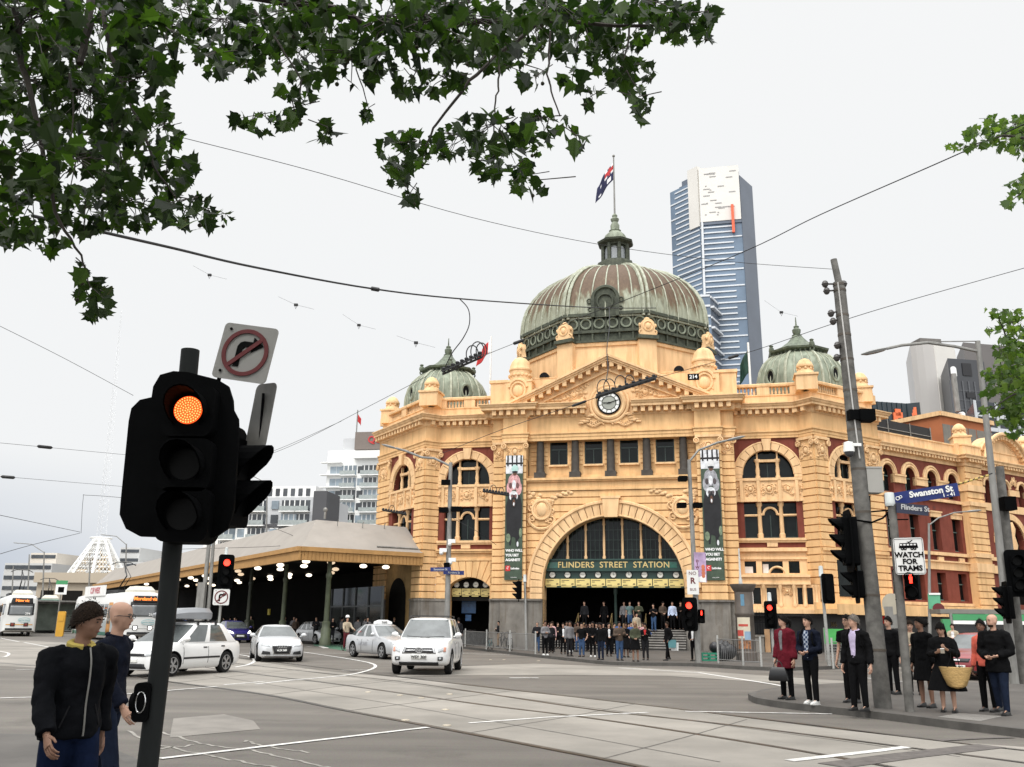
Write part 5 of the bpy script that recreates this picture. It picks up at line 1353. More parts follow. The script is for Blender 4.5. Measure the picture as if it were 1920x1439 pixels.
gridface(t, inv, P[0], P[1], 40, z - 8, 2.2, 3.4, mat('charcoal_mullion', (0.075, 0.078, 0.085), 0.4, var=0.1))
M, L = face_M(inv @ P[0], inv @ P[1]); w = MB(M); w.prism(archpoly(0.5, 2.6, z - 6.5, z - 4, 8), -0.5, -0.1); w.build('white_logo', WHITE, t)
w = MB(M)
for k in range(8): w.box(L * .48, L * .75, -0.4, 0.0, z - 14 - 6 * k, z - 12 - 6 * k)
w.box(L * .45, L * .75, -.3, 0, z - 6, z - 1.5)
w.build('vent_panel', mat('black_vent', (0.012, 0.012, 0.014), 0.6, var=0.1), t)
t, inv, P, z = tower('office_tower', 'broad grey-brown tower behind the charcoal one', [1815, 1905, 1960], [78, 60], 380, 650, [mat('taupe_tower', (0.115, 0.105, 0.10), 0.5, var=0.08, scale=0.05)])
t, inv, P, z = tower('office_tower', 'low black-green block with an orange logo above the station cornice', [1600, 1702, 1727], [78, 120], 260, 757, [mat('black_green_tower', (0.010, 0.020, 0.026), 0.3, var=0.2, scale=0.1)], py=780)
gridface(t, inv, P[0], P[1], 20, z, 1.6, 60, mat('dark_fin', (0.02, 0.035, 0.045), 0.4, var=0.1), .2)
M, L = face_M(inv @ P[1], inv @ P[2]); lg = MB(M)
lg.box(L * .35, L * .5, -0.5, -.1, z - 5, z - 3.2); lg.box(L * .5, L * .72, -0.6, -.1, z - 4, z - 1.5); lg.box(L * .42, L * .6, -0.55, -.1, z - 3.6, z - 2.2); lgo = lg.build('orange_logo', mat('orange_logo', (0.75, 0.16, 0.05), 0.5, var=0.05), t)
lg = MB(M); text_at(lg, 'pwc', (L * .36, -0.4, z - 5.4), 2.6, 0.05); lg.build('lettering', WHITE, lgo)
M, L = face_M(inv @ P[0], inv @ P[1]); lg = MB(M)
for a, b, c, d in ((.72, .80, 5.6, 3.2), (.76, .86, 4.2, 2.0), (.80, .89, 4.8, 3.0)): lg.box(L * a, L * b, -0.5, -.1, z - c, z - d)
lg.build('orange_logo', MATS['orange_logo'], t)
t, inv, P, z = tower('office_building', 'dark glass block with a white grid of bands at the right edge', [1836, 1990], [70], 200, 770, [mat('navy_glass', (0.02, 0.026, 0.035), 0.2, var=0.3, scale=0.2)], py=830)
gridface(t, inv, P[0], P[1], 10, z, 6, 3.2, mat('white_band', (0.5, 0.52, 0.54), 0.5, var=0.05), 0.6, 0.9)

P1 = Vector((at(1762, 778, 88).x, 88, 0)); P0 = isect(P1, 148, 1650, 790); P2 = isect(P1, 60, 1856, 790)
t = thing('brick_house', 'terracotta brick block with small windows rising behind the low station roof', 'building', (P1.x, P1.y, 0)); inv = MT((-P1.x, -P1.y, 0))
zt = zpix(1762, 778, P1)
block([inv @ p for p in (P0, P1, P2, P2 + azv(-32) * 25)], 0, zt).build('wall', mat('terracotta_brick', (0.36, 0.125, 0.055), 0.85, var=0.15, scale=0.4, spec=0.2), t)
M, L = face_M(inv @ P0, inv @ P1); w = MB(M); w.box(-0.3, L + .12, -0.25, 0.3, zt - .1, zt + .35); M, L2 = face_M(inv @ P1, inv @ P2); w.M = M; w.box(-0.12, L2 + .3, -0.25, 0.3, zt - .1, zt + .352); w.build('coping', YEL2, t)
for k in range(6):
 w = MB(M); x = L2 * (k + .6) / 6; w.box(x - .62, x + .62, -0.04, 0.1, zt - 3.3, zt - .9); o = w.build('window', mat('grey_blind', (0.17, 0.155, 0.13), 0.6, var=0.15), t)
 w = MB(M); w.box(x - .75, x + .75, -0.12, 0.1, zt - 3.5, zt - 3.3); w.build('sill', YEL2, o)
w = MB(M); w.lathe([(0.35, zt + .3), (0.35, zt + 1.0), (.2, zt + 1.1)], 8, (L2 * .62, 1)); w.build('antenna_base', WHITE, t)
w = MB(M); w.lathe([(0.28, zt + 1.1), (0.28, zt + 5.2)], 8, (L2 * .55, 1)); w.build('antenna', GALV, t)

WIN_D = mat('dark_flat_window', (0.045, 0.05, 0.055), 0.15, var=0.4, scale=0.3)
WIN_B = mat('pale_flat_window', (0.24, 0.29, 0.33), 0.2, var=0.4, scale=0.2)
FL_W = mat('white_flat_wall', (0.78, 0.78, 0.76), 0.7, var=0.05, scale=0.1)
FL_G = mat('grey_flat_wall', (0.50, 0.51, 0.52), 0.7, var=0.06, scale=0.1)
FL_D = mat('dark_flat_wall', (0.07, 0.07, 0.075), 0.7, var=0.1, scale=0.1)
RAIL_G = mat('balcony_glass', (0.30, 0.33, 0.32), 0.2, var=0.2)
def window_grid(t, M, cols, rows, z0, dz, y=-0.06, ww=2.0, hh=1.7, pick=None, r=None):
 for c in cols:
  for j in range(rows):
   w = MB(M); u, q = c[0], c[1]
   z = z0 + dz * j
   if q == 'w':
    w.box(u - ww / 2, u + ww / 2, y, 0.1, z + .7, z + .7 + hh); o = w.build('window', r.choice((WIN_D, WIN_B, WIN_B)), t)
    continue
   h_ = q                                         # balcony half-width
   w.box(u - h_, u + h_, -0.05, 0.1, z + .25, z + dz - .35); o = w.build('window', r.choice((WIN_D, WIN_D, WIN_B)), t)
   w = MB(M); w.box(u - h_ - .1, u + h_ + .1, -1.3, 0.0, z, z + .22); w.m = 1; w.box(u - h_, u + h_, -1.3, -1.24, z + .25, z + 1.2)
   w.m = 2
   for k in range(int(h_ * 2 / 1.1)): w.box(u - h_ + .5 + 1.1 * k, u - h_ + .72 + 1.1 * k, -0.1, 0.0, z + .25, z + dz - .35)
   w.build('balcony', [FL_W, RAIL_G, FL_W], t)
def quay():
 r = random.Random(3)
 P = [Vector((at(612, 900, 215).x, 215, 0))]; P.append(isect(P[0], 100, 640, 900)); P.append(isect(P[1], 100, 735, 900))
 t = thing('apartment_tower', 'white apartment tower with stacked balconies and a brown crown sign', 'apartment block', (P[1].x, P[1].y, 0)); inv = MT((-P[1].x, -P[1].y, 0))
 zt = zpix(640, 845, P[1])
 block([inv @ p for p in (P[0], P[2], P[2] + azv(10) * 20, P[0] + azv(10) * 20)], 0, zt).build('wall', FL_W, t)
 M, L = face_M(inv @ P[0], inv @ P[2])
 dz = 2.95; n = int(zt / dz)
 window_grid(t, M, [(1.6, 'w'), (3.2, 'w'), (L * .34, 1.9), (L * .52, 'w'), (L * .72, 3.0)], n - 7, zt - dz * (n - 7) - dz * 0.3 - 2.5, dz, ww=1.5, r=r)
 w = MB(M); w.box(L * .42, L + .5, -0.8, 6, zt, zt + 4.3); w.build('crown', mat('brown_crown', (0.17, 0.14, 0.12), 0.6, var=0.05), t)
 w = MB(M); w.box(L * .2, L * .42, 1, 6, zt, zt + 3.2); w.build('plant_room', FL_G, t)
 w = MB(M); text_at(w, 'QUAY WEST', (L * .62, -0.9, zt + 2.3), 2.3, 0.08, 0.05, 'LEFT'); w.build('lettering', mat('red_sign_letter', (0.5, 0.03, 0.03), 0.5, var=0.05), t)
 w = MB(M)
 for k in range(6): w.box(-1.2, L * .24, -1.5, -0.1, zt - 3 - 3.0 * k - .2, zt - 3 - 3.0 * k) if k < 3 else None
 w.box(L * .42, L + .1, -1.5, 0, zt - 2.2, zt - .4); w.build('terrace_ledge', FL_W, t)
 w = MB(M); w.cyl((L * .42, 0, zt + 3), (L * .42, 0, zt + 10), 0.15, n=6); w.build('flagpole', GALV, t)
 flag_mesh('flag', 'small red flag on the pole over the apartment tower', MT((P[1].x, P[1].y, 0)) @ M @ MT((L * .42, 0, zt + 9)) @ Matrix.Scale(-1, 4, (1, 0, 0)), 1.8, 1.8, .7, [FRED], lambda a, b: 0)
quay()
def grey_flats():
 r = random.Random(9)
 P = [Vector((at(385, 1000, 190).x, 190, 0))]; P.append(isect(P[0], 98, 607, 1000))
 t = thing('apartment_block', 'long grey and white apartment block with a dark top corner behind the canopy', 'apartment block', (P[1].x, P[1].y, 0)); inv = MT((-P[1].x, -P[1].y, 0))
 zt = zpix(600, 932, P[1])
 block([inv @ p for p in (P[0], P[1], P[1] + azv(8) * 15, P[0] + azv(8) * 15)], 0, zt).build('wall', FL_G, t)
 M, L = face_M(inv @ P[0], inv @ P[1]); dz = 2.9; n = int(zt / dz)
 cols = [(1.5, 'w'), (4.6, 1.6), (7.2, 'w'), (10.2, 1.8), (13.6, 'w'), (16.4, 1.7), (19.2, 1.4), (22.2, 'w')]
 cols = [(u * L / 23.5, q) for u, q in cols]
 w = MB(M)
 for a, b in ((.0, .12), (.26, .36), (.55, .62)): w.box(L * a, L * b, -0.25, 0.1, 3, zt - dz * 2.2)
 w.build('white_panel', FL_W, t)
 window_grid(t, M, cols, n - 2, zt - dz * (n - 2) - dz * .1, dz, ww=1.5, y=-.3, r=r)
 w = MB(M); w.box(L * .9, L + .3, -0.4, 8, zt - 7, zt + 1.2); w.box(L * .3, L * .9, -0.35, 0.1, zt - dz * 2 - .5, zt - dz * 2 + .2); w.build('dark_corner', FL_D, t)
 w = MB(M); w.box(L * .25, L * .88, 2, 8, zt, zt + 2.6); w.build('penthouse', FL_W, t)
 for k in range(9):
  w = MB(M); w.box(L * (.28 + .065 * k), L * (.315 + .065 * k), 1.9, 2.1, zt + .5, zt + 2.1); w.build('window', WIN_D, t)
grey_flats()
BEIGE = mat('beige_concrete', (0.42, 0.36, 0.28), 0.85, var=0.08, scale=0.05)
PALE = mat('far_pale_wall', (0.50, 0.50, 0.49), 0.8, var=0.08, scale=0.05)
def box_building(name, label, px0, px1, ytop, Y0, m, cat='building', dep=25, rows=0, az=95):
 P = Vector((at(px0, 1080, Y0).x, Y0, 0)); Q = isect(P, az, px1, 1080); z = zpix(px0, ytop, P)
 t = thing(name, label, cat, P); inv = MT((-P.x, -P.y, 0))
 block([inv @ p for p in (P, Q, Q + azv(az - 90) * dep, P + azv(az - 90) * dep)], 0, z).build('wall', m, t)
 M, L = face_M(inv @ P, inv @ Q)
 for k in range(rows):
  w = MB(M); w.box(0.3, L - .3, -0.2, 0.1, z - 1.6 - k * 2.9, z - .6 - k * 2.9); w.build('window_band', WIN_D if rows < 9 else mat('hazy_window', (0.2, 0.21, 0.22), 0.4, var=0.2), t)
 return t, M, L, z
t, M, L, z = box_building('concert_hall', 'low beige concrete concert hall with deep dark openings beyond the trams', 72, 330, 1076, 170, BEIGE)
w = MB(M); w.box(L * .2, L * .34, -0.2, 0.2, z - 5.2, z - 3); w.box(L * .04, L * .13, -.2, .2, z - 5.2, z - 3); w.box(L * .44, L * .75, -.2, .2, z - 4.8, z - 2.6); w.build('opening', VOID, t)
w = MB(M); w.box(-0.3, L, -0.8, 0.1, z - 1.6, z + .2); w.build('parapet', BEIGE, t)
box_building('office_block', 'far pale block with dark window bands at the left edge', 6, 95, 1056, 260, PALE, rows=4)
box_building('office_block', 'far cream block with a blank panel on its roof', 52, 101, 1037, 280, mat('far_cream_wall', (0.6, 0.55, 0.48), 0.8, var=0.05), rows=2)
box_building('apartment_block', 'small hazy apartment tower right of the lattice spire', 220, 257, 1027, 300, PALE, 'apartment block', rows=8)
box_building('apartment_block', 'low hazy block between the lattice spire and canopy', 232, 300, 1054, 290, PALE, 'apartment block', rows=4)
box_building('office_block', 'far grey block peeping over the left slope of the lattice spire', 112, 140, 1044, 320, PALE, rows=3)
def lattice():
 Y0 = 210; c = at(180, 1085, Y0); t = thing('lattice_spire', 'white steel lattice skirt of a spire with ochre mesh above the concert hall', 'spire', (c.x, c.y, 0))
 z0, z1 = 9.5, zpix(180, 1012, c); r0 = (at(238, 1085, Y0).x - c.x) * 1.02; r1 = 1.5
 def pt(a, f):
  r_ = r0 + (r1 - r0) * f; return Vector((r_ * cos(a), r_ * 0.8 * sin(a), z0 + (z1 - z0) * f))
 w = MB(); m = MB()
 N = 8
 for k in range(N):
  a, b = 2 * pi * k / N + 0.2, 2 * pi * (k + 1) / N + 0.2
  w.tube([pt(a, f) for f in (-.12, .3, .7, 1)], 0.34, 5)
  for f in [i / 9 for i in range(10)]: w.tube([pt(a, f), pt(b, f)], 0.07, 4)
  for i in range(9):
   for j in range(5):
    u0, u1 = j / 5, (j + 1) / 5; f0, f1 = i / 9, (i + 1) / 9
    q = lambda u, f: pt(a, f).lerp(pt(b, f), u)
    w.tube([q(u0, f0), q(u1, f1)], 0.05, 3); w.tube([q(u1, f0), q(u0, f1)], 0.05, 3)
 w.build('steel_lattice', WHITE, t)
 for k in range(N):
  a, b = 2 * pi * k / N + 0.2, 2 * pi * (k + 1) / N + 0.2
  q = lambda u, f: pt(a, f).lerp(pt(b, f), u) * 1.0 + Vector((0, 0.0, -0.3))
  for i in range(7):
   for j in range(5):
    if rnd.random() < 0.25 + .08 * i: continue
    u0, u1, f0, f1 = j / 5 + .02, (j + 1) / 5 - .02, i / 9 + .01, (i + 1) / 9 - .01
    m.poly([q(u0, f0) * .985, q(u1, f0) * .985, q(u1, f1) * .985, q(u0, f1) * .985])
 m.build('ochre_mesh', mat('ochre_mesh', (0.52, 0.40, 0.25), 0.7, var=0.2, scale=.2), t)
 w = MB(); w.ring((0, 0, z1 + .3), 2.3, 0.16, 24, 5, plane='xy'); w.ring((0, 0, z1 - 1.0), 1.9, .14, 24, 5, plane='xy'); w.build('ring_beam', WHITE, t)
 top = at(228, 582, Y0)
 w = MB(); bz = z1 - 1
 base = Vector((0, 0, bz)); tp_ = Vector((top.x - c.x, 0, top.z));
 for k in range(3):
  o = Vector((cos(k * 2.1), sin(k * 2.1), 0)); w.tube([base + o * 1.2, base.lerp(tp_, .85) + o * .3, tp_], 0.035, 4)
 for k in range(40):
  f = k / 40; q = base.lerp(tp_, f); rr = 1.2 * (1 - f) + .15
  for j in range(3): w.tube([q + Vector((cos(j * 2.1), sin(j * 2.1), 0)) * rr, base.lerp(tp_, f + .024) + Vector((cos((j + 1) * 2.1), sin((j + 1) * 2.1), 0)) * rr], 0.022, 3)
 w.build('spire_mast', mat('haze_pale_mast', (0.75, 0.76, 0.77), 0.6, var=0.05), t)  # distance haze is put into the mast's pale colour
lattice()
# ------------------------------------------------------------------ vehicles
CARG = mat('car_glass', (0.085, 0.095, 0.095), 0.05, var=0.35, scale=1.8, spec=1.0)
TYRE = mat('tyre_rubber', (0.012, 0.012, 0.012), 0.85, var=0.2, spec=0.2)
RIM = mat('alloy_rim', (0.42, 0.42, 0.42), 0.35, metal=0.7, var=0.08)
PLAS = mat('black_plastic', (0.012, 0.012, 0.013), 0.5, var=0.2)
CHROME = mat('chrome', (0.55, 0.55, 0.55), 0.15, metal=0.9, var=0.05)
LENS = mat('headlamp_lens', (0.45, 0.47, 0.48), 0.1, var=0.25, scale=12, spec=0.8)
LENSON = mat('lit_headlamp', (0.9, 0.9, 0.85), 0.2, var=0, emit=(1, 0.93, 0.85), estr=3.5)
PLATE = mat('number_plate', (0.70, 0.70, 0.66), 0.5, var=0.02)
PLATED = mat('black_plate', (0.02, 0.02, 0.02), 0.4, var=0.02)
AMBER = mat('amber_lens', (0.6, 0.28, 0.2), 0.2, var=0.1)
def paint(name, c, metal=0.0): return mat(name, c, 0.28, metal=metal, var=0.02, coat=0.6)
def mesh_bvh(me): return BVHTree.FromPolygons([v.co.copy() for v in me.vertices], [tuple(p.vertices) for p in me.polygons])
def patch(bvh, axis, q, m, name, parent, off=0.012, nu=8, nv=4, th=0.02):
 """thin panel that follows the body: q = four corners, (y,z) for 'front'/'rear', (x,z) for 'left'/'right', (x,y) for 'top'"""
 w = MB(); ids = {}
 for i in range(nu + 1):
  for j in range(nv + 1):
   u, v = i / nu, j / nv
   a = [q[0][k] * (1 - u) * (1 - v) + q[1][k] * u * (1 - v) + q[2][k] * u * v + q[3][k] * (1 - u) * v for k in (0, 1)]
   o, d = {'front': (Vector((6, a[0], a[1])), Vector((-1, 0, 0))), 'rear': (Vector((-30, a[0], a[1])), Vector((1, 0, 0))), 'left': (Vector((a[0], 6, a[1])), Vector((0, -1, 0))), 'right': (Vector((a[0], -6, a[1])), Vector((0, 1, 0))), 'top': (Vector((a[0], a[1], 9)), Vector((0, 0, -1)))}[axis]
   if axis == 'front': o.x = 30
   h = bvh.ray_cast(o, d)[0]
   if h is None: return None
   ids[i, j] = w.p(h - d * off)
 for i in range(nu):
  for j in range(nv):
   f = (ids[i, j], ids[i + 1, j], ids[i + 1, j + 1], ids[i, j + 1])
   w.face(f)
 o = w.build(name, m, parent, 50)
 me = o.data
 if len(me.polygons):
  nrm = sum((p.normal for p in me.polygons), Vector())
  if nrm.dot(-d) < 0: me.flip_normals()
 s = o.modifiers.new('thickness', 'SOLIDIFY'); s.thickness = th; s.offset = -1
 return o
def wheel(parent, x, y, r, wd, left):
 s = 1 if left else -1
 M = MT((x, y, r)) @ MRo(-pi / 2 * s, 4, 'X')       # axis z -> outward
 w = MB(M); w.lathe([(r * .66, -wd / 2), (r * .93, -wd / 2), (r, -wd / 2 + .03), (r, wd / 2 - .03), (r * .93, wd / 2), (r * .68, wd / 2 + .004), (r * .66, wd / 2 - .02)], 24)
 t = w.build('wheel', TYRE, parent, 35)
 w = MB(M); w.lathe([(r * .68, wd / 2 - .05), (r * .69, wd / 2 + .006), (r * .63, wd / 2 + .006), (r * .62, wd / 2 - .05)], 24)
 for k in range(5):
  a = 2 * pi * k / 5 + .3
  for d_ in (-.16, .16): w.bar((r * .1 * cos(a), r * .1 * sin(a), wd / 2 - .01), (r * .64 * cos(a + d_), r * .64 * sin(a + d_), wd / 2 - .02), r * .11, .03)
 w.lathe([(r * .17, wd / 2 - .04), (r * .16, wd / 2 + .008), (0.01, wd / 2 + .01)], 12)
 w.m = 1; w.lathe([(r * .62, wd / 2 - .06), (0.02, wd / 2 - .06)], 16)
 w.build('rim', [RIM, PLAS], t, 30)
def car(name, label, cat, loc, az, spec, group='cars in the crossing'):
 """spec: L, W, st=[(x, halfwidth, bottom, top)], belt, roof, cabin xs, paint, wheel radius, front/rear axle x"""
 t = thing(name, label, cat, loc, pi / 2 - rad(az), group)
 S = spec; st_ = S['st']; m = S['paint']
 xs = []
 for (x0, *a), (x1, *b) in zip(st_, st_[1:]):
  n = max(1, int(abs(x1 - x0) / 0.16))
  for k in range(n): xs.append((x0 + (x1 - x0) * k / n, *[p + (q - p) * (k / n) for p, q in zip(a, b)]))
 xs.append(st_[-1])
 rings = []
 for x, w_, zb, zt in xs:
  h = zt - zb
  half = [(0, zb), (w_ * .7, zb), (w_ * .90, zb + .02), (w_ * .975, zb + h * .12), (w_, zb + h * .33), (w_ * 1.0, zb + h * .55), (w_ * .985, zb + h * .72), (w_ * .955, zb + h * .86), (w_ * .90, zt - .025), (w_ * .80, zt - .002), (w_ * .5, zt + .022), (w_ * .2, zt + .032)]
  ring = [(x, -y, z) for y, z in half[1:]][::-1] + [(x, y, z) for y, z in half[:]]
  ring += [(x, 0, zt + .034)]
  rings.append(ring)
 b = MB(); b.loft(rings)
 bo = b.build('body', m, None, None, fix=True)
 col.objects.unlink(bo)
 R = S['r'] + 0.055; cut = []
 cu = MB()
 for ax in S['axles']:
  for s in (-1, 1):
   c = MB(); c.cyl((ax, s * (S['W'] / 2 - .26), S['r'] + .02), (ax, s * (S['W'] / 2 + .3), S['r'] + .02), R, n=24)
   co = c.build('cut', PLAS, None, None, fix=True); col.objects.unlink(co); cut.append(co)
   md = bo.modifiers.new('b', 'BOOLEAN'); md.object = co; md.operation = 'DIFFERENCE'; md.solver = 'EXACT'
 me = evaluated(bo, cut)
 for c in cut: bpy.data.objects.remove(c)
 bo.modifiers.clear(); old = bo.data; bo.data = me; me.name = 'body'
 me.materials.clear(); me.materials.append(m); me.materials.append(PLAS)
 for p in me.polygons:
  p.use_smooth = True
  c = p.center
  for ax in S['axles']:
   if abs(c.x - ax) < R + .01 and (c - Vector((ax, c.y, S['r'] + .02))).length < R + .005 and abs(c.y) < S['W'] / 2 - .02 and abs(p.normal.z) + abs(p.normal.x) + 0 > -1 and abs(abs(c.y) - S['W'] / 2) > .0 and (Vector((c.x - ax, 0, c.z - S['r'] - .02)).length > R - .02 or abs(c.y) < S['W'] / 2 - .2): p.material_index = 1
 me.set_sharp_from_angle(angle=rad(38))
 col.objects.link(bo); bo.parent = t
 bv = mesh_bvh(me)
 xw0, xw1, xr1, xr0 = S['cab']; zb_, zr = S['belt'], S['roof']; wb, wr = S['W'] / 2 * S.get('wb', .90), S['W'] / 2 * S.get('wr', .68)
 lev = [(-0.06, 0), (0, 0), (.25, 0), (.5, 0), (.75, 0), (1, 0)]
 NS = 12;
 def ringpts(f, ins=0.0, dz=0.0):
  g = max(f, 0); e = g ** 1.15
  xf = xw0 + (xw1 - xw0) * g - ins; xr = xr0 + (xr1 - xr0) * (g ** S.get('rearpow', 1.2)) + ins; hw = wb + (wr - wb) * g ** 1.25 - ins
  z = zb_ + (zr - zb_) * f + dz
  pts = []
  for k in range(7):       # front, right to left
   y = -1 + 2 * k / 6; pts.append((xf - .16 * abs(y) ** 2.4, y * hw * .93, z))
  for k in range(NS + 1):  # left side, front to back
   u = k / NS; pts.append((xf - .22 + (xr + .12 - xf + .22) * u, hw * (0.975 + .025 * sin(pi * u)), z))
  for k in range(7):
   y = 1 - 2 * k / 6; pts.append((xr + .10 * abs(y) ** 2.4, y * hw * .93, z))
  for k in range(NS + 1):
   u = 1 - k / NS; pts.append((xf - .22 + (xr + .12 - xf + .22) * u, -hw * (0.975 + .025 * sin(pi * u)), z))
  return pts
 rg = [ringpts(f) for f, _ in lev] + [ringpts(1, .06, .035), ringpts(1, .22, .06), ringpts(1, .45, .075)]
 n = len(rg[0]); P = S.get('pillars', (4, 8)); body = MB(); ws = MB(); rw = MB(); sl = MB(); srr = MB()
 ids = {}
 def quad(mb, a, b_, k):
  k2 = (k + 1) % n; mb.poly([rg[a][k], rg[a][k2], rg[b_][k2], rg[b_][k]])
 for a in range(len(rg) - 1):
  for k in range(n):
   top = a >= 5
   mb = body
   if not top and a >= 1:
    if k < 6: mb = ws
    elif 7 <= k < 7 + NS:
     i = k - 7
     if i not in P and 1 <= i < NS - 1 - S.get('cpillar', 0) and a < 5: mb = sl
    elif 7 + NS < k < 7 + NS + 7 and a < 5: mb = rw
    elif 7 + NS + 7 <= k < 7 + NS + 7 + NS + 1:
     i = NS - 1 - (k - (7 + NS + 7))
     if i not in P and 1 <= i < NS - 1 - S.get('cpillar', 0) and a < 5: mb = srr
   quad(mb, a, a + 1, k)
 body.poly(rg[-1])
 body.build('roof', m, t, 40, fix=True)
 ws.build('windscreen', CARG, t, 40, fix=True); rw.build('rear_window', CARG, t, 40, fix=True)
 sl.build('side_window', CARG, t, 40, fix=True); srr.build('side_window', CARG, t, 40, fix=True)
 for ax in S['axles']:
  for s in (-1, 1): wheel(t, ax, s * (S['W'] / 2 - .12), S['r'], .21, s > 0)
 for s in (-1, 1):
  w = MB(); w.ball((xw0 - .28, s * (S['W'] / 2 + .10), zb_ + .10), (.09, .12, .08), 10, 6); w.bar((xw0 - .3, s * (S['W'] / 2 - .06), zb_ + .04), (xw0 - .28, s * (S['W'] / 2 + .06), zb_ + .08), .05, .04); w.build('wing_mirror', m, t, 40)
 for pi_, (axis, q, mm, nm) in enumerate(S['patches']):
  sides = [1]
  for sg in ((1, -1) if nm.startswith('*') else (1,)):
   qq = [(a * sg, c) for a, c in q] if axis in ('front', 'rear') else q
   ax2 = axis
   if axis == 'side': ax2 = 'left' if sg > 0 else 'right'; qq = q
   patch(bv, ax2, qq, mm, nm.strip('*'), t, off=.008 + .004 * (pi_ if axis == 'front' else 0), nu=10, nv=5)
 for body_, y, z, sz, mm in S.get('texts', ()):
  h = bv.ray_cast(Vector((30, y, z)), Vector((-1, 0, 0)))[0]
  if h:
   w = MB(MT((h.x + .06, y, z)) @ MRo(pi / 2, 4, 'Z')); text_at(w, body_, (0, 0, 0), sz, 0.003, 0.004); w.build('lettering', mm, t)
 return t, bv
def sedan_st(L, W, nose, hood, belt, deck, tail, clear=.2):
 h = W / 2; f = L / 2
 return [(-f, h * .70, clear + .25, tail), (-f + .06, h * .84, clear + .1, deck - .05), (-f + .25, h * .94, clear, deck), (-f + .8, h * .99, clear, deck + .02), (-f + 1.3, h, clear, belt), (0, h, clear, belt),
   (f - 1.75, h, clear, belt), (f - 1.45, h * .99, clear, hood + .05), (f - .9, h * .98, clear, hood - .02), (f - .45, h * .95, clear, hood - .10), (f - .2, h * .90, clear, nose + .03), (f - .06, h * .80, clear + .03, nose - .04), (f, h * .66, clear + .12, nose - .12)]
def q4(y0, z0, y1, z1): return [(y0, z0), (y1, z0), (y1, z1), (y0, z1)]
BLK = PLAS
WHITEP = paint('white_car_paint', (0.72, 0.72, 0.71)); SILV = paint('silver_car_paint', (0.50, 0.51, 0.52), 0.35); SILV2 = paint('pale_silver_paint', (0.58, 0.59, 0.60), 0.2); BLUEP = paint('violet_blue_paint', (0.025, 0.02, 0.14)); REDP = paint('dark_red_paint', (0.22, 0.015, 0.018))

p = at(804, 1250, 31.8); p.z = 0
suv = dict(L=4.7, W=1.92, r=.37, axles=(1.45, -1.4), belt=1.12, roof=1.70, cab=(1.05, .35, -1.75, -2.1), paint=WHITEP, rearpow=1.0, wb=.92, wr=.73,
 st=[(-2.35, .72, .5, 1.0), (-2.28, .85, .38, 1.08), (-2.0, .94, .28, 1.12), (-1, .96, .26, 1.12), (.6, .96, .26, 1.12), (.95, .96, .26, 1.11), (1.2, .955, .26, 1.09), (1.7, .945, .27, 1.05), (2.05, .92, .28, 0.99), (2.22, .86, .30, .92), (2.33, .76, .34, .84), (2.38, .62, .42, .74)],
 patches=[('front', [(-.54, .66), (.54, .66), (.48, .86), (-.48, .86)], CHROME, 'grille_frame'), ('front', [(-.47, .685), (.47, .685), (.42, .835), (-.42, .835)], PLAS, 'grille'), ('front', q4(-.44, .745, .44, .775), CHROME, 'grille_bar'),
             ('front', [(.60, .70), (.80, .76), (.78, .90), (.60, .84)], LENS, '*headlight'), ('front', q4(.77, .72, .84, .86), AMBER, '*indicator'), ('front', q4(-.24, .50, .24, .62), PLATE, 'number_plate'),
             ('front', q4(-.62, .30, .62, .40), PLAS, 'lower_grille'), ('front', q4(.60, .46, .76, .57), PLAS, '*fog_lamp_recess'), ('front', q4(.64, .49, .71, .55), LENS, '*fog_lamp'),
             ('side', q4(-.45, .34, -.43, 1.1), PLAS, '*door_gap'), ('side', q4(.55, .34, .57, 1.1), PLAS, '*door_gap'), ('side', q4(.0, .93, .18, .97), CHROME, '*door_handle')],
 texts=[('WSY 300', 0, .56, .125, PLAS)])
t_suv, bv = car('suv_car', 'white sports utility car with roof rails facing the camera at the crossing', 'car', p, 183, suv)
w = MB()
for s in (-1, 1): w.tube([(.25, s * .63, 1.76), (.15, s * .64, 1.82), (-1.5, s * .64, 1.82), (-1.6, s * .63, 1.76)], .02, 6)
w.bar((0, -.64, 1.82), (0, .64, 1.82), .06, .03); w.build('roof_rail', PLAS, t_suv, 40)
h = bv.ray_cast(Vector((30, 0, .77)), Vector((-1, 0, 0)))[0]
w = MB(); w.M = MT((h.x + .03, 0, .77)) @ MRo(pi / 2, 4, 'Z'); w.ring((0, 0, 0), .1, .014, 20, 6, sx=1.15, sz=.75); w.ring((0, 0, 0.0), .07, .011, 16, 6, sx=.5, sz=1.0); w.ring((0, 0, .03), .07, .010, 16, 6, sx=1.0, sz=.5); w.build('emblem', CHROME, t_suv, 40)
w = MB()
for s in (-1, 1): w.bar((1.17, s * .1 - .25 * s, 1.13), (1.0, s * .62, 1.17), .03, .02)
w.build('wiper', PLAS, t_suv)

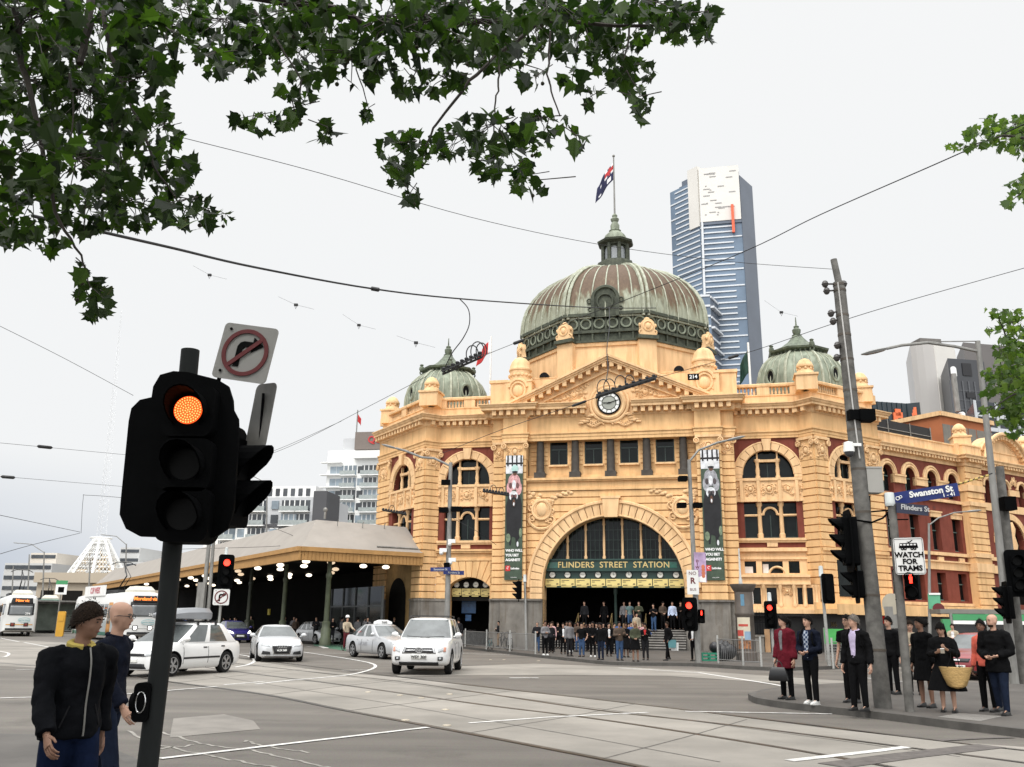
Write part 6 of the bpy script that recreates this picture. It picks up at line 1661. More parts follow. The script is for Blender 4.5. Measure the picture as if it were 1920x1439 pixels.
p = at(516, 1230, 39.5); p.z = 0
coupe = dict(L=4.63, W=1.88, r=.33, axles=(1.42, -1.33), belt=.92, roof=1.36, cab=(.95, .05, -1.0, -1.85), paint=SILV2, rearpow=1.3, wb=.90, wr=.63, pillars=(7,), cpillar=2,
 st=sedan_st(4.63, 1.86, .72, .90, .92, .95, .85, .17),
 patches=[('front', [(-.32, .30), (.32, .30), (.42, .66), (-.42, .66)], CHROME, 'grille_frame'), ('front', [(-.29, .33), (.29, .33), (.385, .63), (-.385, .63)], PLAS, 'grille'), ('front', q4(-.25, .40, .25, .51), PLATED, 'number_plate'),
             ('front', [(.46, .60), (.80, .64), (.78, .73), (.5, .68)], LENS, '*headlight'), ('front', [(.44, .30), (.78, .30), (.74, .44), (.46, .40)], PLAS, '*air_intake'), ('front', q4(-.75, .215, .75, .25), CHROME, 'chin_strip'),
             ('side', q4(-.55, .30, -.53, .9), PLAS, '*door_gap'), ('side', q4(.75, .30, .77, .9), PLAS, '*door_gap')],
 texts=[('AUX 589', 0, .455, .10, WHITE)])
t, bv = car('coupe_car', 'pale silver coupe with a large trapezoid grille and black plate facing the camera', 'car', p, 160, coupe)
h = bv.ray_cast(Vector((30, 0, .6)), Vector((-1, 0, 0)))[0]
w = MB(MT((h.x + .035, 0, .6)) @ MRo(pi / 2, 4, 'Z'))
for k in range(4): w.ring((-.135 + .09 * k, 0, 0), .058, .008, 16, 5)
w.build('emblem', CHROME, t, 40)

p = at(719, 1228, 43.0); p.z = 0
taxi = dict(L=4.85, W=1.84, r=.33, axles=(1.45, -1.37), belt=.95, roof=1.43, cab=(1.1, .2, -1.15, -1.9), paint=SILV, rearpow=1.2, wb=.90, wr=.66,
 st=sedan_st(4.85, 1.84, .74, .92, .95, 1.0, .9, .18),
 patches=[('front', [(-.55, .26), (.55, .26), (.42, .50), (-.42, .50)], PLAS, 'grille'), ('front', [(.42, .56), (.82, .66), (.80, .78), (.48, .66)], LENS, '*headlight'), ('front', q4(-.25, .40, .25, .51), PLATED, 'number_plate'), ('front', [(.6, .25), (.72, .27), (.8, .48), (.74, .5)], CHROME, '*fog_lamp_trim'), ('front', q4(-.35, .53, .35, .58), PLAS, 'upper_grille'),
             ('side', q4(-.5, .30, -.48, .95), PLAS, '*door_gap'), ('side', q4(.6, .30, .62, .95), PLAS, '*door_gap'), ('side', q4(.0, .78, .18, .81), CHROME, '*door_handle'), ('side', q4(-1.0, .78, -.82, .81), CHROME, '*door_handle')],
 texts=[('M 4132', 0, .455, .10, WHITE)])
t_taxi, bv = car('taxi_car', 'silver taxi saloon with a white roof sign half hidden by the white SUV', 'car', p, 144, taxi)
w = MB(); w.loft([[(x * s + .0 - .2, y * s2, z) for x, y in ((.14, -.42), (.14, .42), (-.14, .42), (-.14, -.42))] for z, s, s2 in ((1.50, 1, 1), (1.6, .95, .95), (1.68, .6, .45))]); sg = w.build('taxi_sign', WHITE, t_taxi, 30)
w = MB(MT((-.055, 0, 1.57)) @ MRo(pi / 2, 4, 'Z')); text_at(w, 'TAXI', (0, -.008, 0), .13, .003, .003); w.build('lettering', PLAS, sg)
w = MB(MT((-.3, -.945, .62)) @ MRo(0, 4, 'Z')); text_at(w, '13 CABS', (0, 0, 0), .24, .002, 0); w.build('lettering', mat('grey_print', (0.3, 0.3, 0.32), .5, var=0), t_taxi)

p = at(596, 1200, 66.0); p.z = 0
hatch = dict(L=4.3, W=1.82, r=.33, axles=(1.32, -1.32), belt=.98, roof=1.46, cab=(1.15, .25, -1.3, -1.85), paint=SILV, rearpow=1.0, wb=.9, wr=.68,
 st=sedan_st(4.3, 1.82, .76, .96, .98, 1.0, .9, .18),
 patches=[('front', [(-.5, .28), (.5, .28), (.45, .46), (-.45, .46)], PLAS, 'grille'), ('front', [(.42, .60), (.8, .72), (.78, .84), (.46, .70)], LENS, '*headlight'), ('front', q4(-.26, .33, .26, .44), PLATE, 'number_plate'), ('front', q4(.6, .3, .76, .42), PLAS, '*fog_lamp_recess'), ('side', q4(.3, .3, .32, .98), PLAS, '*door_gap'), ('side', q4(-.6, .3, -.58, .98), PLAS, '*door_gap')], texts=[])
car('hatchback_car', 'silver hatchback waiting near the green canopy column', 'car', p, 142, hatch)
p = at(437, 1196, 68.0); p.z = 0
blue = dict(hatch); blue['paint'] = BLUEP
blue['patches'] = [('front', [(-.5, .30), (.5, .30), (.40, .62), (-.40, .62)], PLAS, 'grille'), ('front', [(.48, .64), (.84, .72), (.82, .90), (.54, .76)], LENSON, '*headlight'), ('front', q4(-.26, .42, .26, .54), PLATE, 'number_plate'), ('front', q4(.6, .3, .76, .42), PLAS, '*fog_lamp_recess')]
car('hatchback_car', 'violet blue hatchback with its headlights lit in front of the canopy crowd', 'car', p, 150, blue)
p = at(331, 1252, 28.8); p.z = 0
golf = dict(L=4.2, W=1.76, r=.325, axles=(1.30, -1.28), belt=.96, roof=1.46, cab=(1.22, .28, -1.45, -1.92), paint=WHITEP, rearpow=.9, wb=.92, wr=.70, pillars=(5,), cpillar=1,
 st=[(-2.1, .66, .42, .9), (-2.05, .80, .26, .96), (-1.85, .86, .2, .97), (-1, .88, .18, .97), (.9, .88, .18, .96), (1.15, .875, .18, .95), (1.4, .865, .18, .91), (1.75, .84, .18, .84), (1.95, .78, .19, .76), (2.06, .70, .21, .70), (2.1, .56, .28, .62)],
 patches=[('front', [(-.56, .24), (.56, .24), (.50, .38), (-.50, .38)], PLAS, 'lower_grille'), ('front', [(-.5, .58), (.5, .58), (.46, .66), (-.46, .66)], PLAS, 'grille'), ('front', [(.50, .58), (.74, .62), (.72, .78), (.52, .68)], LENS, '*headlight'), ('front', q4(-.25, .41, .25, .51), PLATE, 'number_plate'),
             ('side', q4(-.9, .48, .85, .535), PLAS, '*side_strip'), ('side', q4(-.32, .22, -.305, .96), PLAS, '*door_gap'), ('side', q4(.86, .22, .875, .93), PLAS, '*door_gap'), ('side', q4(-.25, .78, -.07, .82), PLAS, '*door_handle'), ('side', q4(-1.15, .80, -.97, .84), PLAS, '*door_handle')], texts=[])
t_golf, bv = car('hatchback_car', 'white hatchback carrying a long grey roof box behind the near signal post', 'car', p, 198, golf)
w = MB()
def boxring(x, hw, z0, z1): return [(x, -hw, z0 + .03), (x, -hw * .9, z0), (x, hw * .9, z0), (x, hw, z0 + .03), (x, hw, z0 + (z1 - z0) * .6), (x, hw * .7, z1 - .01), (x, 0, z1), (x, -hw * .7, z1 - .01), (x, -hw, z0 + (z1 - z0) * .6)]
w.loft([boxring(x, a, 1.62 + c, d) for x, a, c, d in ((1.15, .12, .1, 1.76), (1.05, .26, .04, 1.80), (.8, .34, 0, 1.86), (.2, .38, 0, 1.95), (-.6, .38, 0, 1.98), (-1.0, .37, 0, 1.97), (-1.12, .3, .04, 1.92), (-1.16, .2, .1, 1.85))])
tag(w.build('roof_box', mat('grey_roof_box', (0.24, 0.25, 0.265), 0.35, var=0.06), None, 35), 'grey streamlined roof box strapped on the white hatchback', 'roof box')
rb = bpy.data.objects['roof_box']; rb.matrix_world = MT(p) @ MRo(pi / 2 - rad(198), 4, 'Z')
w = MB()
for x in (.0, -.9): w.bar((x, -.66, 1.56), (x, .66, 1.56), .06, .04); [w.bar((x, s * .62, 1.45), (x, s * .62, 1.56), .06, .05) for s in (-1, 1)]; [w.bar((x, s * .25, 1.56), (x, s * .25, 1.63), .05, .05) for s in (-1, 1)]
w.build('roof_bar', PLAS, t_golf)
p = at(1838, 1266, 32.5); p.z = 0
red = dict(L=4.9, W=1.86, r=.33, axles=(1.5, -1.4), belt=.95, roof=1.42, cab=(1.15, .2, -1.15, -1.95), paint=REDP, wb=.9, wr=.66, st=sedan_st(4.9, 1.86, .70, .90, .95, 1.0, .9, .18),
 patches=[('front', [(-.36, .56), (.36, .56), (.42, .68), (-.42, .68)], PLAS, 'grille'), ('front', [(.44, .54), (.82, .56), (.80, .72), (.5, .70)], LENS, '*headlight'), ('front', q4(-.25, .36, .25, .47), PLATE, 'number_plate'), ('front', q4(-.6, .22, .6, .30), PLAS, 'lower_grille'), ('front', q4(-.1, .60, .1, .65), CHROME, 'emblem'), ('side', q4(.6, .3, .62, .95), PLAS, '*door_gap')], texts=[('URX 443', 0, .41, .1, PLAS)])
car('saloon_car', 'dark red saloon car in the road behind the woman in the coral top', 'car', p, 222, red)

# ------------------------------------------------------------------ trams
TRW = mat('tram_white', (0.66, 0.66, 0.64), 0.4, var=0.06, scale=.5); TRG = mat('tram_grey_side', (0.30, 0.33, 0.33), 0.45, var=0.12, scale=.6)
TRN = mat('tram_green', (0.02, 0.11, 0.075), 0.45, var=0.15); TRO = mat('tram_orange_door', (0.42, 0.19, 0.04), 0.5, var=0.15); LED = mat('orange_led_text', (0.8, 0.25, 0.05), 0.5, var=0, emit=(1.0, 0.22, 0.03), estr=1.6)
TSCR = mat('tram_windscreen', (0.15, 0.16, 0.165), 0.1, var=0.15, spec=0.8)
def tram(label, P, az, num, dest, orange, green=False):
 t = thing('tram', label, 'tram', P, pi / 2 - rad(az), 'trams on the bridge approach')
 def sec(x, hw, z0, z1, tw): return [(x, -hw, z0), (x, hw, z0), (x, hw, z0 + .5), (x, hw, z0 + 1.2), (x, hw * .985, 2.2), (x, hw * .93, z1 - .35), (x, hw * .84, z1 - .1), (x, hw * .6, z1), (x, -hw * .6, z1), (x, -hw * .84, z1 - .1), (x, -hw * .93, z1 - .35), (x, -hw * .985, 2.2), (x, -hw, z0 + 1.2), (x, -hw, z0 + .5)]
 b = MB(); b.loft([sec(x, h, z0, z1, 0) for x, h, z0, z1 in ((-16.2, 1.0, .5, 3.2), (-15.8, 1.22, .35, 3.35), (-14, 1.335, .35, 3.4), (-2.2, 1.335, .35, 3.4), (-1.0, 1.3, .35, 3.4), (-.35, 1.24, .4, 3.38), (-.08, 1.16, .45, 3.3), (0.0, 1.05, .5, 3.2))])
 o = b.build('body', TRW if not green else TRN, t, 38); bv = mesh_bvh(o.data)
 P_ = lambda ax, q, m, n, **k: patch(bv, ax, q, m, n, t, nu=8, nv=6, **k)
 P_('front', [(-.84, 2.68), (.84, 2.68), (.76, 3.14), (-.76, 3.14)], PLAS, 'destination_board', off=.02)
 P_('front', [(-.98, 1.75), (.98, 1.75), (.95, 2.72), (-.95, 2.72)], PLAS, 'windscreen_surround', off=.008)
 P_('front', [(-.86, 1.72), (.86, 1.72), (.84, 2.5), (-.84, 2.5)], TSCR, 'windscreen', off=.03)
 P_('front', q4(-1.0, .52, 1.0, .68), PLAS, 'bumper', off=.05)
 for s in (-1, 1):
  P_('front', q4(s * .5 - .17, .82, s * .5 + .17, 1.12), PLAS, 'headlight_surround', off=.03); P_('front', q4(s * .5 - .10, .86, s * .5 + .10, 1.06), LENSON if num == '210' else mat('dim_red_lamp', (.2, .03, .02), .3, var=.1), 'headlight', off=.05)
 P_('front', q4(-1.0, .93, 1.0, 1.0), mat('tram_orange_stripe', (.6, .3, .06), .5, var=.05) if num != '210' else TRW, 'stripe', off=.018)
 h = .06
 w = MB(MT((h, 0, 2.93)) @ MRo(pi / 2, 4, 'Z')); text_at(w, dest, (0, -.01, 0), .34, .003, .006, space=.9); w.build('lettering', LED, t)
 w = MB(MT((h, .52, 1.86)) @ MRo(pi / 2, 4, 'Z')); text_at(w, num, (0, -.01, 0), .26, .003, .004); w.build('fleet_number', WHITE, t)
 w = MB(MT((h + .02, .35, 1.34)) @ MRo(pi / 2, 4, 'Z')); text_at(w, 'yarra trams', (0, -.01, 0), .18, .003, .002); w.ring((0, -.012, 0), .3, .012, 16, 4, .4, 5.8, sx=1.6, sz=.6); w.build('operator_mark', mat('teal_print', (.1, .35, .38), .5, var=.05), t)
 for s, ax in ((1, 'left'), (-1, 'right')):
  P_(ax, q4(-15.5, .42, -2.0, 1.55), TRG if not green else TRN, 'lower_panel', off=.006)
  P_(ax, q4(-15.5, .36, -1.2, .62), TRN if orange else PLAS, 'skirt', off=.015)
  P_(ax, [(-1.15, 1.75), (-.35, 1.75), (-.4, 2.65), (-1.15, 2.65)], CARG, 'cab_window', off=.015)
  for k in range(11):
   x = -15.2 + 1.2 * k
   if k in (3, 4, 9):
    P_(ax, q4(x, .5, x + 1.05, 2.7), TRO, 'door', off=.02); P_(ax, q4(x + .15, 1.2, x + .48, 2.5), CARG, 'door_window', off=.035); P_(ax, q4(x + .58, 1.2, x + .9, 2.5), CARG, 'door_window', off=.035)
   else: P_(ax, q4(x, 1.65, x + 1.0, 2.6), CARG, 'window', off=.015); P_(ax, q4(x + .02, 2.2, x + .98, 2.25), TRG, 'window_bar', off=.025)
  w = MB()
  if s < 0: w.tube([(-.3, s * 1.2, 2.6), (.1, s * 1.42, 2.55), (.1, s * 1.42, 2.3)], .03, 5); w.box(.05, .13, s * 1.5 - .08, s * 1.5 + .12, 1.95, 2.4); w.build('wing_mirror', PLAS, t)
 w = MB(); w.loft([[(x, y * s, z) for x, y in ((-.5 - i, -.75), (-.5 - i, .75), (-2.6 + i, .75), (-2.6 + i, -.75))] for z, s, i in ((3.38, 1, 0), (3.55, 1, .0), (3.82, .7, .25))]); w.build('roof_unit', mat('cream_roof_unit', (.55, .53, .46), .6, var=.1), t)
 w = MB(); w.box(-9.5, -4, -.9, .9, 3.4, 3.62); w.box(-13.5, -11, -.7, .7, 3.4, 3.7); w.build('roof_equipment', PLAS, t)
 w = MB(); w.tube([(-8.0, 0, 3.6), (-5.6, 0, 4.7), (-6.8, 0, 5.7)], .05, 5); w.tube([(-6.8, -.9, 5.55), (-6.8, -.5, 5.75), (-6.8, .5, 5.75), (-6.8, .9, 5.55)], .035, 5); w.tube([(-8, .3, 3.6), (-5.6, .3, 4.65), (-6.8, 0, 5.7)], .03, 5); w.build('pantograph', PLAS, t)
 if num == '210':
  w = MB(); w.box(-12.5, -3.6, -1.30, -1.22, 3.1, 4.0) if False else w.box(-12.6, -6.2, -1.28, -1.2, 3.22, 4.0); ad = w.build('advert_board', WHITE, t)
  w = MB(MT((-9.6, -1.29, 3.62))); text_at(w, 'CUP WEEK', (.4, 0, 0), .62, .004, .02); w.build('lettering', mat('pink_print', (.5, .16, .18), .6, var=.1), ad)
 for x in (-3.2, -4.9, -11.2, -12.9):
  for s in (-1, 1): w = MB(); w.cyl((x, s * .95, .34), (x, s * 1.08, .34), .34, n=16); w.build('wheel', PLAS, t, 40)
 return t
p = at(33, 1190, 78); p.z = 0; tram('white tram with an orange stripe at the left edge of the road', p, 149, '294', 'New vic', True)
p = at(264, 1200, 65); p.z = 0; tram('grey and white tram numbered 210 behind the two men', p, 143, '210', 'Moreland via', True)
p = at(88, 1178, 96); p.z = 0; tram('green sided tram partly hidden behind the leftmost tram', p, 150, '511', 'Depot', False, True)
# ------------------------------------------------------------------ street furniture
SIGB = mat('signal_black', (0.0028, 0.003, 0.0033), 0.7, var=0.3, spec=0.03)
REDON = mat('lit_red_lens', (0.8, 0.05, 0.02), 0.3, var=0, emit=(1.0, 0.03, 0.015), estr=5.0)
LENSOFF = mat('unlit_lens', (0.003, 0.003, 0.003), 0.4, var=0.1, spec=.1)
SIGNW = mat('sign_white', (0.66, 0.66, 0.64), 0.5, var=0.05); SIGNR = mat('sign_red', (0.11, 0.010, 0.012), 0.6, var=0.06); SIGNK = mat('sign_black', (0.004, 0.004, 0.004), 0.7, var=0.1, spec=.05)
SIGNBL = mat('street_sign_blue', (0.006, 0.018, 0.13), 0.4, var=0.15)
def facing(P, az): return MT(P) @ MRo(pi - rad(az), 4, 'Z')      # local -y looks towards azimuth az
def to_cam(P): return math.degrees(atan2(-P[0], -P[1]))
def rrect(x0, x1, z0, z1, r, n=5):
 return arc(x1 - r, z0 + r, r, -pi / 2, 0, n) + arc(x1 - r, z1 - r, r, 0, pi / 2, n) + arc(x0 + r, z1 - r, r, pi / 2, pi, n) + arc(x0 + r, z0 + r, r, pi, 1.5 * pi, n)
def visor(w, c, r, d, n=14):
 """hood round a lens, open at the bottom, pointing to -y"""
 pts_i = [(c[0] + r * cos(t), c[2] + r * sin(t), t) for t in [rad(-50 + 280 * k / n) for k in range(n + 1)]]
 def dep(t): return d * (0.45 + 0.55 * max(0, sin(t)) ** 0.7) if sin(t) > 0 else d * 0.45 * (1 + sin(t))
 for (x0, z0, t0), (x1, z1, t1) in zip(pts_i, pts_i[1:]):
  for rr in (1.0, 1.07):
   f = lambda x, z: (c[0] + (x - c[0]) * rr, c[2] + (z - c[2]) * rr)
   a, b = f(x0, z0), f(x1, z1)
   q = [(a[0], c[1], a[1]), (b[0], c[1], b[1]), (b[0], c[1] - dep(t1), b[1]), (a[0], c[1] - dep(t0), a[1])]
   w.poly(q if rr > 1 else q[::-1])
def signal_head(root, M, n=3, lit=0, s=1.0, board=True, figure=False, name='signal_head'):
 w = MB(M); h = 0.30 * s
 H_ = h * n
 if board: w.prism(rrect(-.27 * s, .27 * s, -H_ / 2 - .14 * s, H_ / 2 + .14 * s, .1 * s), -0.02, 0.0)
 w.prism(rrect(-.15 * s, .15 * s, -H_ / 2 - .01, H_ / 2 + .01, .05 * s), -0.12 * s, 0.14 * s)
 for k in range(n): visor(w, (0, -.12 * s, H_ / 2 - h * (k + .5)), .125 * s, .24 * s)
 o = w.build(name, SIGB, root, 35)
 for k in range(n):
  w = MB(M); z = H_ / 2 - h * (k + .5)
  if figure and k == lit:
   w.lathe([(0.001, 0)], 3) if False else None
   w.ball((0, -.13 * s, z + .075 * s), (.028 * s, .012, .03 * s), 8, 5); w.box(-.035 * s, .035 * s, -.14 * s, -.125 * s, z - .03 * s, z + .045 * s); w.box(-.03 * s, -.004 * s, -.14 * s, -.125 * s, z - .105 * s, z - .03 * s); w.box(.004 * s, .03 * s, -.14 * s, -.125 * s, z - .105 * s, z - .03 * s)
   w.build('walking_figure', REDON, o)
  else: w.cyl((0, -.12 * s, z), (0, -.135 * s, z), .115 * s, n=16); w.build('lens', REDON if k == lit else LENSOFF, o, 40)
 return o
def sloped_pole(name, root, A, B, r0, r1, m, n=12):
 w = MB(); w.tube([A, B], [r0, r1], n); return w.build(name, m, root, 40)
def prohib(root, M, s, wm=None):
 """square plate: red ring and slash over a right-turn arrow (local -y is the face)"""
 w = MB(M); w.prism(rrect(-s, s, -s, s, s * .16), 0, 0.004); o = w.build('sign_plate', wm or SIGNW, root)
 w = MB(M); a = s
 w.prism([(-.33 * a, -.52 * a), (-.13 * a, -.52 * a), (-.13 * a, .10 * a), (-.05 * a, .2 * a), (.2 * a, .2 * a), (.2 * a, .02 * a), (.62 * a, .30 * a), (.2 * a, .58 * a), (.2 * a, .40 * a), (-.12 * a, .40 * a), (-.25 * a, .34 * a), (-.33 * a, .2 * a)], -0.006, -0.001); w.build('turn_arrow', SIGNK, o)
 w = MB(M);
 pts = [(.84 * a * cos(2 * pi * k / 40), .84 * a * sin(2 * pi * k / 40)) for k in range(40)]; inn = [(.70 * a * cos(2 * pi * k / 40), .70 * a * sin(2 * pi * k / 40)) for k in range(40)]
 for k in range(40): w.prism([inn[k], pts[k], pts[(k + 1) % 40], inn[(k + 1) % 40]], -0.010, -0.002)
 w.prism([(-.56 * a, -.46 * a), (-.46 * a, -.56 * a), (.56 * a, .46 * a), (.46 * a, .56 * a)], -0.013, -0.003); w.build('prohibition_ring', SIGNR, o)
 w = MB(M)
 for x, z in ((-.72, .78), (-.72, -.74)): w.cyl((x * a, -.004, z * a), (x * a, -.01, z * a), a * .05, n=8)
 w.build('bolt', SIGNK, o)
 return o

# ---- near traffic signal on the left ------------------------------------------------
YS = 5.4
A = at(311, 1160, YS); base = Vector((A.x - .028, YS, 0.03)); top = at(357, 657, YS + .0)
sig = thing('traffic_light', 'tall dark traffic light with glowing amber-red lamp under the plane tree beside two walking men', 'traffic light', base, 0)
inv = MT(-base)
lowpt = base + (A - base) * 1.0
w = MB(inv); w.tube([base, A, top], [.058, .056, .056], 20); w.build('pole', mat('dark_signal_pole', (0.014, 0.016, 0.016), 0.6, var=0.3, spec=.15, scale=6, stretch=(1, 1, .2)), sig, 40)
YB = 5.22
def pl(px, py, y=YB): q = at(px, py, y); return (q.x - base.x, q.z - base.z)
def px_poly(pts, y=YB): return [pl(*p, y) for p in pts]
def ccw(P):
 a = sum(P[i - 1][0] * P[i][1] - P[i][0] * P[i - 1][1] for i in range(len(P))); return P if a > 0 else P[::-1]
outl = [(287, 725), (300, 703), (325, 696), (352, 698), (408, 712), (428, 724), (436, 750), (437, 768), (446, 785), (447, 815), (438, 955), (428, 990), (402, 1008), (380, 1010), (262, 1006), (236, 992), (224, 965), (226, 940), (241, 790), (246, 766), (262, 750), (284, 745)]
w = MB(); w.prism(ccw(px_poly(outl)), YB - YS, YB - YS + .03)
cL = [pl(363, 776), pl(357, 876), pl(352, 968)]
for k, (x, z) in enumerate(cL):
 w.prism(rrect(x - .15, x + .15, z - .155, z + .155, .06), YB - YS - .09, YB - YS + .12)
 visor(w, (x, YB - YS - .09, z), .108, .17)
hd = w.build('signal_head', SIGB, sig, 35)
LEDB = mat('amber_led_glow', (0.5, 0.08, 0.01), 0.4, var=0, emit=(1.0, 0.09, 0.01), estr=1.3); LEDD = mat('amber_led_dot', (0.9, 0.5, 0.2), 0.4, var=0, emit=(1.0, 0.36, 0.10), estr=2.2)
x, z = cL[0]
w = MB(); w.cyl((x, YB - YS - .088, z), (x, YB - YS - .098, z), .083, n=28); le = w.build('lens', LEDB, hd, 40)
w = MB()
for ring_, n_ in ((0, 1), (1, 6), (2, 12), (3, 18), (4, 24), (5, 30)):
 for k in range(n_):
  t = 2 * pi * k / n_ + ring_ * .3; r_ = ring_ * .0148; w.ball((x + r_ * cos(t), YB - YS - .10, z + r_ * sin(t)), .0046, 6, 4)
w.build('led_cluster', LEDD, le)
for x, z in cL[1:]:
 w = MB(); w.cyl((x, YB - YS - .088, z), (x, YB - YS - .095, z), .09, n=20); w.build('lens', LENSOFF, hd, 40)
w = MB()
for (px, py, dz) in ((446, 872, .15), (443, 938, .15)):
 c = at(px, py, YS + .05) - base
 M = MT(c) @ MRo(rad(82), 4, 'Z'); w.M = M
 w.prism(rrect(-.15, .15, -.16, .16, .05), -.02, .2); visor(w, (0, -.02, 0), .112, .19)
w.M = MT(at(430, 905, YS + .08) - base) @ MRo(rad(82), 4, 'Z'); w.prism(rrect(-.22, .22, -.27, .36, .1), .0, .03)
w.build('side_signal_head', SIGB, sig, 35)
def plate_M(c, r, u):             # frame from centre pixel and two edge vectors
 return None
c = at(460, 662, 5.3) - base; ex = (at(514, 672, 5.3) - at(408, 653, 5.3)); s = ex.length / 2
sgn = prohib(sig, MT(c) @ MRo(rad(9.5), 4, 'Y') @ MRo(rad(-8), 4, 'Z'), s, mat('shaded_sign_white', (.28, .275, .26), .5, var=.1))  # white plate greyed in colour to stand in for its backlit shade
w = MB(); w.M = MT(at(489, 780, 5.45) - base) @ MRo(rad(6), 4, 'Y') @ MRo(rad(-38), 4, 'Z'); w.prism(rrect(-.105, .105, -.21, .21, .04), 0, .004); w.build('sign_plate', GALV, sig)
w.__init__(); w.tube([at(494, 738, 5.44) - base, at(486, 845, 5.44) - base], .009, 6); w.tube([at(412, 705, 5.36) - base, at(408, 722, 5.36) - base], .013, 6); w.tube([at(446, 836, 5.4) - base, at(486, 842, 5.44) - base], .006, 5); w.build('bracket', SIGB, sig)
c = at(280, 1316, YS - .02) - base
w = MB(MT(c)); w.prism(rrect(-.075, .02, -.105, .105, .03), -.05, .05); w.cyl((-.06, -.04, 0), (-.082, -.04, 0), .05, n=14); bx = w.build('push_button_box', SIGB, sig, 35)
w = MB(MT(c)); w.ring((-.03, -.052, 0), .028, .004, 16, 5, sz=2.0); w.build('button', CHROME, bx, 40)

# ---- thick pole on the near corner ----------------------------------------------------
def onp(px, py, Y): return at(px, py, Y)
b0 = G(1656, 1328, .13); Yp = b0.y; tp = at(1573, 530, Yp)
pole = thing('power_pole', 'thick weathered grey pole with insulators leaning over the waiting people', 'pole', b0); inv = MT(-b0)
w = MB(inv); w.tube([b0, b0.lerp(tp, .5), tp], [.165, .15, .125], 18); w.tube([tp - Vector((0, 0, .05)), at(1563, 487, Yp)], [.075, .07], 12); w.build('shaft', CONCP, pole, 40)
w = MB(inv)
for py in (536, 548, 600, 640, 690, 752, 830, 905, 985, 1135, 1230):
 f = (1328 - py) / (1328 - 530); q = b0.lerp(tp, f); r_ = .165 - .04 * f
 w.tube([q - Vector((0, 0, .025)), q + Vector((0, 0, .025))], r_ + .008, 18)
w.build('band', mat('rusty_band', (0.09, 0.075, 0.06), .6, metal=.3, var=.3), pole, 40)
w = MB(inv)
for px, py, side in ((1547, 533, -1), (1550, 546, -1), (1582, 533, 1), (1558, 588, -1), (1562, 603, -1), (1570, 648, -1), (1569, 671, -1)):
 q = at(px, py, Yp - .05); f = (1328 - py) / 798; a = b0.lerp(tp, f)
 w.tube([a, q], .02, 6); w.ball(q, (.07, .07, .085), 10, 6); w.ring(q, .06, .018, 12, 5, plane='xy')
w.build('insulator', mat('brown_insulator', (0.05, 0.045, 0.042), .35, var=.2), pole, 40)
f = lambda px, py, dy=0: at(px, py, Yp + dy) - b0
w = MB(); w.tube([f(1571, 530, -.16), f(1600, 770, -.17), f(1612, 860, -.17)], .016, 6); w.build('conduit', mat('pale_conduit', (.45, .44, .42), .5, var=.1), pole, 40)
w = MB(MT(f(1608, 780, -.1))); w.box(.0, .32, -.15, .15, -.12, .12); w.box(-.2, .0, -.12, .14, -.1, .11); w.build('camera_box', SIGB, pole)
w = MB(MT(f(1636, 902, .05))); w.prism(rrect(-.16, .16, -.26, .26, .03), -.14, .14); w.box(-.17, .17, -.15, .15, .24, .275); w.build('grey_cabinet', mat('cabinet_grey', (.30, .29, .265), .5, var=.06), pole)
w = MB(MT(f(1592, 846, -.2))); w.lathe([(.02, .2), (.09, .18), (.11, .05), (.11, -.02)], 14); w.box(.0, .25, -.04, .04, .1, .16); cm = w.build('dome_camera', WHITE, pole, 40); w = MB(MT(f(1592, 846, -.2))); w.ball((0, 0, -.02), (.1, .1, .11), 12, 8); w.build('camera_dome', mat('smoked_dome', (.05, .05, .055), .1, var=.05), cm, 60)
M = facing(at(1592, 1015, Yp - .1) - b0, to_cam(b0) + 75)
o = signal_head(pole, M, 3, -1, 1.05)
M = facing(at(1607, 1096, Yp) - b0, to_cam(b0) + 80); o = signal_head(pole, M, 2, -1, .85)
w = MB(); w.tube([f(1577, 965, -.1), f(1600, 975, -.2), f(1635, 980, -.15), f(1655, 972, 0), f(1672, 955, 0)], .02, 7); w.tube([f(1630, 930, .05), f(1632, 960, .05), f(1668, 957, 0)], .02, 6); w.build('cable', SIGB, pole, 40)

# ---- sign pole in front --------------------------------------------------------------
b1 = G(1706, 1335, .13); Y1 = b1.y
sp = thing('sign_pole', 'slim grey post carrying street names, a watch for trams sign and red pedestrian lamp', 'sign post', b1); inv = MT(-b1)
t1 = at(1672, 945, Y1); f = lambda px, py, dy=0: at(px, py, Y1 + dy) - b1
w = MB(inv); w.tube([b1, t1], [.083, .078], 14); w.build('post', CONCP, sp, 40)
w = MB(MT(f(1669, 945))); w.lathe([(.085, -.05), (.1, .0), (.095, .02), (.088, .2), (.08, .215), (.02, .22)], 14); w.build('aerial_cap', mat('pale_cap', (.5, .53, .52), .5, var=.04), sp, 40)
ac = to_cam(b1)
M = facing(f(1736, 927, -.1), ac + 18) @ MRo(rad(-4.5), 4, 'Y')
w = MB(M); w.box(-.6, .6, 0, .02, -.125, .125); o = w.build('street_sign', SIGNBL, sp)
w = MB(M); text_at(w, 'Swanston St', (.1, -.008, .03), .165, .003, .006); text_at(w, '1 - 41', (.42, -.008, -.078), .10, .003, .002); w.ring((-.54, -.006, .0), .035, .01, 12, 4); w.ring((-.48, -.006, .02), .025, .008, 10, 4); w.build('lettering', WHITE, o)
M = facing(f(1711, 955, -.08), ac - 30) @ MRo(rad(4), 4, 'Y')
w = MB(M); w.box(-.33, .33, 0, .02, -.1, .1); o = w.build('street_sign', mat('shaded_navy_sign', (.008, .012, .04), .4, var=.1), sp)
w = MB(M); text_at(w, 'Flinders St', (.05, -.008, .02), .14, .003, .003); w.build('lettering', mat('grey_letter', (.45, .45, .45), .5, var=.05), o)
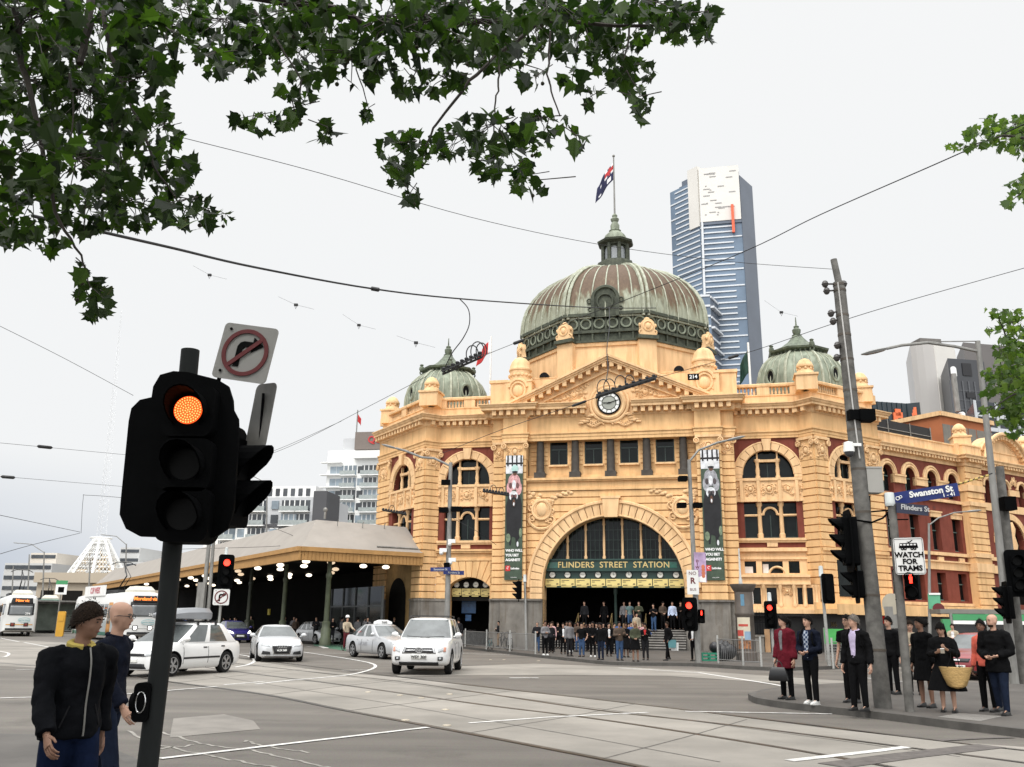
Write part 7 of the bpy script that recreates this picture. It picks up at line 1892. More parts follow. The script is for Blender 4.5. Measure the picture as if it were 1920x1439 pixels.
M = facing(f(1705, 1043, -.3), ac + 4)
w = MB(M); w.prism(rrect(-.265, .265, -.345, .345, .05), 0, .006); o = w.build('tram_sign', SIGNW, sp)
w = MB(M)
for i, tx in enumerate(('WATCH', 'FOR', 'TRAMS')): text_at(w, tx, (0, -.006, .02 - .125 * i), .135, .003, .005)
w.m = 0
w.prism([(-.17, .15), (.17, .15), (.17, .16), (.15, .245), (-.15, .245), (-.17, .16)], -.006, -.001)
for x in (-.11, -.06, .06, .11): w.ring((x, -.004, .14), .02, .01, 8, 4)
w.tube([(0, -.004, .245), (.08, -.004, .30)], .008, 4); w.tube([(-.02, -.004, .265), (.04, -.004, .265)], .006, 4)
for z0, z1, x0, x1 in ((-.325, -.318, -.245, .245), (.318, .325, -.245, .245), (-.32, .32, -.25, -.243), (-.32, .32, .243, .25)): w.box(x0, x1, -.006, -.001, z0, z1)
o2 = w.build('lettering', SIGNK, o)
w = MB(M)
for k in range(5): w.box(-.145 + .06 * k, -.105 + .06 * k, -.009, -.0062, .20, .228)
w.build('tram_window', SIGNW, o)
M = facing(f(1711, 1098, -.1), ac + 12); signal_head(sp, M, 2, 0, .82, False, True, 'pedestrian_signal')
w = MB();
for py in (975, 1010, 1068, 1125): w.tube([f(1676 + (py - 945) * .088, py) - Vector((.13, 0, 0)), f(1676 + (py - 945) * .088, py) + Vector((.22, -.08, 0))], .014, 6)
w.build('bracket', SIGB, sp)

# ---- lamp posts, far signals --------------------------------------------------------------
def lamp_post(label, P, ztop, arm, rake=0.0, r=.09, group='street lamp posts', lean=0.0, m=GALV):
 """arm: list of points relative to the pole top, head at the end"""
 t = thing('street_lamp', label, 'street lamp', P, 0, group)
 T = Vector((lean, 0, ztop))
 w = MB(); w.tube([(0, 0, 0), T], [r, r * .6], 10); w.build('pole', m, t, 40)
 w = MB(); w.tube([T + Vector(a) for a in arm], r * .38, 7); w.build('arm', m, t, 40)
 e = T + Vector(arm[-1]); d = (Vector(arm[-1]) - Vector(arm[-2])).normalized()
 w = MB(MT(e) @ d.to_track_quat('X', 'Z').to_matrix().to_4x4());
 w.loft([[(x, y * .16 * a, .05 * a * b) for y, b in ((-1, .2), (-.6, 1), (.6, 1), (1, .2), (.7, -1.2), (-.7, -1.2))] for x, a in ((0, .4), (.1, .8), (.35, 1), (.65, .9), (.85, .3))]); w.build('lamp_head', mat('grey_lamp_head', (.28, .28, .27), .45, var=.08), t, 40)
 return t
P = G(1903, 1290, .0); top = at(1833, 640, P.y); arm = [Vector((0, 0, -.35)), at(1790, 650, P.y) - top, at(1740, 643, P.y) - top, at(1690, 648, P.y) - top, at(1663, 654, P.y) - top]
t = lamp_post('bright galvanised lamp post with a long curved arm behind the bald man', P, top.z, arm, r=.13, lean=top.x - P.x, group=None)
w = MB(); w.tube([Vector((.42, .3, 0)), Vector((.42 + (top.x - P.x) * .62, .3, top.z * .62))], [.16, .12], 12); o = w.build('conduit_pole', CONCP, t, 40)
w = MB(); q = at(1878, 945, P.y) - P; w.box(q.x - .0, q.x + .35, -.2, .15, q.z - .2, q.z + .2); w.build('control_box', SIGB, t)
w = MB(); w.tube([top - P, at(1745, 641, P.y) - P], .02, 5); w.build('stay', GALV, t)
signal_head(t, facing(at(1908, 1075, P.y - .3) - P, to_cam(P) - 10), 3, -1, 1.15); signal_head(t, facing(at(1888, 1130, P.y - .5) - P, to_cam(P) + 75), 3, -1, 1.0)
P = Vector(G(1310, 1243, .13)); top = at(1292, 868, P.y)
t = lamp_post('tall thin lamp post with floodlights in front of the right giant pilaster', P, top.z, [Vector((0, 0, -.1)), at(1310, 850, P.y) - top, at(1345, 836, P.y) - top, at(1362, 832, P.y) - top], r=.13, lean=top.x - P.x, group=None)
w = MB()
for px, py in ((1280, 898), (1278, 948), (1308, 948)):
 q = at(px, py, P.y - .1) - P; w.box(q.x - .18, q.x + .18, -.3, .1, q.z - .1, q.z + .1); w.tube([(q.x, 0, q.z), (top.x - P.x, 0, q.z + .1)], .02, 5)
w.build('floodlight', SIGB, t)
signal_head(t, facing(at(1294, 1152, P.y - .25) - P, to_cam(P) + 12), 3, 0, 1.15); signal_head(t, facing(at(1315, 1156, P.y - .15) - P, to_cam(P) - 5), 2, 0, .9, False, True, 'pedestrian_signal')
M = facing(at(1299, 1092, P.y - .2) - P, to_cam(P)); w = MB(M); w.box(-.24, .24, 0, .02, -.5, .5); o = w.build('parking_sign', SIGNW, t); w = MB(M); text_at(w, 'NO', (0, -.006, .36), .2, .003); text_at(w, 'R', (0, -.006, .05), .34, .003, .01); w.m = 0; text_at(w, 'BUS', (0, -.006, -.3), .15, .003); w.build('lettering', SIGNR, o)
M = facing(at(1313, 1064, P.y - .15) - P, to_cam(P) - 12); w = MB(M); w.box(-.25, .25, 0, .01, -.62, .62); bn = tag(w.build('banner', mat('lilac_banner', (.42, .30, .46), .7, var=.35, scale=1.5), None), 'small lilac and white festival banner hanging on the thin lamp post', 'banner'); bn.matrix_world = MT(P)
w = MB(M)
for i, ch in enumerate('DIWALI'): text_at(w, ch, (-.12, -.006, .25 - .13 * i), .15, .003, .004)
w.build('lettering', SIGNR, bn)
w = MB(M); w.m = 0; w.prism([(-.22, -.58), (.22, -.62), (.22, -.3), (0, -.38), (-.22, -.45)], -.006, -.001); w.build('white_wave', WHITE, bn)
w = MB(M); [w.ball((.12, -.005, z), (.08, .006, .09), 8, 5) for z in (-.1, -.24, -.36, .02)]; w.build('lamp_motif', mat('orange_motif', (.55, .16, .08), .6, var=.2), bn)
P = Vector((at(839, 1150, 50.5).x, 50.5, .13)); top = at(845, 872, P.y)
t = lamp_post('lamp post with cameras and blue street signs in front of the left wing', P, top.z, [Vector((0, 0, -.2)), at(815, 895 - 60, P.y) - top + Vector((0, 0, -.9)), at(790, 862, P.y) - top, at(760, 850, P.y) - top, at(742, 845, P.y) - top], r=.17, lean=top.x - P.x, group=None)
w = MB()
for px, py, s_ in ((836, 905, .25), (832, 957, .25), (856, 955, .3), (838, 1060, .16)):
 q = at(px, py, P.y - .1) - P; w.box(q.x - s_, q.x + s_, -.3, .1, q.z - .13, q.z + .13)
w.build('floodlight', SIGB, t)
w = MB()
for px, py in ((847, 1015), (831, 1032), (848, 1050)):
 q = at(px, py, P.y - .2) - P; w.box(q.x - .2, q.x + .2, -.3, .0, q.z - .1, q.z + .1); w.ball((q.x - .1, -.2, q.z - .15), .12, 8, 5)
w.build('camera', WHITE, t, 40)
for px, py, tx, az in ((826, 1068, 'Swanston St', 25), (851, 1074, 'Flinders St', -25)):
 M = facing(at(px, py, P.y - .2) - P, to_cam(P) + az); w = MB(M); w.box(-.62, .62, 0, .03, -.11, .11); o = w.build('street_sign', SIGNBL, t); w = MB(M); text_at(w, tx, (0, -.008, 0), .17, .003, .002); w.build('lettering', mat('grey_letter', (.45, .45, .45), .5), o)
def signal_post(label, px, py, Y, ptop, head, az=0, lit=0, n=3, cap=True, group='far signal posts', figure=False, s=1.0, extra=None):
 P = Vector((at(px, py, Y).x, Y, .13)); T = at(ptop[0], ptop[1], Y)
 t = thing('traffic_light', label, 'traffic light', P, 0)
 w = MB(); w.tube([(0, 0, 0), T - P], [.07, .06], 10); w.build('post', mat('worn_grey_post', (.30, .30, .285), .6, metal=.1, var=.2, scale=3), t, 40)
 if cap: w = MB(MT(T - P)); w.lathe([(.09, 0), (.11, .03), (.095, .05), (.085, .42), (.02, .44)], 10); w.build('aerial_cap', MATS['pale_cap'], t, 40)
 signal_head(t, facing(at(head[0], head[1], Y - .2) - P, to_cam(P) + az), n, lit, s, True, figure)
 return t, P
signal_post('signal post seen from behind to the right of the oriel', 1556, 1258, 37, (1540, 1082), (1553, 1104), 150, -1)
signal_post('signal post with a red arrow between the advertising column and woman in burgundy', 1452, 1250, 41, (1443, 1130), (1445, 1153), 10, 0)
signal_post('slim signal post with dark lamps seen side on near parked bicycles', 987, 1222, 53, (984, 1092), (973, 1107), 85, -1, cap=True, s=1.1)
t, P = signal_post('signal post showing red with a no right turn sign in front of the canopy', 408, 1190, 50, (424, 1042), (423, 1072), -8, 0, s=1.55)
prohib(t, facing(at(415, 1120, 49.6) - P, to_cam(P)), .42)
P = Vector((at(378, 1170, 55).x, 55, .1)); t = thing('power_pole', 'pair of grey service poles in front of the canopy left of the red signal', 'pole', P); w = MB(); w.tube([(0, 0, 0), at(393, 1005, 55) - P], [.16, .12], 10); w.tube([(.35, 0, 0), at(401, 1010, 55) - P], [.12, .1], 10); w.build('shaft', GALV, t, 40); w = MB(); q = at(382, 1125, 55) - P; w.box(q.x - .35, q.x + .1, -.3, .1, 0.2, q.z + 1.0); w.build('cabinet', GALV, t)
for label, px, Y, yt, ax in (('distant lamp post behind the canopy roof with arm to the left', 500, 105, 905, -60), ('thin distant lamp post left of the lattice spire', 82, 120, 1035, -45), ('thin distant lamp post in front of the lattice spire', 168, 110, 1050, 0), ('thin distant lamp post right of the lattice spire', 236, 115, 1020, -35), ('thin distant pole at the left edge beyond the trams', 54, 130, 1040, 0), ('thin distant pole second from the left edge', 24, 125, 1062, 0)):
 P = Vector((at(px, 1150, Y).x, Y, 0)); top = at(px + 1, yt, Y)
 if ax: lamp_post(label, P, top.z, [Vector((0, 0, -.1)), at(px + ax * .5, yt - 14, Y) - top, at(px + ax, yt - 16, Y) - top], r=.13, lean=top.x - P.x)
 else:
  t = thing('street_pole', label, 'pole', P); w = MB(); w.tube([(0, 0, 0), top - P], [.13, .08], 8); w.build('shaft', GALV, t, 40)
P = Vector((at(1735, 1150, 50).x, 50, .1)); top = at(1742, 985, 50); t = lamp_post('thin lamp post in front of the brick wing with a green and a red sign', P, top.z, [Vector((0, 0, -.1)), at(1760, 975, 50) - top, at(1790, 965, 50) - top, at(1812, 963, 50) - top], r=.1, lean=top.x - P.x, group=None)
w = MB(facing(at(1752, 1128, 49.8) - P, to_cam(P))); w.box(-.3, .3, 0, .02, -.4, .4); o = w.build('stop_sign', mat('green_white_sign', (.1, .35, .2), .5, var=.1), t); w = MB(facing(at(1760, 1142, 49.7) - P, to_cam(P))); w.cyl((0, 0, 0), (0, -.02, 0), .3, n=18); w.build('round_sign', SIGNR, t, 40); w = MB(facing(at(1753, 1120, 49.75) - P, to_cam(P))); w.box(-.28, .28, -.012, -.006, .12, .22); w.build('white_strip', WHITE, o)
P = G(1675, 1290, 0); t = thing('sign_pole', 'small post with the back of a round sign behind the slim grey post', 'sign post', P); w = MB(); w.tube([(0, 0, 0), at(1675, 1120, P.y) - P], .05, 8); w.build('post', GALV, t, 40); w = MB(facing(at(1672, 1133, P.y - .1) - P, to_cam(P) + 30)); w.cyl((0, 0, 0), (0, .02, 0), .3, n=20); w.build('round_sign', mat('pale_sign_back', (.42, .38, .3), .5, var=.1), t, 40); w = MB(facing(at(1674, 1158, P.y - .1) - P, to_cam(P) + 20)); w.box(-.22, .22, 0, .02, -.3, .3); w.build('square_sign', GALV, t)

# ---- kerb railings, parked bicycles, column, shelter -----------------------------------------
def railing(label, pts, h=1.0, group='kerb railings', gap=.13):
 q = [G(*p, .13) for p in pts]; t = thing('pedestrian_railing', label, 'railing', q[0], 0, group); o = q[0]
 w = MB()
 for a, b in zip(q, q[1:]):
  a, b = a - o, b - o; L = (b - a).length
  for z in (.15, h - .05): w.tube([a + Vector((0, 0, z)), b + Vector((0, 0, z))], .018, 5)
  n = max(2, int(L / gap))
  for k in range(1, n): p = a.lerp(b, k / n); w.tube([p + Vector((0, 0, .15)), p + Vector((0, 0, h - .05))], .007, 4)
 w.build('bars', mat('grey_railing', (.20, .20, .195), .5, metal=.2, var=.15), t)
 for a in q: w = MB(); w.tube([a - o, a - o + Vector((0, 0, h + .1))], .04, 8); w.build('post', mat('pale_railing_post', (.38, .38, .36), .5, metal=.1, var=.1), t, 40)
 return t
railing('grey kerb railing with parked bicycles left of the waiting crowd', [(860, 1211), (872, 1213), (912, 1218), (956, 1222), (1004, 1227)], group=None)
railing('grey kerb railing in front of the advertising column', [(1347, 1244), (1394, 1248), (1428, 1250)], group=None)
railing('grey kerb railing far right of the road, behind the waiting people', [(1563, 1254), (1640, 1252), (1700, 1250)], group=None)
def bicycle(label, P, rz, frame_m, group='bicycles', small=1.0):
 t = thing('bicycle', label, 'bicycle', P, rz, group); s = small
 for x in (-.52, .52):
  w = MB(); w.ring((x * s, 0, .34 * s), .33 * s, .018, 20, 5)
  for k in range(8): a = k * pi / 4; w.tube([(x * s, 0, .34 * s), (x * s + .32 * s * cos(a), 0, .34 * s + .32 * s * sin(a))], .003, 3)
  w.build('wheel', TYRE, t, 40)
 w = MB()
 for a, b in (((-.52, 0, .34), (-.1, 0, .32)), ((-.52, 0, .34), (-.2, 0, .8)), ((-.1, 0, .32), (-.22, 0, .88)), ((-.1, 0, .32), (.38, 0, .78)), ((-.19, 0, .78), (.36, 0, .84)), ((.36, 0, .92), (.52, 0, .34))): w.tube([Vector(a) * s, Vector(b) * s], .018, 6)
 w.ring((-.1 * s, 0.02, .32 * s), .09 * s, .012, 12, 4); w.build('frame', frame_m, t, 40)
 w = MB(); w.tube([Vector(p) * s for p in ((.30, -.28, .98), (.38, -.2, 1.0), (.36, 0, .97), (.38, .2, 1.0), (.30, .28, .98))], .014, 6); w.tube([Vector((.36, 0, .9)) * s, Vector((.36, 0, .98)) * s], .016, 6); w.build('handlebar', PLAS, t, 40)
 w = MB(); w.ball((-.24 * s, 0, .92 * s), (.13, .07, .03), 8, 5); w.build('saddle', PLAS, t, 40)
 return t
BKF = [mat('silver_bike_frame', (.4, .4, .4), .4, metal=.4, var=.05), mat('black_bike_frame', (.02, .02, .022), .4, var=.1), mat('teal_bike_frame', (.05, .15, .16), .4, var=.1)]
kd = atan2((G(956, 1222) - G(872, 1213)).y, (G(956, 1222) - G(872, 1213)).x)
for i, (px, py, lb, a, s_) in enumerate(((880, 1211, 'dark bicycle leaning on the railing beside the white SUV', .25, 1), (918, 1218, 'small wheeled folding bicycle second along the kerb railing', .1, .62), (955, 1221, 'pale bicycle leaning at the right end of the railing', -.1, 1), (942, 1217, 'second pale bicycle tucked against the middle railing post', .0, .95))):
 q = G(px, py, .13); q.y += .35; bicycle(lb, q, kd + a, BKF[(1, 2, 0, 1)[i]], 'bicycles parked on the kerb railing', s_)
P = G(1406, 1240, .13); P.y += .5; t = thing('advertising_column', 'round bronze advertising column with a bright travel poster in front of the oriel', 'advertising column', P)
w = MB(); w.lathe([(.46, 0), (.46, .35), (.42, .4), (.40, 1.9), (.43, 1.95), (.43, 2.05), (.40, 2.1), (.40, 2.95), (.44, 3.0), (.58, 3.25), (.58, 3.3), (.1, 3.32)], 20); w.build('drum', mat('bronze_column', (.115, .095, .08), .5, metal=.2, var=.25), t, 35)
w = MB(); w.lathe([(.09, 3.3), (.08, 3.5), (.05, 3.6), (.03, 4.9)], 8, (-.1, 0)); w.build('spike_lamp', mat('pale_spike', (.5, .5, .48), .5, var=.1), t, 40)
def cyl_patch(name, r, a0, a1, z0, z1, m, par, n=8):
 w = MB(); w.loft([[(r * cos(a0 + (a1 - a0) * k / n), r * sin(a0 + (a1 - a0) * k / n), z) for k in range(n + 1)] for z in (z0, z1)], False, False, False); return w.build(name, m, par, 60)
ca = atan2(-P.y, -P.x)
po = cyl_patch('poster', .415, ca - .9, ca + .55, .5, 1.85, mat('poster_cream', (.62, .55, .42), .5, var=.05), t)
cyl_patch('poster_art', .418, ca - .9, ca + .55, .5, .95, mat('poster_brown_scene', (.28, .12, .05), .5, var=.8, scale=7), po); cyl_patch('poster_art', .4185, ca - .1, ca + .55, .9, 1.25, mat('poster_blue', (.25, .36, .48), .5, var=.1), po); cyl_patch('poster_art', .419, ca - .9, ca - .2, 1.05, 1.3, mat('poster_red', (.5, .07, .05), .5, var=.1), po)
cyl_patch('poster_art', .4186, ca - .75, ca + .3, 1.46, 1.56, MATS['poster_red'], po)
cyl_patch('blue_mark', .405, ca - .35, ca + .05, 2.35, 2.85, mat('blue_spray', (.10, .22, .32), .6, var=.3), t)
P = ST_M @ Vector((8.6, -1.2, .13)); t = thing('iron_gate', 'black iron bar gate against the bluestone plinth right of the steps', 'gate', P, ST_RZ); w = MB()
for k in range(14): w.box(-.9 + .16 * k, -.87 + .16 * k, 0, .03, .95, 2.3)
for z in (1.0, 1.65, 2.2): w.box(-.92, 1.25, -.01, .04, z, z + .05)
w.build('bars', BLACK, t); w = MB(); w.box(-1.0, .4, -.5, .6, 0, .95); w.box(-1.05, .45, -.55, .65, .85, .97); w.build('stone_base', STONE, t); w = MB(); w.box(.45, .75, -.4, -.1, 0, 1.3); w.build('timber_post', mat('timber_post', (.34, .2, .1), .7, var=.2), t)
P = G(1333, 1240, .13); P.y += .3; w = MB(); w.M = MT(P)
for z0, z1 in ((0, .06), (.13, .2), (.27, .34)): w.box(-.35, .35, -.2, -.17, z0, z1); w.box(-.35, .35, .17, .2, z0, z1); w.box(-.35, -.32, -.2, .2, z0, z1); w.box(.32, .35, -.2, .2, z0, z1)
for x in (-.33, 0, .33): w.box(x - .03, x + .03, -.205, .205, 0, .34)
w.box(-.34, .34, -.19, .19, .0, .03)
tag(w.build('plastic_crate', mat('green_crate', (.02, .22, .13), .5, var=.1), None), 'green plastic crate on the kerb by the thin lamp post', 'crate')
P = G(1358, 1240, .13); P.y += .6; w = MB(); w.M = MT(P)
r = random.Random(5)
for k in range(7): w.ball((r.uniform(-.4, .4), r.uniform(-.2, .2), r.uniform(.25, .6)), (r.uniform(.22, .36), .25, r.uniform(.22, .4)), 9, 6)
tag(w.build('rubbish_bag', mat('black_bag', (.014, .014, .016), .35, var=.3), None, 60, fix=True), 'heap of black rubbish bags behind the kerb railing', 'rubbish bag')
P = Vector((at(1830, 1235, 43).x, 43, .13)); t = thing('tram_shelter', 'glass tram stop shelter with green trim behind the red saloon', 'shelter', P, rad(-10)); w = MB(); w.box(-1.4, 3.5, -.3, 1.6, 2.15, 2.35); w.build('roof', mat('shelter_roof', (.18, .17, .15), .6, var=.1), t); w = MB(); w.box(-.9, 2.6, -.35, -.3, 1.85, 2.13); w.box(-1.35, -1.0, -.3, .0, .05, 1.9); w.build('green_panel', mat('shelter_green', (.05, .26, .10), .5, var=.1), t); w = MB(); w.box(-.9, .5, -.34, -.3, 1.68, 1.84); w.box(.7, 2.3, -.34, -.3, 1.68, 1.84); w.build('timetable_light', WHITE, t)
for x in (-.95, .6, 2.4): w = MB(); w.box(x - .06, x + .06, -.3, -.18, 0, 2.15); w.build('post', GALV, t)
w = MB(); w.box(-.9, .5, -.22, -.2, .2, 1.65); w.build('dark_screen', mat('dark_screen', (.015, .016, .016), .2, var=.3), t)
for px, lb in ((1573, 'bright green event board hung on the far railing'), ):
 P = G(px, 1240, .13); t = thing('barrier_board', lb, 'barrier board', P, rad(-15)); w = MB(); w.box(-.55, .55, -.03, .0, .75, 1.4); w.build('board', mat('bright_green_board', (.06, .35, .08), .5, var=.15), t); w = MB(); [w.box(-.55, .55, -.02, .0, .1 + .12 * k, .13 + .12 * k) for k in range(6)]; [w.box(x - .03, x + .03, -.02, .02, 0, 1.45) for x in (-.55, .55)]; w.build('rail', GALV, t)
P = Vector((at(105, 1170, 95).x, 95, .1)); t = thing('tram_shelter', 'long glazed tram stop screen between the two trams on the left', 'shelter', P, rad(45)); w = MB()
for k in range(9): w.box(-8 + 2 * k, -7.9 + 2 * k, 0, .1, 0, 2.9)
w.box(-8, 8.1, -.05, .15, 2.8, 3.0); w.box(-8.5, 8.5, -1.2, .8, 3.0, 3.15); w.build('frame', GALV, t); w = MB(); w.box(-8, 8, .03, .06, .2, 2.8); w.build('glass_screen', mat('grey_green_glass', (.12, .14, .12), .15, var=.3, scale=.8), t)
P = Vector((at(112, 1185, 80).x, 80, 0)); w = MB(); w.M = MT(P) @ MRo(.3, 4, 'Z'); w.prism(rrect(-.3, .3, 0, 2.1, .12), -.25, .25); w.box(-.2, .2, -.28, -.3, 1.3, 1.8); tag(w.build('yellow_bollard', mat('bollard_yellow', (.62, .33, .03), .5, var=.08), None), 'chunky yellow ticket pillar on the tram stop between the trams', 'pillar')
P = Vector((at(107, 1165, 88).x, 88, 0)); t = thing('stop_flag', 'white and green tram stop flag sign on a post beyond the leftmost tram', 'sign', P); w = MB(); w.tube([(0, 0, 0), (0, 0, 4.9)], .06, 8); w.build('post', GALV, t); w = MB(); w.box(-.55, .55, -.06, -.02, 3.7, 5.0); o = w.build('sign_plate', WHITE, t); w = MB(); w.box(-.55, .55, -.08, -.06, 4.65, 5.0); w.build('green_strip', MATS['shelter_green'], o); w = MB(); w.box(-.28, .28, -.08, -.06, 3.9, 4.4); w.build('route_panel', SIGNK, o)
# ------------------------------------------------------------------ people
SKINS = [mat('light_skin', (.46, .27, .19), .6, var=.06), mat('shaded_tan_skin', (.235, .125, .08), .6, var=.06), mat('brown_skin', (.16, .08, .05), .6, var=.06)]  # tan tone darkened to stand in for shade on the near man
HAIRS = dict(black=mat('black_hair', (.006, .005, .0045), .75, spec=.12, var=.4, scale=60, bump=.8, bscale=90), brown=mat('brown_hair', (.018, .011, .007), .75, spec=.12, var=.5, scale=60, bump=.8, bscale=90), grey=mat('grey_hair', (.13, .115, .10), .75, spec=.12, var=.4, scale=60, bump=.8, bscale=90), fair=mat('fair_hair', (.22, .13, .06), .5, var=.3, scale=40))
SHOEK = mat('black_shoe', (.010, .010, .010), .4, var=.1); SHOEW = mat('white_shoe', (.6, .6, .58), .6, var=.1)
CL = {}
def cloth(name, c): return mat(name, c, .85, var=.25, scale=6, bump=.6, bscale=12, spec=.08)
def remesh(w, vox, smooth=2, name='body'):
 o = w.build(name, SHOEK, None); col.objects.unlink(o)
 m = o.modifiers.new('r', 'REMESH'); m.mode = 'VOXEL'; m.voxel_size = vox; m.use_smooth_shade = True
 s = o.modifiers.new('s', 'SMOOTH'); s.factor = .5; s.iterations = smooth
 me = evaluated(o); old = o.data; bpy.data.objects.remove(o); bpy.data.meshes.remove(old)
 return me
def put(me, name, m, parent):
 me.name = name; me.materials.clear(); me.materials.append(m)
 o = bpy.data.objects.new(name, me); col.objects.link(o); o.parent = parent; return o
def ering(c, rx, ry, n=14, tilt=0): return [(c[0] + rx * cos(2 * pi * k / n), c[1] + ry * sin(2 * pi * k / n), c[2]) for k in range(n)]
def person(label, P, az, H=1.74, head=0, tilt=0, arms='down', stance=(.0, .0), top=None, bottom=None, sleeve='long', skirt=None, coat=0.0, hair='black', style='short', skin=0, shoes='k', shirt=None, vox=.03, bulk=1.0, female=False, fine=False, shirt_w=.07, shirt_z=(.95, 1.43), bare=False, group=None, glasses=False, collar=None, beard=False, hood=None, zipper=False):
 s = H / 1.75; rz = pi - rad(az)
 t = thing('person', label, 'person', P, rz, group)
 sw = (.165 if female else .19) * bulk; bk = bulk
 hipx = .085
 A = {}
 arm_sets = {'down': (((.05, .02, -.30), (.03, -.06, -.25)), ((.05, .02, -.30), (.03, -.06, -.25))),
    'clasp': (((.06, -.02, -.29), (-.17, -.18, -.07)), ((.06, -.02, -.29), (-.17, -.18, -.09))),
    'phone': (((.07, -.06, -.27), (-.13, -.22, .10)), ((.07, -.05, -.27), (-.15, -.21, .04))),
    'pocket': (((.10, .06, -.28), (-.06, -.13, -.19)), ((.10, .06, -.28), (-.06, -.13, -.19))),
    'fold': (((.08, -.05, -.26), (-.22, -.14, .03)), ((.08, -.05, -.26), (-.20, -.17, .0))),
    'swing': (((.05, .12, -.27), (.02, -.02, -.26)), ((.05, -.10, -.27), (.02, -.16, -.2))),
    'raise': (((.05, .02, -.30), (.03, -.06, -.25)), ((.12, -.12, -.12), (-.10, -.10, .26))),
    'carry': (((.05, .02, -.30), (.03, -.04, -.26)), ((.07, -.04, -.28), (-.08, -.22, .02))),
    'bars': (((.05, -.16, -.22), (.06, -.22, -.10)), ((.05, -.16, -.22), (.06, -.22, -.10)))}
 la, ra = arm_sets[arms]
 zs = 1.39
 J = {}
 for sd, (el, wr) in ((1, la), (-1, ra)):
  S_ = Vector((sd * sw, .01, zs)); E_ = S_ + Vector((sd * el[0], el[1], el[2])); W_ = E_ + Vector((sd * wr[0], wr[1], wr[2])); J[sd] = (S_, E_, W_)
 L = {}
 for sd, st_ in ((1, stance[0]), (-1, stance[1])):
  hp = Vector((sd * hipx, 0, .90)); kn = Vector((sd * (hipx + .012), -st_ * .55 - (.03 if st_ < 0 else .01), .49)); an = Vector((sd * (hipx + .02), -st_, .085 + (0.05 if st_ < -.1 else 0)))
  L[sd] = (hp, kn, an)
 def scale(w):
  for i, v in enumerate(w.v): w.v[i] = v * s
  return w
 HM = MT((0, -.015, 1.545)) @ MRo(rad(head), 4, 'Z') @ MRo(rad(tilt), 4, 'X')
 # --- body: one continuous skin
 w = MB(HM)
 prof = [(.045, .05, -.02, .0), (.052, .062, .0, -.012), (.060, .078, .03, -.012), (.068, .090, .065, -.006), (.075, .097, .10, 0), (.078, .100, .135, .004), (.076, .097, .165, .006), (.060, .079, .195, .008), (.036, .05, .214, .01), (.010, .014, .222, .01)]
 w.loft([ering((0, cy_, z), rx, ry, 18) for rx, ry, z, cy_ in prof])
 if vox < .022:
  w.loft([[(x, y, z) for x, y in ((-a, -.085), (0, -.09 - b), (a, -.085), (a, -.06), (-a, -.06))] for z, a, b in ((.062, .018, .022), (.072, .017, .036), (.09, .012, .024), (.115, .008, .008))])   # nose
  w.ball((0, -.082, .038), (.026, .016, .010), 8, 5); w.ball((0, -.07, .008), (.028, .024, .02), 8, 5); w.ball((0, -.085, .118), (.05, .014, .010), 10, 5)   # lips, chin, brow
  for sd in (-1, 1): w.ball((sd * .079, .012, .085), (.010, .022, .034), 8, 6); w.ball((sd * .045, -.055, .065), (.02, .025, .02), 8, 5)
 w.M = Matrix()
 w.tube([(0, .005, 1.36), (0, .0, 1.46), (0, -.012, 1.57)], [.075, .056, .052], 12)
 w.loft([ering((0, .005, z), rx * bk, ry * bk) for rx, ry, z in ((.11, .085, .84), (.15, .1, .93), (.125, .085, 1.10), (.145, .095, 1.27), (.15, .09, 1.37), (.10, .06, 1.44))])
 for sd in (1, -1):
  S_, E_, W_ = J[sd]; w.tube([S_ + Vector((-sd * .05, 0, .0)), S_, E_, W_, W_ + (W_ - E_).normalized() * .03], [.05, .045, .036, .026, .026], 10)
  hp, kn, an = L[sd]; w.tube([hp + Vector((0, 0, .05)), hp + (kn - hp) * .3, kn, kn + (an - kn) * .35, an], [.085, .078, .052, .054, .036], 10)
  d = (W_ - E_).normalized();
  if not fine: w.tube([W_, W_ + d * .05, W_ + d * .10, W_ + d * .16], [.026, .034, .03, .014], 8)
  w.tube([an, an + Vector((0, -.06, -.04)), an + Vector((0, -.13, -.055))], [.036, .034, .028], 8)
 scale(w); me = remesh(w, vox, 1)
 if fine:
  hw_ = MB(); hw_.v = [v.co.copy() for v in me.vertices]; hw_.f = [tuple(p.vertices) for p in me.polygons]; hw_.mi = [0] * len(hw_.f)
  for sd in (1, -1):
   S_, E_, W_ = J[sd]; d = (W_ - E_).normalized(); side = Vector((0, 1, 0)) if abs(d.y) < .7 else Vector((1, 0, 0)) * sd
   side = (side - d * side.dot(d)).normalized(); nrm = d.cross(side) * sd; inn = Vector((-sd, 0, 0)); inn = (inn - d * inn.dot(d) - side * inn.dot(side)); inn = inn.normalized() if inn.length > .1 else nrm
   W2 = W_ + d * .01
   hw_.loft([[((W2 + d * a) + side * (b * cos(2 * pi * k / 10)) + inn * (c_ * sin(2 * pi * k / 10))) * s for k in range(10)] for a, b, c_ in ((-.02, .024, .02), (.02, .034, .018), (.06, .042, .016), (.085, .04, .014))])
   for k, (o_, ln) in enumerate(((-.030, .070), (-.010, .082), (.011, .078), (.031, .062))):
    b_ = W2 + d * .08 + side * -o_; m1 = b_ + d * ln * .5 + inn * .010; m2 = m1 + d * ln * .35 + inn * ln * .32; e_ = m2 + d * ln * .08 + inn * ln * .3
    hw_.tube([q * s for q in (b_, m1, m2, e_)], [.0095 * s, .009 * s, .0082 * s, .006 * s], 7)
   tb = W2 + d * .02 - side * -.034; sgn_ = -1
   tb = W2 + d * .025 + side * .03 * (-1)
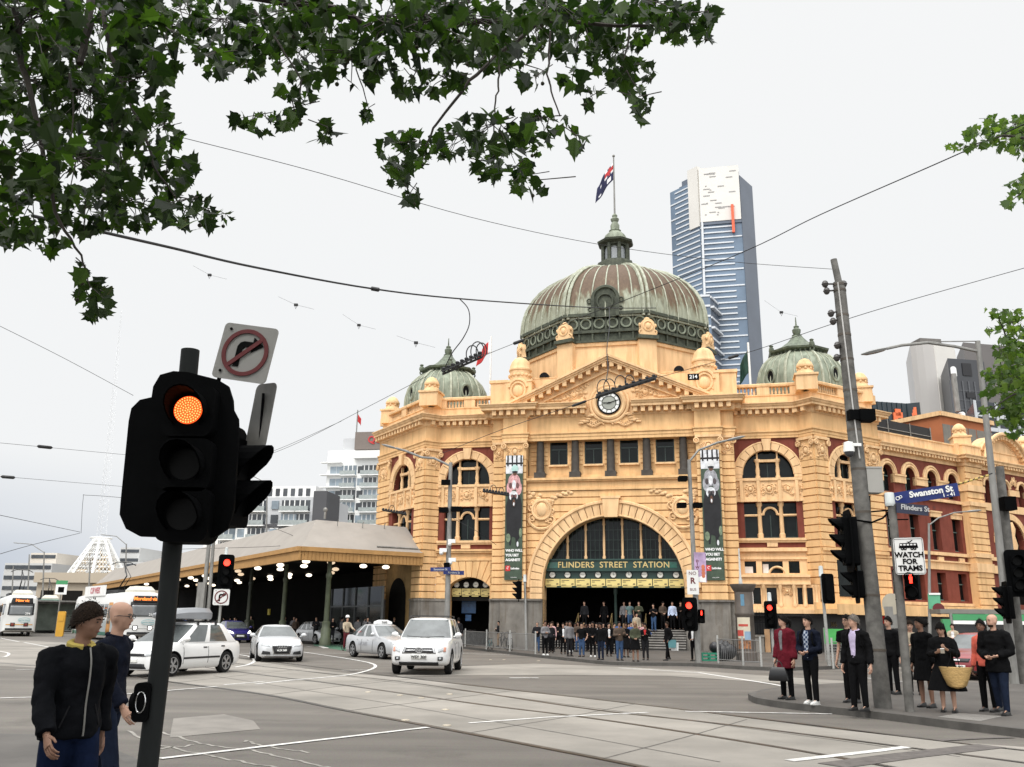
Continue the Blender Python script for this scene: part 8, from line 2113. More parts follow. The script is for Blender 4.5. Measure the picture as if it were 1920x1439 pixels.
   hw_.tube([q * s for q in (tb, tb - side * .022 + d * .03 + inn * .012, tb - side * .026 + d * .058 + inn * .022)], [.012 * s, .010 * s, .007 * s], 7)
  o = hw_.build('body', SKINS[skin], t, 50)
 else: o = put(me, 'body', SKINS[skin], t)
 # --- clothing
 def torso(w, ext, zlo, flare=1.0):
  x = ext; w.loft([ering((0, .005, z), (rx * bk + x) * f_, (ry * bk + x * .9) * f_) for rx, ry, z, f_ in ([(.155, .108, zlo, flare)] if zlo < .93 else []) + [(.155, .108, max(zlo + .01, .93), 1 if zlo > .85 else 1.0), (.135, .095, 1.08, 1), (.15, .105, 1.26, 1), (.155, .098, 1.37, 1), (.115, .07, 1.445, 1), (.068, .06, 1.475, 1)]])
 w = MB(); ex = .012 + coat * .018; zl = .86 if coat < 1 else (.86 - (coat - 1) * .3)
 torso(w, ex, zl, 1.08 if coat >= 1 else 1.0)
 for sd in (1, -1):
  S_, E_, W_ = J[sd]; e2 = ex + .004
  if sleeve == 'long': w.tube([S_ + Vector((-sd * .11, 0, .025)), S_ + Vector((0, 0, -.008)), S_.lerp(E_, .5), E_, E_.lerp(W_, .5), W_ + (W_ - E_).normalized() * -.01], [.058 + e2, .052 + e2, .047 + e2, .042 + e2, .036 + e2, .031 + e2], 10)
  elif sleeve == 'short': w.tube([S_ + Vector((-sd * .07, 0, 0)), S_, S_.lerp(E_, .6)], [.058 + e2, .052 + e2, .053 + e2], 10)
 scale(w); o_top = put(remesh(w, vox, 2), 'jacket' if coat > 0 else 'shirt', top, t)
 if vox < .022 and coat > 0:
  tx = bpy.data.textures.get('cloth_folds') or bpy.data.textures.new('cloth_folds', 'CLOUDS'); tx.noise_scale = .14; tx.noise_depth = 2
  d = o_top.modifiers.new('folds', 'DISPLACE'); d.texture = tx; d.strength = .05; d.mid_level = .5
 if hood or collar:
  w = MB(); m_ = hood or collar
  w.tube([(.075 * cos(a), .005 + .07 * sin(a), 1.475 + .018 * sin(a)) for a in [rad(-75 + 330 * k / 14 + 0) for k in range(15)]], .018 if collar else .026, 7); scale(w); w.build('collar', m_, t, 50)
 if zipper:
  bv = mesh_bvh(o_top.data); w = MB(); q_ = [bv.ray_cast(Vector((.012 * s, -3, z * s)), Vector((0, 1, 0)))[0] for z in [.88 + .58 * k / 16 for k in range(17)]]; w.tube([h + Vector((0, -.012, 0)) for h in q_ if h], .006, 5); w.build('zip', GALV, t)
  w = MB()
  for sd in (-1, 1): q_ = [bv.ray_cast(Vector(((sd * (.09 + .05 * k / 4)) * s, -3, (1.08 - .035 * k) * s)), Vector((0, 1, 0)))[0] for k in range(5)]; w.tube([h + Vector((0, -.008, 0)) for h in q_ if h], .006, 5)
  w.build('pocket_edge', CHAR, t)
 if shirt or beard:
  bv = mesh_bvh(o_top.data)
 if shirt:
  w = MB(); ids = {}; nu, nv = 6, 12; z0, z1 = shirt_z
  ok = True
  for i in range(nu + 1):
   for j in range(nv + 1):
    v = j / nv; x = (i / nu * 2 - 1) * (shirt_w * (.45 + .55 * v) if v < .8 else shirt_w * (1 - (v - .8) * 2.2)); z = z0 + (z1 - z0) * v
    h = bv.ray_cast(Vector((x * s, -3, z * s)), Vector((0, 1, 0)))[0]
    if h is None: h = Vector((x * s, -.1 * s, z * s))
    ids[i, j] = w.p(h + Vector((0, -.008, 0)))
  for i in range(nu):
   for j in range(nv): w.face((ids[i, j], ids[i + 1, j], ids[i + 1, j + 1], ids[i, j + 1]))
  so = w.build('shirt_front', shirt, t, 60); md = so.modifiers.new('t', 'SOLIDIFY'); md.thickness = .01
 w = MB()
 if skirt:
  w.loft([ering((0, .005, z), rx * bk, ry * bk, 18) for rx, ry, z in ((.165, .115, 1.0), (.19, .135, .90), (.21 + skirt * .05, .16 + skirt * .04, .70), (.22 + skirt * .12, .18 + skirt * .1, .52 if skirt < .9 else .42))])
  scale(w); put(remesh(w, vox, 1), 'skirt', bottom, t)
 else:
  w.loft([ering((0, .005, z), rx * bk, ry * bk) for rx, ry, z in ((.12, .1, .84), (.165, .118, .90), (.16, .112, .98), (.145, .1, 1.02))])
  for sd in (1, -1):
   hp, kn, an = L[sd]; w.tube([hp + Vector((0, 0, .04)), hp + (kn - hp) * .3, kn, kn + (an - kn) * .4, an + Vector((0, 0, -.02))], [.095 * bk, .092 * bk, .068 * bk, .066, .056], 10)
  scale(w); put(remesh(w, vox, 2), 'trousers', bottom, t)
 for sd in (1, -1):
  hp, kn, an = L[sd]; z = an.z - .085
  w = MB(); w.loft([[(an.x + x * a, y, z + q_) for x, q_ in ((-.042, .008), (.042, .008), (.045, .035), (.03, h), (-.03, h), (-.045, .035))] for y, a, h in ((an.y + .075, .6, .06), (an.y + .05, .95, .09), (an.y - .02, .95, .095), (an.y - .10, 1.05, .062), (an.y - .16, .95, .045), (an.y - .185, .55, .032))])
  w.box(an.x - .046, an.x + .046, an.y - .17, an.y + .07, z, z + .012)
  scale(w); w.build('shoe', SHOEW if shoes == 'w' else SHOEK, t, 40)
 # --- hair
 if style != 'bald':
  w = MB(HM); n, m_ = 20, 10; rx, ry, rzz = .088, .110, .131; g = {}
  for i in range(m_ + 1):
   for k in range(n):
    th = pi / 2 - (pi * .80) * i / m_; a = 2 * pi * k / n
    f_ = -sin(a) * cos(th)        # towards the face
    lim = .0 + .62 * max(-1, min(1, f_ * 1.15)) if style != 'long' else -.05 + .6 * max(-1, min(1, f_ * 1.2))
    zz = sin(th); zz2 = max(zz, lim - .12 * (1 - abs(f_)))
    ct = sqrt(max(0, 1 - min(1, zz2) ** 2)) if zz < lim else cos(th)
    g[i, k] = w.p((rx * ct * cos(a), .006 + ry * ct * sin(a), .100 + rzz * (zz2 if zz < lim else zz)))
  for i in range(m_):
   for k in range(n): w.face((g[i, k], g[i + 1, k], g[i + 1, (k + 1) % n], g[i, (k + 1) % n]))
  if style in ('long', 'bun', 'tail'):
   if style == 'long': w.loft([ering((0, y, z), rx_, ry_, 12) for rx_, ry_, z, y in ((.07, .05, .17, .06), (.085, .06, .08, .055), (.09, .055, -.03, .06), (.085, .045, -.12, .07), (.06, .03, -.2, .08))])
   elif style == 'bun': w.ball((0, .125, .10), .05, 10, 7)
   else: w.tube([(0, .10, .12), (0, .15, .10), (0, .155, .02), (0, .13, -.07)], [.03, .036, .03, .012], 8)
  for v in range(len(w.v)): w.v[v] = (w.v[v] + (w.v[v] - HM @ Vector((0, 0, .1))).normalized() * abs(rnd.gauss(0, .004))) * s
  if vox < .022:
   w.M = Matrix()
   for f_ in list(w.f):
    c = sum((w.v[q] for q in f_), Vector()) / len(f_); u_ = (c - (HM @ Vector((0, 0, .1))) * s).normalized()
    for _ in range(3):
     j_ = Vector((rnd.gauss(0, 1), rnd.gauss(0, 1), rnd.gauss(0, 1))); d_ = (Vector((0, .5, -.6)) + u_ * .25 + j_ * .3).normalized(); e_ = d_.cross(u_).normalized() * .0035; c2_ = c + j_ * .008
     w.poly([c2_ - e_, c2_ + e_, c2_ + d_ * .021 + u_ * .003])
  ho = w.build('hair', HAIRS[hair], t, 60, fix=True)
 if vox < .022:
  for sd in (-1, 1):
   w = MB(HM); w.ball((sd * .031, -.086, .103), (.012, .008, .006), 8, 5); scale(w); w.build('eye', mat('dark_eye', (.015, .012, .010), .2, var=.1), t, 60)
   if style != 'bald' or True: w = MB(HM); w.tube([(sd * .014, -.099, .121), (sd * .034, -.097, .126), (sd * .052, -.085, .12)], [.004, .005, .003], 5); scale(w); w.build('eyebrow', HAIRS['brown' if hair == 'fair' else hair], t, 60)
  w = MB(HM); w.ball((0, -.096, .039), (.021, .005, .006), 8, 5); scale(w); w.build('mouth', mat('lip', (.22, .08, .07), .5, var=.05), t, 60)
  if glasses:
   w = MB(HM)
   for sd in (-1, 1): w.ring((sd * .034, -.106, .102), .024, .0028, 14, 4, sz=.75); w.tube([(sd * .058, -.10, .104), (sd * .082, -.02, .106), (sd * .083, .02, .095)], .003, 4)
   w.tube([(-.012, -.108, .104), (.012, -.108, .104)], .003, 4); scale(w); w.build('glasses', PLAS, t, 50)
  if beard:
   w = MB(HM); w.loft([[(rx_ * cos(a), cy_ + ry_ * sin(a), z) for a in [rad(190 + 160 * k / 12) for k in range(13)]] for rx_, ry_, z, cy_ in ((.046, .06, -.008, -.016), (.058, .074, .012, -.018), (.064, .082, .03, -.014))], False, False, False)
   scale(w); w.build('beard', HAIRS[hair], t, 60)
 return t, J, s
def held(name, label, cat, m, P, az, build, group=None):
 w = MB(); build(w); o = w.build(name, m, None, 45); o.location = P; o.rotation_euler = (0, 0, pi - rad(az)); tag(o, label, cat, group); return o
def backpack(label, P, az, m, H=1.74, sc_=1.0):
 def b(w):
  s = H / 1.75
  w.loft([[(x * a * s * sc_, (.12 + (y * d)) * s, z * s) for x, y in ((-.15, 0), (.15, 0), (.15, .7), (.09, 1), (-.09, 1), (-.15, .7))] for z, a, d in ((.98, .8, .12), (1.0, 1, .18), (1.2, 1.02, .2), (1.38, .95, .17), (1.45, .7, .1))])
  for sd in (-1, 1): w.tube([Vector((sd * .12, .13, 1.42)) * s, Vector((sd * .125, .02, 1.49)) * s, Vector((sd * .13, -.125, 1.38)) * s, Vector((sd * .14, -.11, 1.2)) * s, Vector((sd * .16, .1, 1.05)) * s], .018, 6)
 return held('backpack', label, 'backpack', m, P, az, b)
BLKC = cloth('black_cloth', (.0045, .0045, .005)); NAVC = cloth('navy_cloth', (.006, .008, .016)); CHAR = cloth('charcoal_cloth', (.016, .016, .018)); BURG = cloth('burgundy_wool', (.095, .009, .016)); GREYC = cloth('grey_marl', (.16, .155, .16)); DENIM = cloth('dark_denim', (.010, .015, .03)); JEAN = cloth('blue_jeans', (.04, .075, .15)); WHITEC = cloth('white_cotton', (.62, .62, .62)); LILAC = cloth('lilac_shirt', (.42, .36, .50)); BEIGE_C = cloth('beige_cloth', (.36, .30, .22)); CORAL = cloth('coral_knit', (.62, .13, .09)); BROWNC = cloth('brown_jacket', (.075, .055, .042)); OLIVE = cloth('olive_cloth', (.05, .055, .035)); BLUEC = cloth('blue_cotton', (.05, .09, .22)); TAN = cloth('tan_trousers', (.30, .20, .12)); TEALC = cloth('grey_teal_tee', (.10, .15, .15)); PALEB = cloth('pale_blue_shirt', (.45, .52, .68)); YELC = cloth('yellow_lining', (.42, .33, .09)); PLAID = cloth('plaid_shirt', (.10, .13, .19)); PINK = cloth('pink_top', (.5, .3, .3))
m = PLAID; nt = m.node_tree; chk = nt.nodes.new('ShaderNodeTexChecker'); chk.inputs['Scale'].default_value = 22; chk.inputs['Color1'].default_value = (.03, .045, .09, 1); chk.inputs['Color2'].default_value = (.30, .34, .40, 1); tcn = nt.nodes.new('ShaderNodeTexCoord'); nt.links.new(tcn.outputs['Object'], chk.inputs['Vector']); nt.links.new(chk.outputs['Color'], nt.nodes['Principled BSDF'].inputs['Base Color'])
KZ = .13
def foot(px, py, z=KZ): return G(px, py, z)
NV = .016
p = at(160, 1157, 6.45); p.z = .03
M1, _, _ = person('man in a dark zip jacket with yellow hood lining and blue jeans', p, 128, 1.70, head=36, tilt=9, arms='swing', stance=(.2, -.14), top=cloth('dark_nylon_jacket', (.004, .0045, .006)), bottom=cloth('deep_blue_jeans', (.005, .010, .030)), coat=.9, hair='brown', skin=1, vox=.014, bulk=1.14, fine=True, hood=YELC, zipper=True)
p = at(222, 1157, 8.1); p.z = .03
M2, _, _ = person('bald man with glasses and a navy jacket walking behind the signal post', p, 92, 1.735, head=0, tilt=4, arms='swing', stance=(-.18, .2), top=NAVC, bottom=DENIM, coat=.7, hair='grey', style='bald', skin=0, vox=.015, fine=True, glasses=True, collar=NAVC, bulk=1.05)
p = foot(1478, 1312); person('woman in a burgundy coat with hair tied back holding a black handbag', p, 236, 1.72, head=-32, arms='down', top=BURG, bottom=BLKC, coat=1.7, hair='black', style='tail', skin=0, vox=NV, female=True, fine=True, shirt=GREYC, shirt_w=.055, shirt_z=(1.02, 1.44), collar=BURG, shoes='k')
def hb(w): w.loft([[(x * a, y * b_, z) for x, y in ((-1, -1), (1, -1), (1, 1), (-1, 1))] for z, a, b_ in ((.38, .19, .05), (.42, .2, .075), (.58, .17, .06), (.66, .13, .02))]); w.ring((0, 0, .66), .09, .009, 14, 5, .0, pi, sz=1.4)
q = p + Vector((-.22, -.16, 0)); held('handbag', 'black leather handbag hanging from the hand of the woman in burgundy', 'handbag', mat('black_leather', (.010, .010, .011), .35, var=.2), q, 210, hb)
p = foot(1525, 1321); person('man in a navy and burgundy jacket over a plaid shirt, hands clasped', p, 232, 1.72, head=-8, arms='clasp', top=NAVC, bottom=BLKC, coat=.55, hair='black', skin=0, vox=NV, fine=True, shirt=PLAID, shirt_w=.075, shirt_z=(.86, 1.45), shoes='w', stance=(.03, -.05))
backpack('black backpack worn by the man in the plaid shirt', p, 226, BLKC, 1.72)
p = foot(1600, 1318); person('man in glasses and a black short sleeved shirt behind the older man', p, 226, 1.74, head=-10, arms='down', top=BLKC, bottom=BLKC, sleeve='short', hair='black', skin=0, vox=NV, fine=True, glasses=True)
p = foot(1615, 1333); person('older grey haired man in a lilac shirt and black jacket', p, 230, 1.72, head=-32, arms='down', top=BLKC, bottom=BLKC, coat=.7, hair='grey', skin=0, vox=NV, fine=True, shirt=LILAC, shirt_w=.085, shirt_z=(.97, 1.46), bulk=1.1, stance=(.0, .05), collar=LILAC)
backpack('black backpack on the older man beside the thick pole', p, 224, BLKC, 1.72)
p = foot(1678, 1302); person('person in black clothes mostly hidden behind the thick pole', p, 240, 1.74, arms='down', top=BLKC, bottom=BLKC, coat=.7, hair='black', vox=.02)
p = foot(1718, 1303); person('person in a pale beige top with head down behind the slim post', p, 200, 1.66, tilt=10, arms='phone', top=BEIGE_C, bottom=BLKC, hair='brown', vox=NV, female=True)
backpack('dark backpack of the person in beige behind the slim post', p, 200, CHAR, 1.66)
p = foot(1741, 1327); person('dark haired woman in a black dress looking left behind the woman with the basket', p, 238, 1.70, head=-26, arms='down', top=BLKC, bottom=BLKC, skirt=.35, hair='black', style='bun', skin=1, vox=NV, female=True, coat=.5, fine=True)
p = foot(1781, 1336); person('woman in a black dress and cape looking down at her phone', p, 214, 1.60, head=-6, tilt=24, arms='phone', top=BLKC, bottom=BLKC, skirt=1.0, hair='black', style='long', skin=0, vox=NV, female=True, fine=True, coat=.9, bulk=1.12)
def bsk(w):
 w.loft([[(x * a, y * b_, z + abs(x) * .02) for x, y in [(cos(2 * pi * k / 16), sin(2 * pi * k / 16)) for k in range(16)]] for z, a, b_ in ((.44, .10, .08), (.47, .16, .12), (.60, .215, .14), (.80, .28, .15))])
held_p = p + Vector((.03, -.34, 0)); bk_ = held('straw_basket', 'golden straw basket bag hanging in front of the woman with the phone', 'basket', mat('golden_straw', (.42, .27, .10), .75, var=.25, scale=8, stretch=(1, 1, 6), bump=.6, bscale=40), held_p, 205, bsk)
w = MB();
for x in (-.11, .1): w.tube([(x - .03, -.10, .80), (x * .55, -.02, .98), (x * .45, .04, 1.12)], .008, 5)
w.build('handle', BLKC, bk_, 40)
def phn(w): w.box(-.035, .035, -.005, .005, -.065, .065)
ph = held('mobile_phone', 'white mobile phone in the hands of the woman with the basket', 'phone', WHITE, p + Vector((-.15, -.29, 1.10)), 205, phn); ph.rotation_euler = (rad(50), 0, pi - rad(205))
p = foot(1858, 1335); person('woman in a coral top half hidden behind the bald man', p, 236, 1.66, head=10, arms='down', top=CORAL, bottom=BLKC, hair='black', style='bun', skin=2, vox=NV, female=True, fine=True)
p = foot(1882, 1341); person('bald bearded man in a black coat and faded jeans beside the coral top', p, 232, 1.75, head=-26, arms='clasp', top=BLKC, bottom=DENIM, coat=1.4, hair='brown', style='bald', skin=0, vox=NV, fine=True, bulk=1.12, beard=True, stance=(.08, -.12), collar=BLKC)
p = Vector((at(1792, 1235, 39).x, 39, .13)); person('person in a beige coat and white scarf standing by the tram shelter', p, 215, 1.66, arms='fold', top=BEIGE_C, bottom=BLKC, coat=.7, hair='brown', vox=.03, shirt=WHITEC, female=True)
crowd = [
 (1007, 1224, 'grey haired man in jeans at the left end of the waiting crowd', CHAR, JEAN, dict(hair='grey', coat=.4)),
 (1022, 1229, 'woman in a grey top with white shoes, second from the left of the crowd', GREYC, BLKC, dict(shoes='w', arms='fold', female=True, hair='brown')),
 (1033, 1225, 'person in dark clothes behind the woman in the grey top', CHAR, BLKC, dict(hair='brown')),
 (1043, 1208, 'woman in a white top shading her eyes near the foot of the left pier', WHITEC, BLKC, dict(arms='raise', female=True, hair='brown')),
 (1056, 1227, 'man in a black jacket and white shirt left of the man in a grey hoodie', BLKC, BLKC, dict(shirt=WHITEC, coat=.4)),
 (1068, 1231, 'man in a grey zipped hoodie with dark trousers in the crowd', GREYC, CHAR, dict(coat=.4, beard=False)),
 (1078, 1222, 'person in dark clothes behind the man in the grey hoodie', BLKC, CHAR, dict()),
 (1091, 1232, 'heavy man in a black tee shirt and blue jeans in the crowd', BLKC, JEAN, dict(sleeve='short', bulk=1.15, arms='pocket')),
 (1095, 1216, 'woman with long fair brown hair behind the heavy man', BROWNC, BLKC, dict(style='long', hair='fair', female=True)),
 (1107, 1212, 'woman in a pale pink top raising her hand in the crowd', PINK, BLKC, dict(arms='raise', female=True, style='long', hair='brown')),
 (1112, 1232, 'slim woman in black with white shoes in the middle of the crowd', BLKC, BLKC, dict(female=True, shoes='w')),
 (1119, 1226, 'young woman in a dark coat with an open white collar in the crowd', BLKC, BLKC, dict(female=True, shirt=WHITEC, coat=.5, style='long')),
 (1127, 1238, 'man in a black jacket and dark jeans standing at the very kerb', BLKC, DENIM, dict(coat=.5)),
 (1142, 1231, 'person in a black suit with a white shirt behind the front row', BLKC, BLKC, dict(shirt=WHITEC, coat=.5)),
 (1152, 1227, 'person in a long black coat right of the black suit', BLKC, BLKC, dict(coat=1.2)),
 (1162, 1239, 'broad man in a brown jacket and blue jeans reading at the kerb', BROWNC, JEAN, dict(arms='phone', coat=.6, bulk=1.12)),
 (1174, 1233, 'woman in a long black dress beside the man in the brown jacket', BLKC, BLKC, dict(skirt=.9, female=True, arms='fold')),
 (1184, 1224, 'man in a blue shirt behind the woman in the black dress', BLUEC, CHAR, dict()),
 (1192, 1241, 'woman in an olive top and black skirt with bare legs at the kerb', OLIVE, BLKC, dict(skirt=.2, female=True, hair='fair', style='long')),
 (1211, 1238, 'person in black with red scarf at the right end of the front row', BLKC, CHAR, dict(arms='phone', shirt=cloth('red_scarf', (.4, .03, .03)), shirt_z=(1.2, 1.45))),
 (1217, 1218, 'child in a blue coat beside the right end of the crowd', BLUEC, CHAR, dict(H=1.25)),
 (1253, 1239, 'woman in a black coat carrying two bags alone before the steps', BLKC, BLKC, dict(coat=1.2, female=True, az=250, stance=(.15, -.12))),
 (1302, 1240, 'man in a black suit half hidden by the thin lamp post', BLKC, BLKC, dict(shirt=WHITEC, coat=.5)),
 (935, 1213, 'man with a patterned shirt and khaki trousers walking behind the railing', CHAR, TAN, dict(az=240, arms='phone')),
]
for i, (px, py, lb, tp, bt, ex) in enumerate(crowd):
 q = G(px, py, .13); ex = dict(ex); a = ex.pop('az', to_cam(q) + rnd.uniform(-35, 35)); H_ = ex.pop('H', rnd.uniform(1.5, 1.62)); ex.pop('beard', 0)
 person(lb, q, a, H_, head=rnd.uniform(-25, 25), top=tp, bottom=bt, vox=.03, group='people waiting across the road', skin=rnd.choice((0, 0, 1, 2)), **{**dict(hair=rnd.choice(('black', 'brown', 'black')), arms=rnd.choice(('down', 'pocket', 'clasp', 'fold'))), **ex})
 if i == 21:
  def bag(w): w.loft([[(x * a_, y * .05, z) for x, y in ((-1, -1), (1, -1), (1, 1), (-1, 1))] for z, a_ in ((.42, .15), (.75, .17))])
  held('carrier_bag', 'white paper carrier bag held by the woman before the steps', 'bag', WHITE, q + Vector((.28, -.1, 0)), 190, bag); held('carrier_bag', 'teal shopping bag held by the woman before the steps', 'bag', mat('teal_bag', (.08, .22, .24), .6, var=.1), q + Vector((.16, -.2, .12)), 200, bag)
pp = [o for o in bpy.data.objects if o.get('group') == 'people waiting across the road'][4:18]
for k in range(16):
 t = copy_tree(pp[(k * 5) % 14]); q = G(1024 + 12.2 * k + rnd.uniform(-4, 4), 1221 + rnd.uniform(-4, 2), .13); t.location = q; t.rotation_euler[2] += rnd.uniform(-.9, .9); t['label'] = 'person deep in the waiting crowd, mostly hidden by the front row'; t['group'] = 'people behind the front row'
for (x, y, z, lb, tp, bt, ex) in [
 (-2.0, 1.4, 1.3, 'man in dark clothes at the top of the steps left of centre', CHAR, BLKC, {}), (-.75, 1.6, 1.3, 'person in black at the top of the steps beside the middle rail', BLKC, BLKC, {}),
 (.55, 1.5, 1.3, 'person in grey in the shade of the entrance', GREYC, CHAR, {}), (.95, 1.2, 1.3, 'man in a grey teal tee shirt and jeans at the top of the steps', TEALC, JEAN, dict(sleeve='short')), (1.55, .9, 1.3, 'person in a mottled jacket at the top of the steps', OLIVE, CHAR, dict(arms='fold')),
 (1.5, -.3, .58, 'man in a beige jacket and tan trousers partway down the steps', BEIGE_C, TAN, dict(coat=.5)), (2.5, .4, 1.15, 'person in a black tee shirt and jeans coming down the steps', BLKC, JEAN, dict(sleeve='short', arms='phone')),
 (3.05, .9, 1.3, 'man in a brown jacket leaning forward at the top of the steps', BROWNC, BLKC, dict(arms='clasp', tilt=20)), (3.65, .8, 1.3, 'man in a white shirt and black trousers at the top of the steps', PALEB, BLKC, dict()), (4.15, 1.0, 1.3, 'person in black at the right end of the steps', BLKC, BLKC, dict(arms='phone'))]:
 q = ST_M @ Vector((x, y, z)); person(lb, q, to_cam(q) + rnd.uniform(-25, 25), 1.72, top=tp, bottom=bt, vox=.035, group='people on the station steps', **{**dict(arms='down', hair=rnd.choice(('black', 'brown'))), **ex})
for (px, Y, lb, tp, bt, ex) in [(860, 54, 'man with a grey rucksack walking past the clock doorway', CHAR, BLKC, dict(az=330)), (671, 63, 'man in a grey jacket standing under the canopy edge', GREYC, CHAR, dict(az=20)), (689, 61, 'man in a tee shirt and dark vest with hand to his head', GREYC, CHAR, dict(arms='raise', shirt=BLKC)), (716, 64, 'person in a white cap and black top under the canopy', BLKC, BLKC, dict(hair='fair')), (739, 64, 'person with fair hair and black clothes under the canopy', BLKC, BLKC, dict(hair='fair')), (641, 66, 'person in a pale hooded top behind the cyclist', GREYC, BLKC, dict(az=60)), (775, 60, 'person in a white top between the taxi and SUV', WHITEC, CHAR, {})]:
 q = Vector((at(px, 1170, Y).x, Y, .13)); ex = dict(ex); a = ex.pop('az', to_cam(q) + rnd.uniform(-30, 30)); person(lb, q, a, 1.72, top=tp, bottom=bt, vox=.035, **{**dict(hair='black', arms='down'), **ex})
r = random.Random(12)
dk = [BLKC, CHAR, BROWNC, GREYC, NAVC, BLUEC, OLIVE]; nm = ['black', 'charcoal', 'brown', 'grey', 'navy', 'blue', 'olive']
protos = []
for i in range(16):
 u = -4 - 3.0 * i + r.uniform(-1, 1); v = r.uniform(-7.2, -3.0); q = CW @ Vector((u, v, .13)); k = r.randrange(7)
 if i < 7: t, _, _ = person('x', q, to_cam(q) + r.uniform(-40, 40), r.uniform(1.6, 1.78), top=dk[i % 7], bottom=BLKC if i % 2 else CHAR, vox=.04, arms=r.choice(('down', 'fold', 'phone')), hair='black'); protos.append(t)
 else:
  t = copy_tree(protos[i % 7]); t.location = q; t.rotation_euler[2] = r.uniform(2, 4.2)
 tag(t, 'distant person in %s clothes in the shade of the canopy' % nm[i % 7], 'person', 'crowd in the shade of the canopy')
q = Vector((at(650, 1205, 52).x, 52, 0.0)); hd_ = 150
bk2 = bicycle('dark bicycle ridden by the cyclist in a white helmet', q, pi / 2 - rad(hd_), BKF[1], None)
ct, _, _ = person('cyclist in a white helmet and pale jacket riding towards the crossing', q + Vector((-.1 * sin(rad(hd_)), -.1 * cos(rad(hd_)), .10)), hd_, 1.72, tilt=6, arms='bars', stance=(.22, -.02), top=BEIGE_C, bottom=cloth('maroon_trousers', (.10, .02, .025)), coat=.4, vox=.03, hair='brown')
w = MB(); w.lathe([(.115, 1.70), (.12, 1.73), (.10, 1.80), (.05, 1.83), (.01, 1.835)], 12, (0, -.02)); w.build('helmet', WHITE, ct, 40)
# ------------------------------------------------------------------ plane trees
def leaf_mat(name, dark, light, tr):
 m = bpy.data.materials.new(name); m.use_nodes = True
 n, l = m.node_tree.nodes, m.node_tree.links; b = n['Principled BSDF']; out = n['Material Output']
 ge = n.new('ShaderNodeNewGeometry'); rp = n.new('ShaderNodeValToRGB'); el = rp.color_ramp.elements
 el[0].color = (*dark, 1); el[1].color = (*light, 1); el[1].position = .95; k = el.new(.6); k.color = tuple(d * .6 + q * .4 for d, q in zip(dark, light)) + (1,)
 l.new(ge.outputs['Random Per Island'], rp.inputs[0]); l.new(rp.outputs[0], b.inputs['Base Color'])
 b.inputs['Roughness'].default_value = .5; b.inputs['Specular IOR Level'].default_value = .3
 t = n.new('ShaderNodeBsdfTranslucent'); mu = n.new('ShaderNodeMix'); mu.data_type = 'RGBA'; mu.blend_type = 'MULTIPLY'; mu.inputs['Factor'].default_value = 1; mu.inputs['B'].default_value = (*tr, 1)
 l.new(rp.outputs[0], mu.inputs['A']); l.new(mu.outputs['Result'], t.inputs['Color'])
 ms = n.new('ShaderNodeMixShader'); ms.inputs[0].default_value = .38; l.new(b.outputs[0], ms.inputs[1]); l.new(t.outputs[0], ms.inputs[2]); l.new(ms.outputs[0], out.inputs['Surface'])
 return m
HALF = [(0, -.42), (.10, -.40), (.24, -.30), (.47, -.24), (.36, -.10), (.33, .0), (.52, .13), (.36, .16), (.25, .18), (.22, .30), (.10, .36), (0, .62)]
def add_leaf(w, c, size, r):
 nrm = Vector((r.gauss(0, 1), r.gauss(0, 1), r.gauss(0.0, 1) + .5)).normalized()
 dn = Vector((r.gauss(0, .5), r.gauss(0, .5), -1)); tip = (dn - nrm * dn.dot(nrm)).normalized(); sd = tip.cross(nrm)
 f = r.uniform(-.1, .75); cv = r.uniform(-.7, .4)
 P = lambda x, y: c + (sd * x + tip * y + nrm * (abs(x) * f + cv * y * y)) * size
 a = [w.p(P(x, y)) for x, y in HALF]; b = [a[0]] + [w.p(P(-x, y)) for x, y in HALF[1:-1]] + [a[-1]]
 w.face(a); w.face(b[::-1])
